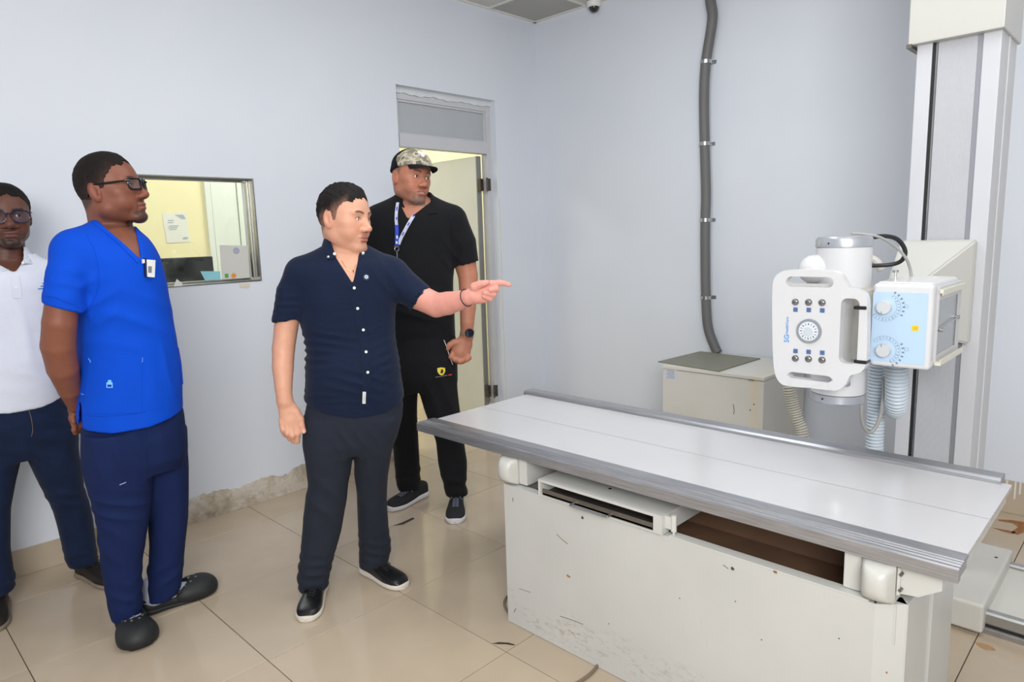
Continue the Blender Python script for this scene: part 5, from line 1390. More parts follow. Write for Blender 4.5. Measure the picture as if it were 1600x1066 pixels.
from mathutils.bvhtree import BVHTree
class Surf:
    """camera rays onto a finished garment, to seat buttons, pockets, collars and prints on it"""
    def __init__(s, per, *objs):
        s.per = per; V = []; Q = []; off = 0
        for o in objs:
            me = o.data; v = np.empty(len(me.vertices)*3, np.float32); me.vertices.foreach_get('co', v); V.append(v.reshape(-1, 3))
            for p in me.polygons: Q.append([i+off for i in p.vertices])
            off += len(me.vertices)
        s.t = BVHTree.FromPolygons([tuple(a) for a in np.concatenate(V)], Q)
    def hit(s, px, py, off=0.0):
        d = s.per.rl(px, py); h = s.t.ray_cast(Vector(s.per.c), Vector(d))
        if h[0] is None: return None, None
        n = h[1] if h[1].dot(Vector(d)) < 0 else -h[1]
        return np.array(h[0])+np.array(n)*off, np.array(n)
    def patch(s, name, quad, m, parent, th=0.002, N=8, M=8, off=0.0005, fallback=None):
        """thin curved patch over the garment; quad = 4 pixel corners or a grid function"""
        q = [np.array(p, float) for p in quad]; G_ = {}; bm = B()
        for i in range(N+1):
            for j in range(M+1):
                u, v = i/N, j/M; p = q[0]*(1-u)*(1-v)+q[1]*u*(1-v)+q[2]*u*v+q[3]*(1-u)*v
                h, n = s.hit(p[0], p[1])
                G_[i, j] = None if h is None else (h, n)
        for i in range(N+1):
            for j in range(M+1):
                if G_[i, j] is None:
                    c = [G_[a, b] for a, b in G_ if G_[a, b] is not None and abs(a-i)+abs(b-j) <= 3]
                    if not c: return None
                    G_[i, j] = c[0]
        # even out the normals so that the patch lies calmly
        H = np.array([[G_[i, j][0] for j in range(M+1)] for i in range(N+1)]); NN = np.array([[G_[i, j][1] for j in range(M+1)] for i in range(N+1)])
        nm = NN.mean((0, 1)); NN = NN*0.5+nm*0.5; NN /= np.linalg.norm(NN, axis=2, keepdims=True)
        A = [[bm.verts.new(H[i, j]+NN[i, j]*(off+th)) for j in range(M+1)] for i in range(N+1)]
        C_ = [[bm.verts.new(H[i, j]+NN[i, j]*(off-0.003)) for j in range(M+1)] for i in range(N+1)]
        for i in range(N):
            for j in range(M):
                bm.faces.new((A[i][j], A[i+1][j], A[i+1][j+1], A[i][j+1])); bm.faces.new((C_[i][j], C_[i][j+1], C_[i+1][j+1], C_[i+1][j]))
        for i in range(N):
            bm.faces.new((A[i][0], C_[i][0], C_[i+1][0], A[i+1][0])); bm.faces.new((A[i][M], A[i+1][M], C_[i+1][M], C_[i][M]))
        for j in range(M):
            bm.faces.new((A[0][j], A[0][j+1], C_[0][j+1], C_[0][j])); bm.faces.new((A[N][j], C_[N][j], C_[N][j+1], A[N][j+1]))
        return bake_local(name, bm, m, parent)
    def line(s, name, pts, r, m, parent, n=4, off=0.0):
        P = []
        px = smooth_path([(a, b, 0) for a, b in pts], n)
        for p in px:
            h, nn = s.hit(p[0], p[1], off)
            if h is not None: P.append(h)
        if len(P) < 2: return None
        bm = B(); tube(bm, P, r, 6); return bake_local(name, bm, m, parent)
    def disc(s, name, px, py, r, m, parent, th=0.0022, seg=16, rz=None):
        h, n = s.hit(px, py)
        if h is None: return None
        bm = B(); h = Vector(h); n = Vector(n); cyl(bm, h-n*0.001, h+n*th, r, r*0.9, seg); return bake_local(name, bm, m, parent)
    def strip(s, name, pts, wd, m, parent, th=0.0012, n=6, off=0.001, wfun=None):
        """flat ribbon along pixel points"""
        px = smooth_path([(a, b, 0) for a, b in pts], n); P = []; Nn = []
        for p in px:
            h, nn = s.hit(p[0], p[1])
            if h is None: continue
            P.append(h); Nn.append(nn)
        if len(P) < 3: return None
        P = np.array(P); Nn = np.array(Nn)
        for _ in range(3):
            P[1:-1] = P[1:-1]*.5+(P[:-2]+P[2:])*.25; Nn[1:-1] = Nn[1:-1]*.5+(Nn[:-2]+Nn[2:])*.25
        bm = B(); prev = None
        for i in range(len(P)):
            t = P[min(i+1, len(P)-1)]-P[max(i-1, 0)]; t /= np.linalg.norm(t); nn = Nn[i]/np.linalg.norm(Nn[i]); sd = np.cross(t, nn); sd /= np.linalg.norm(sd)
            w2 = wd/2 if wfun is None else wfun(i/(len(P)-1))/2
            a = P[i]+nn*off
            cur = [bm.verts.new(x) for x in (a-sd*w2-nn*.002, a+sd*w2-nn*.002, a+sd*w2+nn*th, a-sd*w2+nn*th)]
            if prev:
                for k in range(4): bm.faces.new((prev[k], cur[k], cur[(k+1) % 4], prev[(k+1) % 4]))
            else: bm.faces.new(cur)
            prev = cur
        bm.faces.new(prev[::-1]); return bake_local(name, bm, m, parent)
    def poly(s, name, pts, m, parent, th=0.0015, n=1):
        """flat polygon patch whose outline points are seated on the surface"""
        P = []; Nn = []
        for a, b in pts:
            h, nn = s.hit(a, b)
            if h is None: return None
            P.append(h); Nn.append(nn)
        nn = np.mean(Nn, 0); nn /= np.linalg.norm(nn); bm = B()
        A = [bm.verts.new(p+nn*th) for p in P]; C_ = [bm.verts.new(p-nn*0.001) for p in P]
        f1 = bm.faces.new(A); bm.faces.new(C_[::-1])
        for k in range(len(P)): bm.faces.new((A[k], C_[k], C_[(k+1) % len(P)], A[(k+1) % len(P)]))
        bmesh.ops.triangulate(bm, faces=[f for f in bm.faces if len(f.verts) > 4])
        return bake_local(name, bm, m, parent, smooth=False)
# ================================================================ PERSON 1: man in navy shirt, pointing
M_btnw = mat('white_button', (232, 232, 230), 0.35)
M_leather = mat('black_leather', (22, 22, 25), 0.32, var=0.1, bump=0.15, bscale=120)
M_solew = mat('off_white_rubber_sole', (214, 208, 198), 0.55, var=0.04)
M_lace = mat('black_lace', (18, 18, 20), 0.8)
def foot(p, heel_px, toe_px, Ln):
    a = p.G(*heel_px); b = p.G(*toe_px); d = b-a; d[2] = 0; d /= np.linalg.norm(d); return b-d*Ln, b
c1 = Person(1.05, -1.05, 'man in navy short-sleeved shirt and slate trousers pointing to the right beside the table')
p = c1
hd = Head(p, 537, 342, -0.01, 52, -4, 2, sc=1.06, full=1.05, jaw=1.0, nose=1.05, chin=1.1)
skin1 = lin(214, 160, 134)
F = Field()
trows = [p.row(378, 516, 562, 0.01, 0.052), p.row(388, 500, 578, 0.01, 0.075), p.row(400, 482, 598, 0.01, 0.095), p.row(414, 466, 613, 0.0, 0.112), p.row(426, 459, 621, 0.0, 0.118), p.row(440, 460, 622, 0.0, 0.122),
         p.row(470, 465, 620, 0, 0.125), p.row(500, 468, 617, 0, 0.125), p.row(525, 476, 617, 0, 0.125), p.row(545, 479, 620, -.005, 0.132), p.row(565, 477, 624, -.01, 0.14),
         p.row(590, 477, 627, -.01, 0.142), p.row(615, 475, 631, -.005, 0.138), p.row(645, 475, 630, 0, 0.130)]
F.loft([r for r in trows if r[0] > p.L(540, 545)[2]], k=0.02, grow=-0.010)
F.cone(hd.W(0, -0.028, -0.050), p.L(537, 406, 0.008), 0.055, 0.060, 0.016)
F.cone(p.L(538, 400, 0.01), p.L(474, 427, 0), 0.045, 0.045, 0.03); F.cone(p.L(538, 400, 0.01), p.L(612, 430, 0), 0.045, 0.045, 0.03)
hd.build(F)
# hanging right arm
p.caps(F, [(471, 432, 0, 20), (454, 470, 0, 19), (447, 512, 0, 19), (443, 545, -.01, 18), (442, 575, -.03, 17), (443, 605, -.05, 14), (445, 627, -.06, 11.8)], 0.02)
# its hand, back of the hand to the viewer
fl = ((0, 1, 0), 0.55)
p.caps(F, [(445, 627, -.06, 11.8), (450, 640, -.062, 14.5), (453, 657, -.064, 16), (452, 668, -.064, 15)], 0.012, flat=fl)
for f in ([(462, 662, -.068, 5.6), (465, 677, -.074, 5.3), (464.5, 690, -.060, 4.4)], [(454.5, 664, -.070, 5.6), (457, 680, -.080, 5.3), (459, 690, -.060, 4.4)],
          [(447, 662, -.070, 5.5), (449.5, 677, -.080, 5.1), (453, 686, -.058, 4.3)], [(440.5, 658, -.066, 5.2), (442.5, 671, -.074, 4.7), (446, 680, -.056, 4.0)]):
    p.caps(F, f, 0.0045)
p.caps(F, [(462, 644, -.062, 8), (469, 655, -.068, 6.2), (471, 665, -.072, 5.2), (474.5, 674, -.076, 4.2)], 0.006)
# pointing left arm
p.caps(F, [(614, 428, 0, 21), (654, 464, -.06, 20), (682, 477, -.11, 19), (700, 474, -.15, 18), (716, 470, -.19, 15.5), (732, 464.5, -.235, 11.5), (738, 462, -.245, 11)], 0.02)
p.caps(F, [(738, 462, -.245, 11), (748, 458, -.25, 14.5), (758, 455, -.255, 14)], 0.010, flat=((0, 1, 0), 0.62))
p.caps(F, [(745, 466, -.252, 8.5), (758, 466, -.258, 7.0), (763, 464, -.26, 5)], 0.008)                       # heel of the hand
p.caps(F, [(742, 449, -.258, 8), (750, 444.5, -.27, 6.0), (755.5, 443.2, -.278, 5.2), (761.5, 441.5, -.282, 3.9)], 0.005)      # thumb
p.caps(F, [(757, 446, -.256, 6.6), (767, 443.5, -.262, 5.3), (780, 442, -.268, 4.5), (787, 442.8, -.272, 4.1), (795.5, 445, -.276, 3.5)], 0.006)   # index
p.caps(F, [(763, 451, -.258, 5.4), (774.5, 450, -.268, 4.8), (775.5, 452, -.280, 4.6)], 0.004); p.caps(F, [(775.5, 452, -.282, 4.6), (766.5, 453.5, -.292, 4.1)], 0.0025)
p.caps(F, [(761, 458, -.258, 5.2), (770.5, 458.5, -.270, 4.7), (771.5, 460.5, -.281, 4.5)], 0.004); p.caps(F, [(771.5, 460.5, -.282, 4.4), (757.5, 457.8, -.288, 3.7)], 0.0025)
p.caps(F, [(758, 465, -.258, 5.0), (764, 466.5, -.268, 4.3), (766, 467.5, -.277, 4.2)], 0.004); p.caps(F, [(766, 467.5, -.278, 4.2), (756, 463.4, -.284, 3.5)], 0.0025)
ha, hb = hd.bbox(); ha = ha-[0, 0, 0.03]
h1b = (p.L(426, 700, -.06)-[0, .07, 0], p.L(482, 626, -.06)+[0, .07, 0]); h2b = (p.L(726, 482, -.26)-[0, .07, 0], p.L(804, 428, -.26)+[0, .07, 0])
lo = np.array([p.L(420, 560, 0)[0], -0.36, p.L(540, 700, 0)[2]]); hi = np.array([p.L(806, 500, -.3)[0], 0.2, hb[2]])
P_, Q_ = multires(F, lo, hi, 0.0048, [(ha, hb, 0.0023), (*h1b, 0.0021), (*h2b, 0.0021)])
col_ = hd.colors(P_, skin1, lin(186, 112, 100), lin(58, 40, 32), beard=(0.10, 0.10, 0.10), beardc=lin(120, 90, 80), shadow=lin(150, 112, 96))
pale = lin(222, 152, 142); m = (P_[:, 0] > p.L(650, 470, -.1)[0])[:, None]*0.75; col_ = col_*(1-m)+pale*m
# fingernails
for (q_, r_) in ((p.L(475.5, 674, -.076), .0055),):
    m = (np.linalg.norm(P_-q_-np.array([0, -.008, 0]), axis=1) < r_*1.5)[:, None]*0.6; col_ = col_*(1-m)+lin(236, 196, 184)*m
np_mesh('body', P_, Q_, M_skin, p.root, np.clip(col_, 0, 1))
hd.eyes(p.root, look=(0.38, -0.03))
HL1 = (HLY, [-0.060, -0.055, -0.045, 0.026, 0.026, -0.010, -0.006, 0.032, 0.046, 0.064, 0.072, 0.078])
hd.hair(p.root, None, lin(30, 26, 26), tmax=0.013, curl=0.0026, freq=330, hl=HL1, skin=lin(170, 128, 112))
# shirt
M_navy = cloth_mat('navy_linen_shirt', (17, 29, 54), weave=1100, bump=0.5, sheen=0.06)
F = Field()
F.loft(trows, k=0.02)

p.caps(F, [(471, 430, 0, 26), (456, 458, 0, 24), (448.5, 500, 0, 23.3), (446, 520, 0, 23)], 0.03, clip=(p.L(448, 500, 0), (0.14, 0, -1.0)))
F.cone(p.L(538, 397, 0.012), p.L(474, 425, 0), 0.057, 0.056, 0.03); F.cone(p.L(538, 397, 0.012), p.L(612, 428, 0), 0.057, 0.058, 0.03)
sl1 = p.L(448, 500, 0)
cone_end = p.L(655, 466, -.06)
p.caps(F, [(610, 428, 0, 26), (655, 466, -.06, 24), (676, 487, -.09, 23)], 0.03, clip=(p.L(657, 469, -.065), (0.74, -.25, -0.66)))
# sleeve ends, cut square, hollowed round the arms
dA = np.array([-0.12, 0, -1.0]); dA /= np.linalg.norm(dA)
lo1 = p.L(415, 530, 0)-[0, .2, 0]; hi1 = p.L(473, 490, 0)+[0, .2, 0]
F.cone(p.L(450, 488, 0), p.L(446, 520, 0), p.R(450, 500, 20.0), p.R(450, 500, 20.3), 0.002, 's')
dB = p.L(682, 477, -.11)-p.L(654, 464, -.06); dB /= np.linalg.norm(dB)
e0 = p.L(657, 469, -.065)
F.cone(e0-dB*0.02, e0+dB*0.06, p.R(655, 466, 20.9, -.06), p.R(655, 466, 21.3, -.06), 0.002, 's')
# neck and V opening, curved hem
F.cone(p.L(537, 362, 0.0), p.L(539, 402, -0.004), 0.067, 0.061, 0.006, 's')
poly_cut(F, [p.L(*q) for q in ((514, 384), (563, 384), (557, 410), (551.5, 441), (549.5, 441), (529, 408))], -0.5, -0.02)
hm = [p.L(*q) for q in ((470, 624), (510, 637), (553, 642.5), (600, 636), (634, 616))]
def hemf(X, Y, Z):
    zc = np.interp(X, [q[0] for q in hm], [q[2] for q in hm]); return zc+0.012*(Y > 0)-Z
F.fn([-1, -1, 0], [1, 1, 1.2], hemf, 0.004, 'i')
zlo = p.L(540, 650)[2]
B1 = p.L
fo = [fold(B1(500, 535, -.12), (0.25, 0, 1), 0.034, 0.0042, (.10, .2, .035), 2), fold(B1(485, 562, -.1), (-.2, 0, 1), 0.032, 0.0052, (.055, .2, .05), 4), fold(B1(560, 598, -.12), (0.35, 0, 1), 0.042, 0.0030, (.13, .2, .05), 6),
      fold(B1(612, 560, -.1), (-.3, 0, 1), 0.034, 0.0034, (.05, .2, .09), 8), fold(B1(600, 440, -.1), (.8, 0, .6), 0.045, 0.0026, (.07, .2, .07), 9), fold(B1(452, 470, -.06), (0.1, 0, 1), 0.03, 0.0024, (.06, .2, .05), 3),
      fold(B1(500, 620, -.1), (0.1, 0, 1), 0.03, 0.0030, (.09, .2, .03), 12), soft(0.0022, 16, 5)]
shirt = cloth('shirt', F, [p.L(418, 560, 0)[0], -0.2, zlo-.01], [p.L(675, 450, 0)[0], 0.19, p.L(540, 366)[2]], 0.0052, M_navy, p.root, fo)
S_ = Surf(p, shirt)
F = Field(); c0 = p.L(538.5, 400, 0.004); c1_ = p.L(536, 367, 0.012)
frustum_shell(F, c0-[0, 0, 0.012], c1_, 0.100, 0.066, 0.0055)
poly_cut(F, [p.L(*q) for q in ((508, 350), (572, 340), (563, 392), (556, 420), (528, 410))], -0.5, -0.010, 0.002)
clr = cloth('collar', F, c0-[.12, .12, .03], c1_+[.12, .12, .03], 0.0028, M_navy, p.root, [], smooth=1)
S_ = Surf(p, shirt, clr)
S_.poly('collar_point', [(507, 384), (512, 376), (529, 399), (523, 405), (513, 406)], M_navy, shirt, 0.006)
S_.poly('collar_point', [(556, 387), (567, 384), (569, 397), (563, 404), (558, 398)], M_navy, shirt, 0.006)
for x_, y_ in ((514.5, 402.5), (567, 397)): S_.disc('button', x_, y_, 0.0052, M_btnw, shirt, th=0.008)
for x_, y_ in ((522.8, 397), (536.8, 418.5), (553.5, 450), (558.7, 482), (567.5, 515.5), (571.8, 550), (574.3, 582)): S_.disc('button', x_, y_, 0.0058, M_btnw, shirt, th=0.004)
S_.strip('placket', [(551, 443), (557, 465), (561, 495), (569, 530), (572, 560), (574, 590), (572, 620), (570, 637)], 0.032, M_navy, shirt, th=0.0016, n=8)
S_.patch('hem_label', [(566.5, 612), (571.5, 612), (571, 630.5), (566, 630.5)], mat('white_label', (216, 216, 216), 0.7), shirt, 0.0015, 3, 5, off=0.003)
for k in range(6): S_.line('label_print', [(568.5, 614.5+2.5*k), (569.6, 615.3+2.5*k)], 0.0008, M_scr, shirt, off=0.005)
bd = S_.disc('badge', 572, 433.5, 0.0125, mat('badge_blue', (40, 62, 84), 0.4), shirt, th=0.004, seg=24)
S_.disc('badge_face', 572, 433, 0.0075, mat('badge_white', (205, 212, 218), 0.4), shirt, th=0.0055, seg=20)
S_.disc('badge_mark', 572, 433, 0.0028, mat('badge_mark', (70, 84, 100), 0.4), shirt, th=0.0065, seg=12)
# fine chain at the open neck
SB = Surf(p, p.root.children[0])
chain = SB.line('necklace', [(534, 408), (541, 419), (548, 424), (553, 422), (556, 412)], 0.0007, mat('gold_chain', (190, 140, 80), 0.3, 0.9), p.root, off=0.001)
SB.line('pendant', [(551.5, 422), (552.5, 426)], 0.0016, mat('dark_pendant', (60, 30, 26), 0.4), p.root, off=0.002)
# bracelets
M_cord = mat('black_cord', (16, 16, 18), 0.6)
a = p.L(729, 465.5, -.228); ax_ = p.L(738, 462, -.245)-p.L(716, 470, -.19); ax_ /= np.linalg.norm(ax_)
def ringband(center, axis, r, t, m, name, parent, flat=0.9):
    ax = Vector(axis).normalized(); e = Vector((0, 1, 0)); e = (e-ax*e.dot(ax)).normalized(); f = ax.cross(e)
    bm = B(); tube(bm, [Vector(center)+e*math.cos(t_)*r*flat+f*math.sin(t_)*r for t_ in [2*math.pi*k/40 for k in range(40)]], t, 8, closed=True); return bake_local(name, bm, m, parent)
ringband(a, ax_, p.R(728, 466, 13.6, -.228), 0.0017, M_cord, 'bracelet', p.root, 1.0)
# trousers
M_slate_t = cloth_mat('slate_trousers', (36, 41, 53), weave=1300, bump=0.3, sheen=0.03)
hL, tL = foot(p, (497, 928), (478, 974), 0.285); hR, tR = foot(p, (571, 893), (634, 921), 0.285)
def legrow(py, a, b, w_, d): return p.row(py, a, b, w_, d)
wl, wr = p.G(488, 965)[1], p.G(597, 909)[1]
wl = foot(p, (497, 928), (478, 974), 0.285)[0][1]-0.05; wr = foot(p, (571, 893), (634, 921), 0.285)[0][1]-0.01
F = Field()
F.loft([p.row(604, 483, 626, 0, .125), p.row(640, 475, 630, 0, .130), p.row(662, 473, 627, 0, .130), p.row(690, 473, 620, 0, .118), p.row(706, 480, 608, 0, .09)], k=0.03)
F.loft(p.leg([(650, 474, 556, .115), (700, 474, 553, .105), (730, 478, 549, .098), (757, 481, 544, .090), (785, 476, 541, .084), (830, 472, 534, .079), (875, 466.5, 522, .076), (902, 463, 516, .074), (922, 468, 511, .066)], 690, 900, 0, ankle(hL, tL)), k=0.02)
F.loft(p.leg([(650, 552, 626, .115), (700, 553, 614, .105), (740, 554.5, 606, .092), (770, 557.5, 604, .080), (800, 558.5, 605, .076), (830, 559, 608, .074), (858, 560.5, 612, .074), (879, 560, 607, .070)], 690, 860, 0, ankle(hR, tR)), k=0.02)
poly_cut(F, [p.L(*q) for q in ((540, 850), (600, 886), (640, 862), (640, 960), (540, 960))], wr-0.2, wr-.01, .003) if False else None
L_ = p.L
fo = [fold(L_(490, 890, wl-.07), (0.3, 0, 1), 0.045, 0.0075, (.09, .2, .07), 2), fold(L_(500, 920, wl-.05), (0, 0, 1), 0.035, 0.006, (.09, .2, .03), 5), fold(L_(585, 845, wr-.06), (0.35, 0, 1), 0.042, 0.0065, (.08, .2, .06), 7),
      fold(L_(500, 790, -.1), (.75, 0, .7), 0.09, 0.005, (.09, .2, .10), 3), fold(L_(580, 760, -.1), (.9, 0, .3), 0.08, 0.004, (.07, .2, .12), 4), fold(L_(560, 690, -.1), (.9, 0, .5), 0.05, 0.0045, (.07, .2, .06), 6), soft(0.0022, 14, 9)]
tr1 = cloth('trousers', F, [p.L(455, 900, wl)[0]-.01, -0.45, 0.035], [p.L(640, 640, 0)[0], 0.35, p.L(540, 604)[2]+.01], 0.0062, M_slate_t, p.root, fo)
S2 = Surf(p, tr1)
S2.line('fly_seam', [(556, 644), (556.5, 665), (554, 690)], 0.0012, M_slate_t, tr1, off=0.0005)
S2.line('pocket_seam', [(477, 643), (482, 655), (480, 672)], 0.0013, M_slate_t, tr1, off=0.0005)
for (hp_, tp_, Ln_) in (((497, 928), (478, 974), 0.285), ((571, 893), (634, 921), 0.285)):
    h_, t_ = foot(p, hp_, tp_, Ln_)
    res_ = shoe_mesh(p, h_, t_, 0.100, 0.085, 0.050, 0.0, 0.026, M_leather, M_solew)
    laces(p, *res_, M_lace, n=5, t0=.46, t1=.66, r=.0024)
# ================================================================ PERSON 2: man in blue scrubs, hands behind his back
p = Person(0.45, -0.62, 'man in bright blue scrub top and dark glasses, hands behind back, beside the observation window')
hd = Head(p, 170, 298, -0.03, 66, 9, -2, sc=1.09, full=1.06, jaw=1.06, nose=1.15, lips=1.2, chin=1.15, wide=1.0)
skin2 = lin(130, 80, 62)
trows = [p.row(345, 152, 206, 0.0, 0.062), p.row(358, 132, 214, 0, 0.10), p.row(372, 108, 232, 0, .15), p.row(388, 98, 243, 0, .185), p.row(405, 96, 251, 0, .20), p.row(435, 98, 259, 0, .205),
         p.row(470, 108, 265.5, 0, .20), p.row(507, 117, 272, 0, .195), p.row(543, 119.5, 278, 0, .195), p.row(578, 118.5, 283.5, 0, .195), p.row(600, 117.5, 286, 0, .195), p.row(633, 118, 286, 0, .195), p.row(675, 120, 286, 0, .195)]
F = Field()
F.loft([r for r in trows if r[0] > p.L(170, 520)[2]], k=0.02, grow=-0.010)
F.cone(hd.W(0, -0.026, -0.050), p.L(176, 368, 0.0), 0.062, 0.070, 0.018)
hd.build(F)
p.caps(F, [(114, 408, -.15, 22), (100, 455, -.185, 28), (93, 505, -.185, 28.5), (91, 540, -.165, 29), (98, 575, -.13, 26.5), (109, 608, -.07, 20), (117, 632, -.01, 13), (119, 640, 0.02, 12)], 0.02)
p.caps(F, [(119, 640, 0.02, 12), (122, 652, 0.04, 15), (124, 662, .05, 14)], 0.01, flat=((0, 1, 0), .6))
for k in range(4): p.caps(F, [(117+4*k, 660, .03+.012*k, 5), (116+4*k, 672, .03+.012*k, 4.6), (119+4*k, 680, .045+.012*k, 4)], 0.004)
p.caps(F, [(116, 644, .01, 6), (113.5, 652, .0, 5), (115, 660, -.005, 4)], 0.005)
ha, hb = hd.bbox(); ha = ha-[0, 0, .02]
lo = np.array([p.L(55, 540, -.1)[0], -0.33, p.L(120, 684, 0)[2]]); hi = np.array([p.L(270, 500, 0)[0], 0.25, hb[2]])
h1 = (p.L(100, 684, .02)-[0, .09, 0], p.L(142, 632, .02)+[0, .09, 0])
P_, Q_ = multires(F, lo, hi, 0.0052, [(ha, hb, 0.0023), (*h1, 0.0026)])
col_ = hd.colors(P_, skin2, lin(140, 86, 76), lin(30, 22, 20), beard=(0.42, 0.62, 0.9), beardc=lin(44, 32, 28), shadow=lin(66, 46, 40))
np_mesh('body', P_, Q_, M_skin, p.root, np.clip(col_, 0, 1)); body2 = p.root.children[0]
hd.eyes(p.root, look=(0.1, 0.0))
hd.hair(p.root, None, lin(28, 21, 20), tmax=0.0075, curl=0.0008, freq=600, skin=lin(74, 48, 40), seed=4)
M_gf = mat('black_glasses_frame', (12, 12, 14), 0.2); 
def lens_mat():
    t = NT('spectacle_lens'); g = t.n('ShaderNodeBsdfGlossy'); g.inputs['Roughness'].default_value = 0.03
    tr = t.n('ShaderNodeBsdfTransparent'); tr.inputs[0].default_value = (0.93, 0.95, 1.0, 1); lw_ = t.n('ShaderNodeLayerWeight'); f = t.n('ShaderNodeMath', operation='MULTIPLY_ADD'); pw = t.math('POWER', lw_.outputs[1], 4.0); t.l(pw, f.inputs[0]); f.inputs[1].default_value = 0.5; f.inputs[2].default_value = 0.04
    mx = t.n('ShaderNodeMixShader'); t.l(f.outputs[0], mx.inputs[0]); t.l(tr.outputs[0], mx.inputs[1]); t.l(g.outputs[0], mx.inputs[2])
    t.l(mx.outputs[0], t.t.nodes['Material Output'].inputs[0]); return t.m
M_lens = lens_mat()
glasses(hd, p.root, M_gf, M_lens, lw=0.027, lh=0.0175, y=0.108, z=0.002, sq=4.0, r=0.0034, gap=0.0115)
M_scrub = cloth_mat('royal_blue_scrub_cloth', (0, 72, 198), weave=900, bump=0.22, sheen=0.0, var=0.03)
F = Field(); F.loft(trows, k=0.02)
n_ = np.array([-0.345, 0, -0.94])
p.caps(F, [(114, 398, -.13, 31), (104, 430, -.175, 33), (99.5, 466, -.187, 33.5), (98.5, 502, -.187, 33.5)], 0.035, clip=(p.L(99.5, 481.5, -.185), n_))
F.cone(p.L(172, 372, -0.02), p.L(122, 392, -.11), 0.07, 0.075, 0.05)
F.cone(p.L(176, 325, 0.0), p.L(177, 366, -0.005), 0.073, 0.070, 0.006, 's')
poly_cut(F, [p.L(*q) for q in ((143, 341), (165, 322), (208, 340), (214, 378), (219.5, 407), (217.5, 407.5), (185, 376))], -0.6, 0.0)
hm2 = [p.L(*q) for q in ((110, 656), (128, 661), (175, 661), (230, 652), (286, 635))]
F.fn([-1, -1, 0], [1, 1, 1.2], lambda X, Y, Z: np.interp(X, [q[0] for q in hm2], [q[2] for q in hm2])+0.0*Y-Z, 0.004, 'i')
# side slit near the back
poly_cut(F, [p.L(*q) for q in ((127.5, 619), (128.5, 619), (131.5, 668), (124, 668))], -0.4, -0.0, .002)
B2 = p.L
fo = [fold(B2(200, 500, -.2), (0.5, 0, 1), 0.10, 0.0045, (.13, .3, .10), 3), fold(B2(150, 480, -.2), (-.6, 0, 1), 0.07, 0.005, (.06, .3, .09), 5), fold(B2(262, 560, -.1), (.9, 0, .2), 0.06, 0.004, (.05, .3, .14), 7),
      fold(B2(110, 440, -.2), (.4, 0, 1), 0.05, 0.003, (.06, .3, .05), 8), fold(B2(190, 620, -.2), (1, 0, .1), 0.09, 0.0035, (.14, .3, .06), 9), soft(0.0025, 9, 3)]
scrub = cloth('scrub_top', F, [p.L(56, 540, -.18)[0]-.01, -0.30, p.L(170, 668)[2]], [p.L(290, 560, 0)[0]+.02, 0.24, p.L(170, 336)[2]], 0.0056, M_scrub, p.root, fo)
S_ = Surf(p, scrub)
M_scrubd = cloth_mat('blue_scrub_seam', (0, 54, 160), sheen=0.0)
S_.strip('neckband', [(144, 344), (162, 359), (186, 379), (204, 396), (217, 409)], 0.016, M_scrub, scrub, th=0.0018, n=5)
S_.strip('neckband', [(209, 357), (214, 374), (218, 392), (219, 407)], 0.010, M_scrub, scrub, th=0.0018, n=5)
S_.line('sleeve_seam', [(135, 368), (148, 392), (155, 430), (150, 460), (133, 491)], 0.0014, M_scrub, scrub, off=0.0003)
S_.line('sleeve_hem', [(70, 463), (85, 465), (110, 475), (134, 486)], 0.0010, M_scrubd, scrub)
S_.line('hem_seam', [(131, 650), (170, 651), (225, 644), (283, 628)], 0.0009, M_scrubd, scrub)
pk_ = S_.patch('pocket', [(140, 560), (222.5, 560), (221, 645), (131, 647)], M_scrub, scrub, 0.0022, 12, 12, off=0.0)
S3 = Surf(p, scrub, pk_) if pk_ else S_
M_th = mat('light_blue_thread', (130, 175, 240), 0.7)
for q in (((138.5, 560), (141, 564), (142, 566.5)), ((222.5, 559), (222.5, 564), (222, 566)), ((127.5, 615), (129.5, 616.5), (131.5, 616.5))): S3.line('bartack', q, 0.0011, M_th, scrub, off=0.001)
lg = S3.patch('pocket_logo', [(166.8, 597.5), (176, 597.5), (176.3, 606), (166.5, 606)], mat('sky_blue_print', (120, 190, 250), 0.6), scrub, 0.0012, 4, 4)
S3.patch('pocket_logo', [(169, 594), (174, 594), (174, 597.5), (169, 597.5)], mat('sky_blue_print', (120, 190, 250), 0.6), scrub, 0.0012, 3, 3)
S3.patch('pocket_logo', [(168.3, 601), (174.6, 601), (174.6, 604.5), (168.3, 604.5)], M_scrubd, scrub, 0.0022, 3, 3)
S3.line('side_pocket', [(276, 545), (280, 546), (283, 575), (285, 600)], 0.0022, M_scrub, scrub, off=0.0008)
# clip-on badge at the neckline
bh, bn = S_.hit(221, 417)
if bh is not None:
    bdg = S_.patch('dosimeter_badge', [(226.5, 406.5), (239, 407.5), (238, 434), (227.5, 433)], M_white, scrub, 0.010, 6, 8)
    S_.patch('badge_edge', [(224, 404), (229, 405), (229.5, 434), (225, 432)], mat('navy_plastic', (18, 30, 70), 0.4), scrub, 0.007, 4, 8)
    SD = Surf(p, scrub, bdg)
    SD.patch('badge_print', [(231.5, 416), (237, 416.5), (236.5, 426.5), (231.5, 426)], mat('grey_code_print', (120, 124, 132), 0.6), bdg, 0.0008, 3, 3)
    S_.patch('badge_clip', [(221, 406), (227, 406), (227, 411), (222, 412)], M_white, scrub, 0.006, 3, 3)
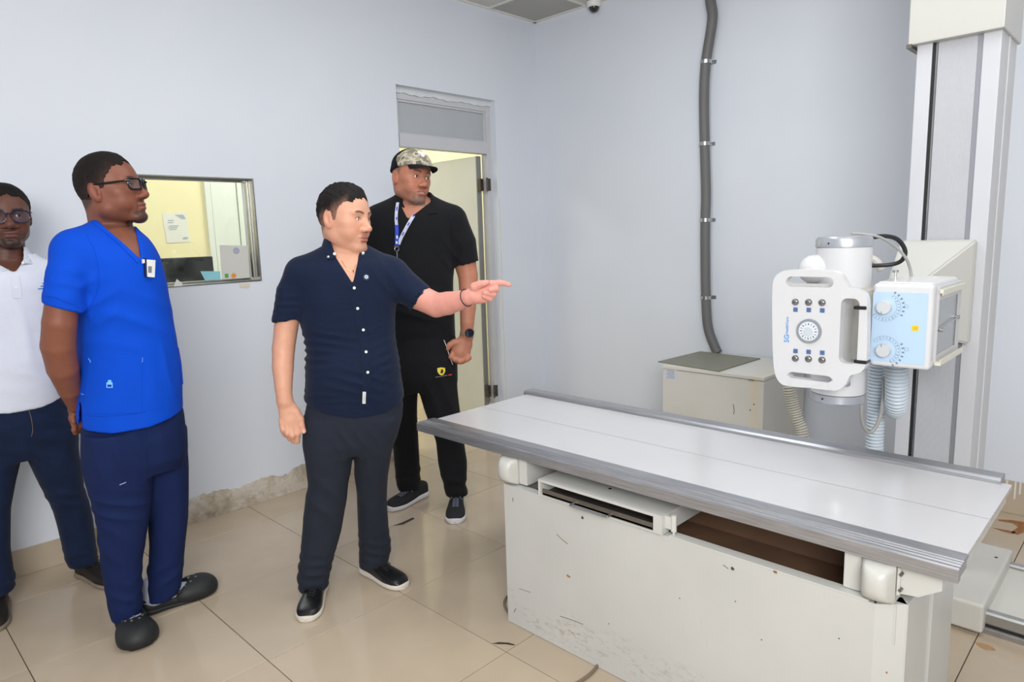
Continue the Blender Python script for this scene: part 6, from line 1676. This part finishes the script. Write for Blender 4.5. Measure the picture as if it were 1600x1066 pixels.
# scrub trousers
M_navyt = cloth_mat('navy_scrub_trousers', (20, 35, 78), weave=1000, bump=0.3, sheen=0.0)
hA_, tA_ = foot(p, (190, 955), (222, 1014), 0.27); hB_, tB_ = foot(p, (243, 953), (334, 920), 0.285)
wA = hA_[1]; wB = hB_[1]
F = Field()
F.loft([p.row(615, 132, 274, 0, .15), p.row(650, 128, 287, 0, .165), p.row(680, 127, 291, 0, .168), p.row(715, 128, 293, 0, .15), p.row(735, 134, 285, 0, .12)], k=0.03)
F.loft(p.leg([(670, 127, 232, .13), (715, 127, 240, .125), (745, 132, 242, .118), (797, 146, 238, .105), (840, 151.5, 231, .098), (880, 155, 225, .092), (925, 163, 224, .090), (945, 166.5, 226, .088), (962, 172, 221, .080)], 690, 930, -0.05, ankle(hA_, tA_)), k=0.02)
F.loft(p.leg([(670, 205, 291.5, .13), (731, 218, 296, .125), (775, 226, 296, .11), (810, 229, 295, .10), (850, 231, 290.5, .092), (880, 229, 288, .088), (908, 226.5, 286, .085), (924, 227, 283, .080), (938, 228, 262, .072)], 690, 900, 0.06, ankle(hB_, tB_, .06)), k=0.02)
fo = [fold(B2(200, 920, wA-.08), (0.4, 0, 1), 0.06, 0.006, (.07, .3, .05), 3), fold(B2(185, 800, -.15), (.35, 0, 1), 0.055, 0.006, (.10, .3, .06), 5), fold(B2(250, 900, wB-.08), (-.4, 0, 1), 0.06, 0.006, (.08, .3, .05), 7),
      fold(B2(190, 700, -.15), (1, 0, .15), 0.07, 0.004, (.14, .3, .10), 8), fold(B2(170, 860, -.1), (.8, 0, .5), 0.08, 0.004, (.1, .3, .10), 9), soft(0.003, 9, 6)]
tr2 = cloth('scrub_trousers', F, [p.L(115, 700, 0)[0], -0.32, 0.05], [p.L(305, 700, 0)[0], 0.38, p.L(180, 612)[2]], 0.0062, M_navyt, p.root, fo)
S4 = Surf(p, tr2)
S4.line('cargo_pocket_seam', [(137, 745), (165, 757), (195, 762), (230, 758)], 0.0014, M_navyt, tr2); S4.line('side_seam', [(228, 668), (231, 740), (236, 800), (231, 845)], 0.0012, M_navyt, tr2)
S4.line('cargo_pocket_seam', [(142, 772), (170, 780), (208, 776)], 0.0014, M_navyt, tr2)
S4.line('trouser_tag', [(187, 758), (190, 756.5), (193, 755.5), (197, 753.5)], 0.0012, mat('pale_thread', (190, 196, 220), 0.7), tr2, off=0.0005)
# socks and clogs
M_sock = mat('pale_grey_sock', (178, 182, 200), 0.85, bump=0.3, bscale=500)
M_vh = mat('vent_hole_grey', (112, 112, 112), 0.8)
M_clog = mat('black_foam_clog', (26, 28, 30), 0.6, var=0.06, bump=0.15, bscale=180)
for (h_, t_) in ((hA_, tA_), (hB_, tB_)):
    F = Field(); d_ = (t_-h_)/np.linalg.norm(t_-h_)
    F.cone(h_+d_*.05+[0, 0, .11], h_+d_*.05+[0, 0, .06], 0.038, 0.038, .02); F.cone(h_+d_*.05+[0, 0, .055], h_+d_*.17+[0, 0, .04], 0.042, 0.034, .02)
    P_, Q_ = F.mesh(h_+d_*.1-[.16, .16, .1], h_+d_*.1+[.16, .16, .22], 0.005); np_mesh('sock', P_, Q_, M_sock, p.root)
    # clog: low open heel, bulbous vented front
    up, hh, ax_, sd_, Ln_, pr_ = shoe_mesh(p, h_, t_, 0.120, 0.052, 0.060, 1.0, 0.022, M_clog, M_clog, name='clog')
    F = Field(); c_ = h_+ax_*(Ln_*.70)
    def RR(a): return np.stack([a, sd_, np.array([0, 0, 1.0])], 1)
    F.ell(c_+[0, 0, .030], (.095, .069, .058), RR(ax_), .01)
    F.ell(h_+ax_*Ln_*.84+[0, 0, .028], (.054, .064, .044), RR(ax_), .03)
    F.ell(h_+ax_*(Ln_*.30)+[0, 0, .065], (.105, .040, .052), RR(ax_), .008, 's')
    F.fn([-9, -9, -9], [9, 9, 9], lambda X, Y, Z: 0.010-Z, .003, 'i')
    P_, Q_ = F.mesh(c_-[.17, .17, .06], c_+[.17, .17, .12], 0.0040)
    np_mesh('clog_front', P_, Q_, M_clog, up)
    bm = B()
    for (t_f, lat) in ((.66, -.028), (.66, 0.0), (.66, .028), (.75, -.036), (.75, -.012), (.75, .014), (.75, .036), (.84, -.022), (.84, .022), (.58, -.034), (.58, .034)):
        q = h_+ax_*(Ln_*t_f)+sd_*lat; rr_ = ((t_f-.70)*Ln_/.095)**2+(lat/.058)**2; z = .030+.060*math.sqrt(max(0.02, 1-rr_))
        cyl(bm, Vector((*q[:2], z-.004)), Vector((*q[:2], z+.0012)), .0048, seg=10)
    bake_local('vent_holes', bm, M_vh, up)
    bm = B(); pts = []
    for k in range(17):
        a = math.pi*k/16; pts.append(h_+ax_*(Ln_*.50-math.sin(a)*Ln_*.50)+sd_*math.cos(a)*.047+np.array([0, 0, .062-.004*math.sin(a)]))
    tube(bm, pts, .007, 8); bmesh.ops.scale(bm, vec=(1, 1, 1), verts=bm.verts); bake_local('heel_strap', bm, M_clog, up)
# ================================================================ PERSON 3: tall man in black polo and cap
p = Person(1.85, -0.62, 'tall man in black polo and camouflage cap with lanyard standing in front of the doorway')
hd = Head(p, 641, 279, -0.02, 38, -2, 7, sc=1.10, wide=1.0, full=0.95, jaw=0.92, nose=1.15, lips=1.1, mouth_open=0.8, chin=1.1)
skin3 = lin(180, 120, 96)
trows = [p.row(306, 628, 668, 0.01, 0.055), p.row(316, 608, 690, 0.01, 0.085), p.row(326, 592, 708, 0, .11), p.row(338, 583, 716, 0, .13), p.row(360, 580, 716, 0, .14), p.row(385, 582, 712, 0, .14),
         p.row(420, 585, 709, 0, .138), p.row(450, 587, 708, 0, .138), p.row(480, 588, 710, 0, .14), p.row(510, 588, 711, 0, .142), p.row(532, 589, 712, 0, .142)]
F = Field(); F.loft([r for r in trows if r[0] > p.L(640, 430)[2]], k=.02, grow=-.011)
F.cone(hd.W(0, -0.026, -0.050), p.L(646, 328, .01), .060, .066, .018)
hd.build(F)
p.caps(F, [(715, 350, 0, 18), (724, 400, -.01, 18.5), (731, 430, -.02, 15.5), (731.5, 450, -.03, 14), (731, 480, -.05, 12.6), (730, 505, -.07, 10.8), (729.5, 524, -.075, 9.8)], .02)
p.caps(F, [(729.5, 524, -.075, 9.8), (725, 538, -.08, 13), (720, 550, -.085, 15), (719, 556, -.085, 14)], .012, flat=((0, 1, 0), .6))
for f in ([(728, 552, -.085, 5.2), (732, 559, -.10, 4.8), (729, 562, -.105, 4.4)], [(720, 556, -.09, 5.2), (722.5, 563, -.10, 4.8), (718, 565, -.108, 4.2)], [(713, 556, -.09, 5), (714, 562, -.10, 4.6), (710, 562, -.108, 4)], [(708, 551, -.09, 4.8), (706, 557, -.10, 4.3), (704, 558, -.104, 3.8)]):
    p.caps(F, f, .004)
p.caps(F, [(720, 535, -.08, 7.5), (709, 536, -.09, 5.6), (702, 540, -.095, 5.0), (699.5, 544.5, -.098, 4)], .006)
p.caps(F, [(586, 350, 0, 16), (576, 395, 0, 16), (574, 430, 0, 15), (578, 470, -.02, 12), (584, 500, -.03, 10), (586, 525, -.03, 11), (586, 545, -.03, 9)], .02)
ha, hb = hd.bbox(); ha = ha-[0, 0, .02]
lo = np.array([p.L(556, 450, 0)[0], -0.24, p.L(640, 572, -.08)[2]]); hi = np.array([p.L(752, 450, 0)[0], .2, hb[2]])
h1 = (p.L(692, 572, -.08)-[0, .08, 0], p.L(745, 522, -.08)+[0, .08, 0])
P_, Q_ = multires(F, lo, hi, .0058, [(ha, hb, .0025), (*h1, .0028)])
col_ = hd.colors(P_, skin3, lin(176, 104, 92), lin(70, 48, 40), beard=(0.35, 0.5, 0.85), beardc=lin(112, 92, 86), shadow=lin(130, 96, 84))
if True:
    q_ = hd.loc(P_); m = (((q_[:, 0]/.014)**2+((q_[:, 2]+.066)/.0028)**2) < 1)*(q_[:, 1] > .07)*0.9; col_ = col_*(1-m[:, None])+lin(225, 215, 205)*m[:, None]
np_mesh('body', P_, Q_, M_skin, p.root, np.clip(col_, 0, 1))
hd.eyes(p.root, look=(0.35, 0.0), white=(235, 230, 228))
# cap
M_camo = None
def camo_mat():
    t = NT('camouflage_cloth'); v = t.tc(); n1 = t.noise(v, 26, 2); n2 = t.noise(t.tc(scale=(1.6, 1.2, 1.1), loc=(3, 1, 2)), 34, 2)
    a = t.ramp(n1, [(0.0, srgb(120, 116, 100)), (0.42, srgb(120, 116, 100)), (0.46, srgb(182, 176, 154)), (0.56, srgb(182, 176, 154)), (0.6, srgb(98, 98, 84))])
    a2 = t.mix(t.ramp(n2, [(0.55, (0, 0, 0)), (0.58, (1, 1, 1))]), a, srgb(150, 140, 128)); t.l(a2, t.b.inputs['Base Color']); t.b.inputs['Roughness'].default_value = .9; return t.m
M_camo = camo_mat(); M_capblk = cloth_mat('black_cap_mesh', (20, 22, 30), sheen=0.0, bump=0.3)
F = Field(); hd.skull(F, .010); F2 = Field()
ops_ = F.ops
def capf(front):
    def f(X, Y, Z):
        cur = None
        for (a, b, fn, mode, k) in ops_:
            d = fn(X, Y, Z)
            if cur is None: cur = d
            else: hh = np.maximum(k-np.abs(cur-d), 0)/k; cur = np.minimum(cur, d)-hh*hh*k*.25
        dx, dy, dz = X-hd.O[0], Y-hd.O[1], Z-hd.O[2]
        x = (dx*hd.x[0]+dy*hd.x[1]+dz*hd.x[2])/hd.sc; y = (dx*hd.f[0]+dy*hd.f[1]+dz*hd.f[2])/hd.sc; z = (dx*hd.z[0]+dy*hd.z[1]+dz*hd.z[2])/hd.sc
        line = 0.040+0.18*np.clip(y-0.03, -0.14, 0.1)*1.0-0.0*x
        split = y-(0.012+0.012*np.sin(z*60))
        g = 0.0015 if front else 0.0
        cur = cur-(0.006*sstep(.04, .09, z)+g)*hd.sc
        d = np.maximum(cur, (line-z)*hd.sc)
        return np.maximum(d, (-split if front else split-0.004)*hd.sc)
    return f
for front, m_, nm in ((True, M_camo, 'cap_front'), (False, M_capblk, 'cap_back')):
    F3 = Field(); F3.fn(hd.O-.16, hd.O+.17, capf(front), 0, 'u'); P_, Q_ = F3.mesh(hd.O-.16, hd.O+.17, .0028, 1); cap_ = np_mesh(nm, P_, Q_, m_, p.root)
    if front: capfront = cap_
# visor: curved sheet from the front edge
bm = B(); N, Mm = 18, 8; top_, bot_ = [], []
for i in range(N+1):
    a = math.radians(-62+124*i/N); row = []; rowb = []
    for j in range(Mm+1):
        f = j/Mm; r = 1.0
        x0_ = .074*math.sin(a); y0_ = .028+.070*math.cos(a); ext = .072*max(0, math.cos(a*1.35))**.7
        x = x0_*(1+.10*f*0); y = y0_+ext*f; z = .048-0.010*f-.9*(x*x)*2.2*(.6+.8*f)+.006
        row.append(bm.verts.new(hd.W(x, y, z))); rowb.append(bm.verts.new(hd.W(x, y, z-.0035)))
    top_.append(row); bot_.append(rowb)
for i in range(N):
    for j in range(Mm):
        bm.faces.new((top_[i][j], top_[i+1][j], top_[i+1][j+1], top_[i][j+1])); bm.faces.new((bot_[i][j], bot_[i][j+1], bot_[i+1][j+1], bot_[i+1][j]))
    bm.faces.new((top_[i][Mm], top_[i+1][Mm], bot_[i+1][Mm], bot_[i][Mm])); bm.faces.new((top_[i][0], bot_[i][0], bot_[i+1][0], top_[i+1][0]))
bake_local('cap_visor', bm, M_capblk, p.root)
SC_ = Surf(p, capfront)
M_emb = mat('white_embroidery', (225, 225, 222), 0.8)
SC_.patch('cap_emblem', [(652, 236), (667, 240.5), (666, 243.5), (653, 239.5)], M_emb, capfront, .002, 6, 3, off=.001)
SC_.patch('cap_emblem', [(657, 240), (663, 241.5), (662.5, 246), (658.5, 245)], M_emb, capfront, .002, 3, 3, off=.001)
# polo
M_blackp = cloth_mat('black_polo', (17, 18, 22), weave=1100, bump=0.35, sheen=0.05)
F = Field(); F.loft(trows, k=.02)
p.caps(F, [(708, 344, 0, 22), (722, 380, -.01, 22), (727.5, 412, -.015, 20.8), (728, 430, -.015, 20.5)], .03, clip=(p.L(727.5, 413, -.015), (.20, 0, -1.0)))
p.caps(F, [(592, 346, 0, 20), (580, 385, 0, 20), (575, 410, 0, 19.5)], .04)
F.cone(p.L(648, 318, .01), p.L(702, 342, 0), .075, .070, .04); F.cone(p.L(648, 318, .01), p.L(592, 342, 0), .075, .070, .04)
F.cone(p.L(726, 404, -.012), p.L(729, 430, -.02), p.R(727, 412, 18.6), p.R(727, 412, 18.4), .002, 's')
F.cone(p.L(648, 290, .005), p.L(648, 326, 0), .068, .064, .006, 's')
poly_cut(F, [p.L(*q) for q in ((628, 285), (668, 285), (673, 316), (641, 342), (637, 342), (629, 326))], -.5, -.02)
B3 = p.L
fo = [fold(B3(705, 385, -.1), (.8, 0, .6), .06, .004, (.06, .2, .12), 3), fold(B3(650, 480, -.12), (.3, 0, 1), .08, .004, (.15, .2, .10), 5), soft(.003, 9, 3)]
polo = cloth('polo_shirt', F, [p.L(552, 450, 0)[0], -.2, p.L(640, 527)[2]], [p.L(755, 450, 0)[0], .2, p.L(640, 300)[2]], .0062, M_blackp, p.root, fo)
F = Field(); c0 = p.L(648, 326, .004); c1_ = p.L(646, 300, .012)
frustum_shell(F, c0-[0, 0, .006], c1_, .108, .072, .006)
poly_cut(F, [p.L(*q) for q in ((632, 290), (671, 290), (676, 312), (652, 340), (637, 332), (630, 318))], -.5, -.012, .002)
clr = cloth('collar', F, c0-[.13, .13, .03], c1_+[.13, .13, .03], .0032, M_blackp, p.root, [], smooth=1)
S_ = Surf(p, polo, clr)
S_.poly('collar_point', [(667, 311), (679, 318), (684, 334), (668, 335), (661, 322)], M_blackp, polo, .006)
M_lany = mat('white_lanyard', (186, 190, 208), 0.7, var=.2, vscale=60); M_lanb = mat('blue_lanyard', (20, 64, 190), 0.5)
lan = S_.strip('lanyard', [(659, 323), (651, 332), (641, 346), (632, 362), (626, 374), (623, 382)], .016, M_lany, p.root, th=.003, off=.004)
lan2 = S_.strip('lanyard', [(622, 318), (620, 332), (619.5, 345), (620.5, 354)], .014, M_lany, p.root, th=.003, off=.005)
S_.strip('lanyard', [(620.5, 352), (620.8, 362), (620.5, 372), (620.5, 384)], .017, M_lanb, p.root, th=.004, off=.006)
for q in (((648, 336), (646, 339)), ((640, 348), (637, 353)), ((631, 363), (629, 368)), ((621, 325), (620.5, 330)), ((620.5, 340), (620, 344))): 
    S_.strip('lanyard_print', [q[0], ((q[0][0]+q[1][0])/2, (q[0][1]+q[1][1])/2), q[1]], .006, M_lanb, p.root, th=.0048, off=.004)
for q in (((621, 368), (621.3, 373)), ((620.5, 377), (620.8, 381))): S_.strip('lanyard_print', [q[0], ((q[0][0]+q[1][0])/2, (q[0][1]+q[1][1])/2), q[1]], .008, M_emb, p.root, th=.0055, off=.006)
h_, n_ = S_.hit(620.5, 388, .008)
bm = B(); h_ = Vector(h_); tube(bm, [h_+Vector((.010*math.cos(a), 0, .010*math.sin(a)-.004)) for a in [2*math.pi*k/16 for k in range(16)]], .0022, 6, closed=True)
tube(bm, [h_+Vector((0, 0, -.014)), h_+Vector((.0, 0, -.050))], .0024, 6); tube(bm, [h_+Vector((-.012, 0, .008)), h_+Vector((.012, 0, .008))], .0028, 6)
bake_local('lanyard_clip', bm, M_steel, p.root)
S_.line('placket_seam', [(640, 343), (642, 356), (643, 372)], .0016, M_blackp, polo); S_.line('armhole_seam', [(700, 335), (706, 355), (707, 378), (708, 400)], .0018, M_blackp, polo, off=.001)
# trousers
M_blackt = cloth_mat('black_track_trousers', (20, 21, 25), weave=900, bump=0.25, sheen=0.03)
h1_, t1_ = foot(p, (655, 778), (606, 800), .30); h2_, t2_ = foot(p, (716, 778), (711, 820), .30)
w1, w2 = h1_[1], h2_[1]
F = Field()
F.loft([p.row(518, 591, 708, 0, .135), p.row(530, 590, 712, 0, .14), p.row(560, 591, 713, 0, .145), p.row(590, 594, 713, 0, .13), p.row(608, 604, 708, 0, .10)], k=.03)
F.loft(p.leg([(560, 592, 655, .12), (610, 596, 652, .105), (650, 603, 652, .092), (700, 614, 655, .08), (735, 617.5, 656.5, .074), (757, 620, 657, .072), (764, 624, 656, .066)], 600, 750, 0, ankle(h1_, t1_)), k=.02)
F.loft(p.leg([(560, 646, 713, .12), (600, 652, 713.5, .11), (640, 664, 718.5, .10), (687, 680.5, 725, .088), (722, 684, 730.5, .082), (745, 689, 730, .078), (757, 693.5, 727.5, .066), (766, 694, 731, .068), (773, 697, 731.5, .062)], 600, 750, 0, ankle(h2_, t2_)), k=.02)
fo = [fold(B3(640, 740, w1-.07), (.3, 0, 1), .07, .006, (.08, .3, .06), 3), fold(B3(710, 750, w2-.07), (.2, 0, 1), .07, .007, (.09, .3, .05), 5), fold(B3(690, 620, -.1), (.9, 0, .3), .08, .004, (.08, .3, .15), 6), soft(.003, 8, 7)]
tr3 = cloth('trousers', F, [p.L(580, 600, 0)[0], -.35, .05], [p.L(742, 700, 0)[0]+.02, .3, p.L(640, 518)[2]+.01], .0072, M_blackt, p.root, fo)
S5 = Surf(p, tr3)
S5.line('pocket_zip', [(693.5, 531.5), (698, 543), (702, 556), (707, 569.5)], .0022, mat('white_zip', (205, 205, 205), 0.5), tr3, off=.001)
sh = S5.poly('crest', [(683, 575.5), (689, 574.3), (695, 575), (695.3, 580), (692.5, 585.5), (689.3, 586.6), (686, 585), (683.5, 581)], mat('yellow_crest', (232, 208, 70), 0.6), tr3, .004)
if sh: S5.poly('crest_figure', [(688, 577.5), (691.5, 577), (690.5, 579.5), (692, 581), (690, 581.5), (690.6, 584), (688.6, 582.5), (686.5, 582), (688.6, 580)], M_dark, sh, .0055)
S5.line('crest_lettering', [(680, 589.5), (688, 588.5), (699, 586.5)], .0014, mat('grey_embroidery', (130, 132, 138), 0.7), tr3, off=.001)
S5.line('crest_lettering', [(700.5, 586.3), (705.5, 585.5)], .0034, mat('red_embroidery', (206, 52, 34), 0.7), tr3, off=.001)
S5.line('side_stripe', [(709.5, 575), (712, 600), (716, 640)], .0015, M_blackt, tr3)
M_knit = mat('black_knit', (24, 24, 27), 0.8, var=.1, bump=.4, bscale=300); M_lacew = mat('grey_blue_lace', (108, 112, 130), 0.8)
M_solel = mat('light_grey_sole', (205, 203, 206), 0.5)
for (h_, t_) in ((h1_, t1_), (h2_, t2_)):
    res_ = shoe_mesh(p, h_, t_, .108, .092, .056, .2, .030, M_knit, M_solel); laces(p, *res_, M_lacew, n=6, t0=.42, t1=.70)
# watch
a = p.L(730, 519.5, -.075); ax_ = p.L(729.5, 524, -.075)-p.L(730, 505, -.07); ax_ /= np.linalg.norm(ax_)
bm = B()
for s_ in (-.006, 0, .006):
    tube(bm, [a+ax_*s_+np.array([math.cos(t_), 0, 0])*.0345+np.array([0, math.sin(t_), 0])*.034 for t_ in [2*math.pi*k/32 for k in range(32)]], .0035, 6, closed=True)
wt = bake_local('watch_band', bm, mat('taupe_watch_band', (150, 132, 118), 0.5), p.root)
bm = B(); c_ = p.L(733, 520.5, -.118); cyl(bm, Vector(c_), Vector(c_+np.array([.004, -.009, .001])), .0235, .0225, 28); bake_local('watch_case', bm, mat('dark_grey_watch_case', (84, 84, 88), 0.3, 0.7), wt)
bm = B(); cyl(bm, Vector(c_+np.array([.0039, -.0088, .001])), Vector(c_+np.array([.0043, -.0100, .0011])), .0195, .0195, 28); bake_local('watch_face', bm, mat('watch_glass', (14, 18, 40), 0.08), wt)
# ================================================================ PERSON 4: man in white polo at the left edge
p = Person(0.12, -0.03, 'man in white polo shirt, jeans and round dark glasses at the left edge')
hd = Head(p, 9, 338, -.02, 3, -2, 0, sc=1.04, wide=0.96, full=0.97, jaw=0.93, nose=1.35, lips=1.35, chin=1.1)
skin4 = lin(98, 62, 50)
trows = [p.row(405, -20, 42, .01, .06), p.row(413, -38, 66, .01, .09), p.row(425, -56, 78, 0, .12), p.row(445, -66, 86, 0, .135), p.row(480, -66, 88, 0, .14), p.row(520, -60, 92, 0, .145), p.row(560, -58, 96, -.01, .155), p.row(600, -58, 99.5, -.01, .155), p.row(645, -58, 101, -.005, .15)]
F = Field(); F.loft([r for r in trows if r[0] > p.L(10, 480)[2]], k=.02, grow=-.011)
F.cone(hd.W(0, -0.026, -0.050), p.L(10, 418, .01), .058, .064, .018)
hd.build(F)
for s_ in (-1, 1):
    cx_ = 11
    p.caps(F, [(cx_+s_*72, 440, .0, 20), (cx_+s_*84, 500, .02, 20), (cx_+s_*88, 550, .06, 19), (cx_+s_*74, 600, .12, 15), (cx_+s_*50, 628, .165, 11), (cx_+s_*35, 632, .17, 13)], .02)
ha, hb = hd.bbox(); ha = ha-[0, 0, .02]
lo = np.array([p.L(-105, 500, 0)[0], -.2, p.L(10, 650, .1)[2]]); hi = np.array([p.L(125, 500, 0)[0], .23, hb[2]])
P_, Q_ = multires(F, lo, hi, .006, [(ha, hb, .0025)])
col_ = hd.colors(P_, skin4, lin(104, 66, 60), lin(26, 18, 16), beard=(0.35, 0.35, 0.55), beardc=lin(34, 25, 22), shadow=lin(50, 34, 30))
np_mesh('body', P_, Q_, M_skin, p.root, np.clip(col_, 0, 1))
hd.eyes(p.root, look=(0.2, 0.0), iris=(30, 20, 16))
hd.hair(p.root, None, lin(22, 18, 18), tmax=.008, curl=.0008, freq=600, skin=lin(56, 38, 34), seed=7)
glasses(hd, p.root, mat('dark_blue_glasses_frame', (20, 22, 52), 0.2), M_lens, lw=.029, lh=.023, y=.106, z=-.002, sq=2.4, r=.0022, gap=.010)
M_wpolo = cloth_mat('white_polo', (216, 221, 234), weave=900, bump=0.3, sheen=0.0, var=.02)
F = Field(); F.loft(trows, k=.02)
for s_ in (-1, 1):
    p.caps(F, [(11+s_*62, 436, 0, 24), (11+s_*76, 465, .01, 25), (11+s_*83, 500, .02, 25)], .04)
    F.cone(p.L(11, 408, .01), p.L(11+s_*58, 432, 0), .075, .066, .04)
F.cone(p.L(10, 380, .005), p.L(10, 412, 0), .068, .062, .006, 's')
poly_cut(F, [p.L(*q) for q in ((-22, 378), (40, 378), (34, 408), (21.5, 423.5), (19.5, 423.5), (-10, 408))], -.5, -.02)
F.fn([-1, -1, 0], [1, 1, 1.2], lambda X, Y, Z: np.interp(X, [p.L(-60, 637)[0], p.L(10, 636)[0], p.L(60, 628)[0], p.L(101, 615)[0]], [p.L(-60, 637)[2], p.L(10, 636)[2], p.L(60, 628)[2], p.L(101, 615)[2]])-Z, .004, 'i')
B4 = p.L
fo = [fold(B4(50, 590, -.15), (.3, 0, 1), .08, .004, (.15, .3, .06), 3), soft(.003, 8, 2), fold(B4(20, 520, -.15), (1, 0, .3), .12, .004, (.12, .3, .12), 6)]
polo4 = cloth('polo_shirt', F, [p.L(-110, 500, 0)[0], -.21, p.L(10, 645)[2]], [p.L(130, 500, 0)[0], .2, p.L(10, 396)[2]], .006, M_wpolo, p.root, fo)
F = Field(); c0 = p.L(10, 412, .004); c1_ = p.L(9, 386, .012)
frustum_shell(F, c0-[0, 0, .008], c1_, .110, .068, .005)
poly_cut(F, [p.L(*q) for q in ((-26, 380), (36, 380), (35, 404), (20.5, 432), (-20, 404))], -.5, -.012, .002)
clr = cloth('collar', F, c0-[.13, .13, .03], c1_+[.13, .13, .03], .0032, M_wpolo, p.root, [], smooth=1)
S_ = Surf(p, polo4, clr)
S_.poly('collar_point', [(36, 390), (50, 394), (63.5, 403), (58, 409), (44, 410.5), (33, 408), (22, 422)], M_wpolo, polo4, .005)
S_.poly('collar_point', [(-16, 398), (0, 412), (14, 423), (4, 424), (-14, 416)], M_wpolo, polo4, .005)
S_.strip('placket', [(21, 424), (24, 440), (26, 455), (27, 466)], .030, M_wpolo, polo4, th=.002, n=6)
for x_, y_ in ((35.5, 411), (25, 449)): S_.disc('button', x_, y_, .0048, M_btnw, polo4, th=.0045)
M_lgb = mat('blue_shirt_print', (40, 140, 205), 0.7)
for q in (((66, 443), (70, 442.5)), ((63.5, 447.5), (70, 446.5)), ((59.5, 451.5), (70, 450.5))): S_.line('shirt_lettering', [q[0], q[1]], .0022, M_lgb, polo4, off=.001)
M_jean = cloth_mat('dark_blue_jeans', (20, 34, 62), weave=1200, bump=0.3, sheen=0.05, var=.18)
h1_, t1_ = foot(p, (4, 932), (-12, 992), .29); h2_, t2_ = foot(p, (128, 898), (186, 918), .29)
w1, w2 = h1_[1], h2_[1]
F = Field()
F.loft([p.row(615, -52, 98, 0, .15), p.row(650, -54, 112, 0, .15), p.row(680, -54, 122, 0, .14), p.row(712, -44, 118, 0, .10)], k=.03)
F.loft(p.leg([(670, -58, 40, .12), (712, -58, 37, .11), (757, -52, 26, .10), (799, -48, 18.5, .09), (862, -42, 18, .084), (905, -36, 24, .08), (922, -32, 24, .07)], 700, 900, 0, ankle(h1_, t1_)), k=.02)
F.loft(p.leg([(670, 36, 121, .12), (712, 42, 124, .115), (740, 55, 129.5, .108), (768, 68.5, 133, .10), (788, 79, 141, .092), (815, 87, 147, .088), (850, 95.5, 150.5, .084), (868, 99.5, 153, .08), (880, 105, 155, .07)], 700, 860, 0, ankle(h2_, t2_)), k=.02)
fo = [fold(B4(100, 780, -.05), (.4, 0, 1), .05, .006, (.09, .3, .05), 3), fold(B4(120, 860, w2-.06), (.2, 0, 1), .05, .005, (.08, .3, .04), 5), fold(B4(10, 910, w1-.06), (.1, 0, 1), .05, .007, (.1, .3, .04), 6), fold(B4(60, 680, -.1), (.4, 0, .9), .06, .004, (.16, .3, .07), 7), soft(.003, 8, 7)]
tr4 = cloth('jeans', F, [p.L(-75, 700, 0)[0], -.33, .05], [p.L(165, 800, 0)[0], .28, p.L(10, 612)[2]], .0068, M_jean, p.root, fo)
S6 = Surf(p, tr4)
S6.line('fly_stitching', [(44, 638), (49, 655), (51, 672), (49, 682)], .0011, mat('tan_thread', (120, 104, 80), 0.8), tr4, off=.001)
S6.line('pocket_stitching', [(86, 619), (93, 632), (108, 641)], .0011, M_jean, tr4, off=.001)
S6.line('outseam', [(99, 815), (104, 840), (108, 858)], .0012, M_jean, tr4, off=.001)
M_brshoe = mat('dark_brown_shoe', (30, 24, 22), 0.55, var=.1); M_tansole = mat('grey_rubber_sole', (134, 122, 108), 0.7)
for (h_, t_) in ((h1_, t1_), (h2_, t2_)):
    res_ = shoe_mesh(p, h_, t_, .102, .085, .050, .1, .022, M_brshoe, M_tansole); laces(p, *res_, M_lace)
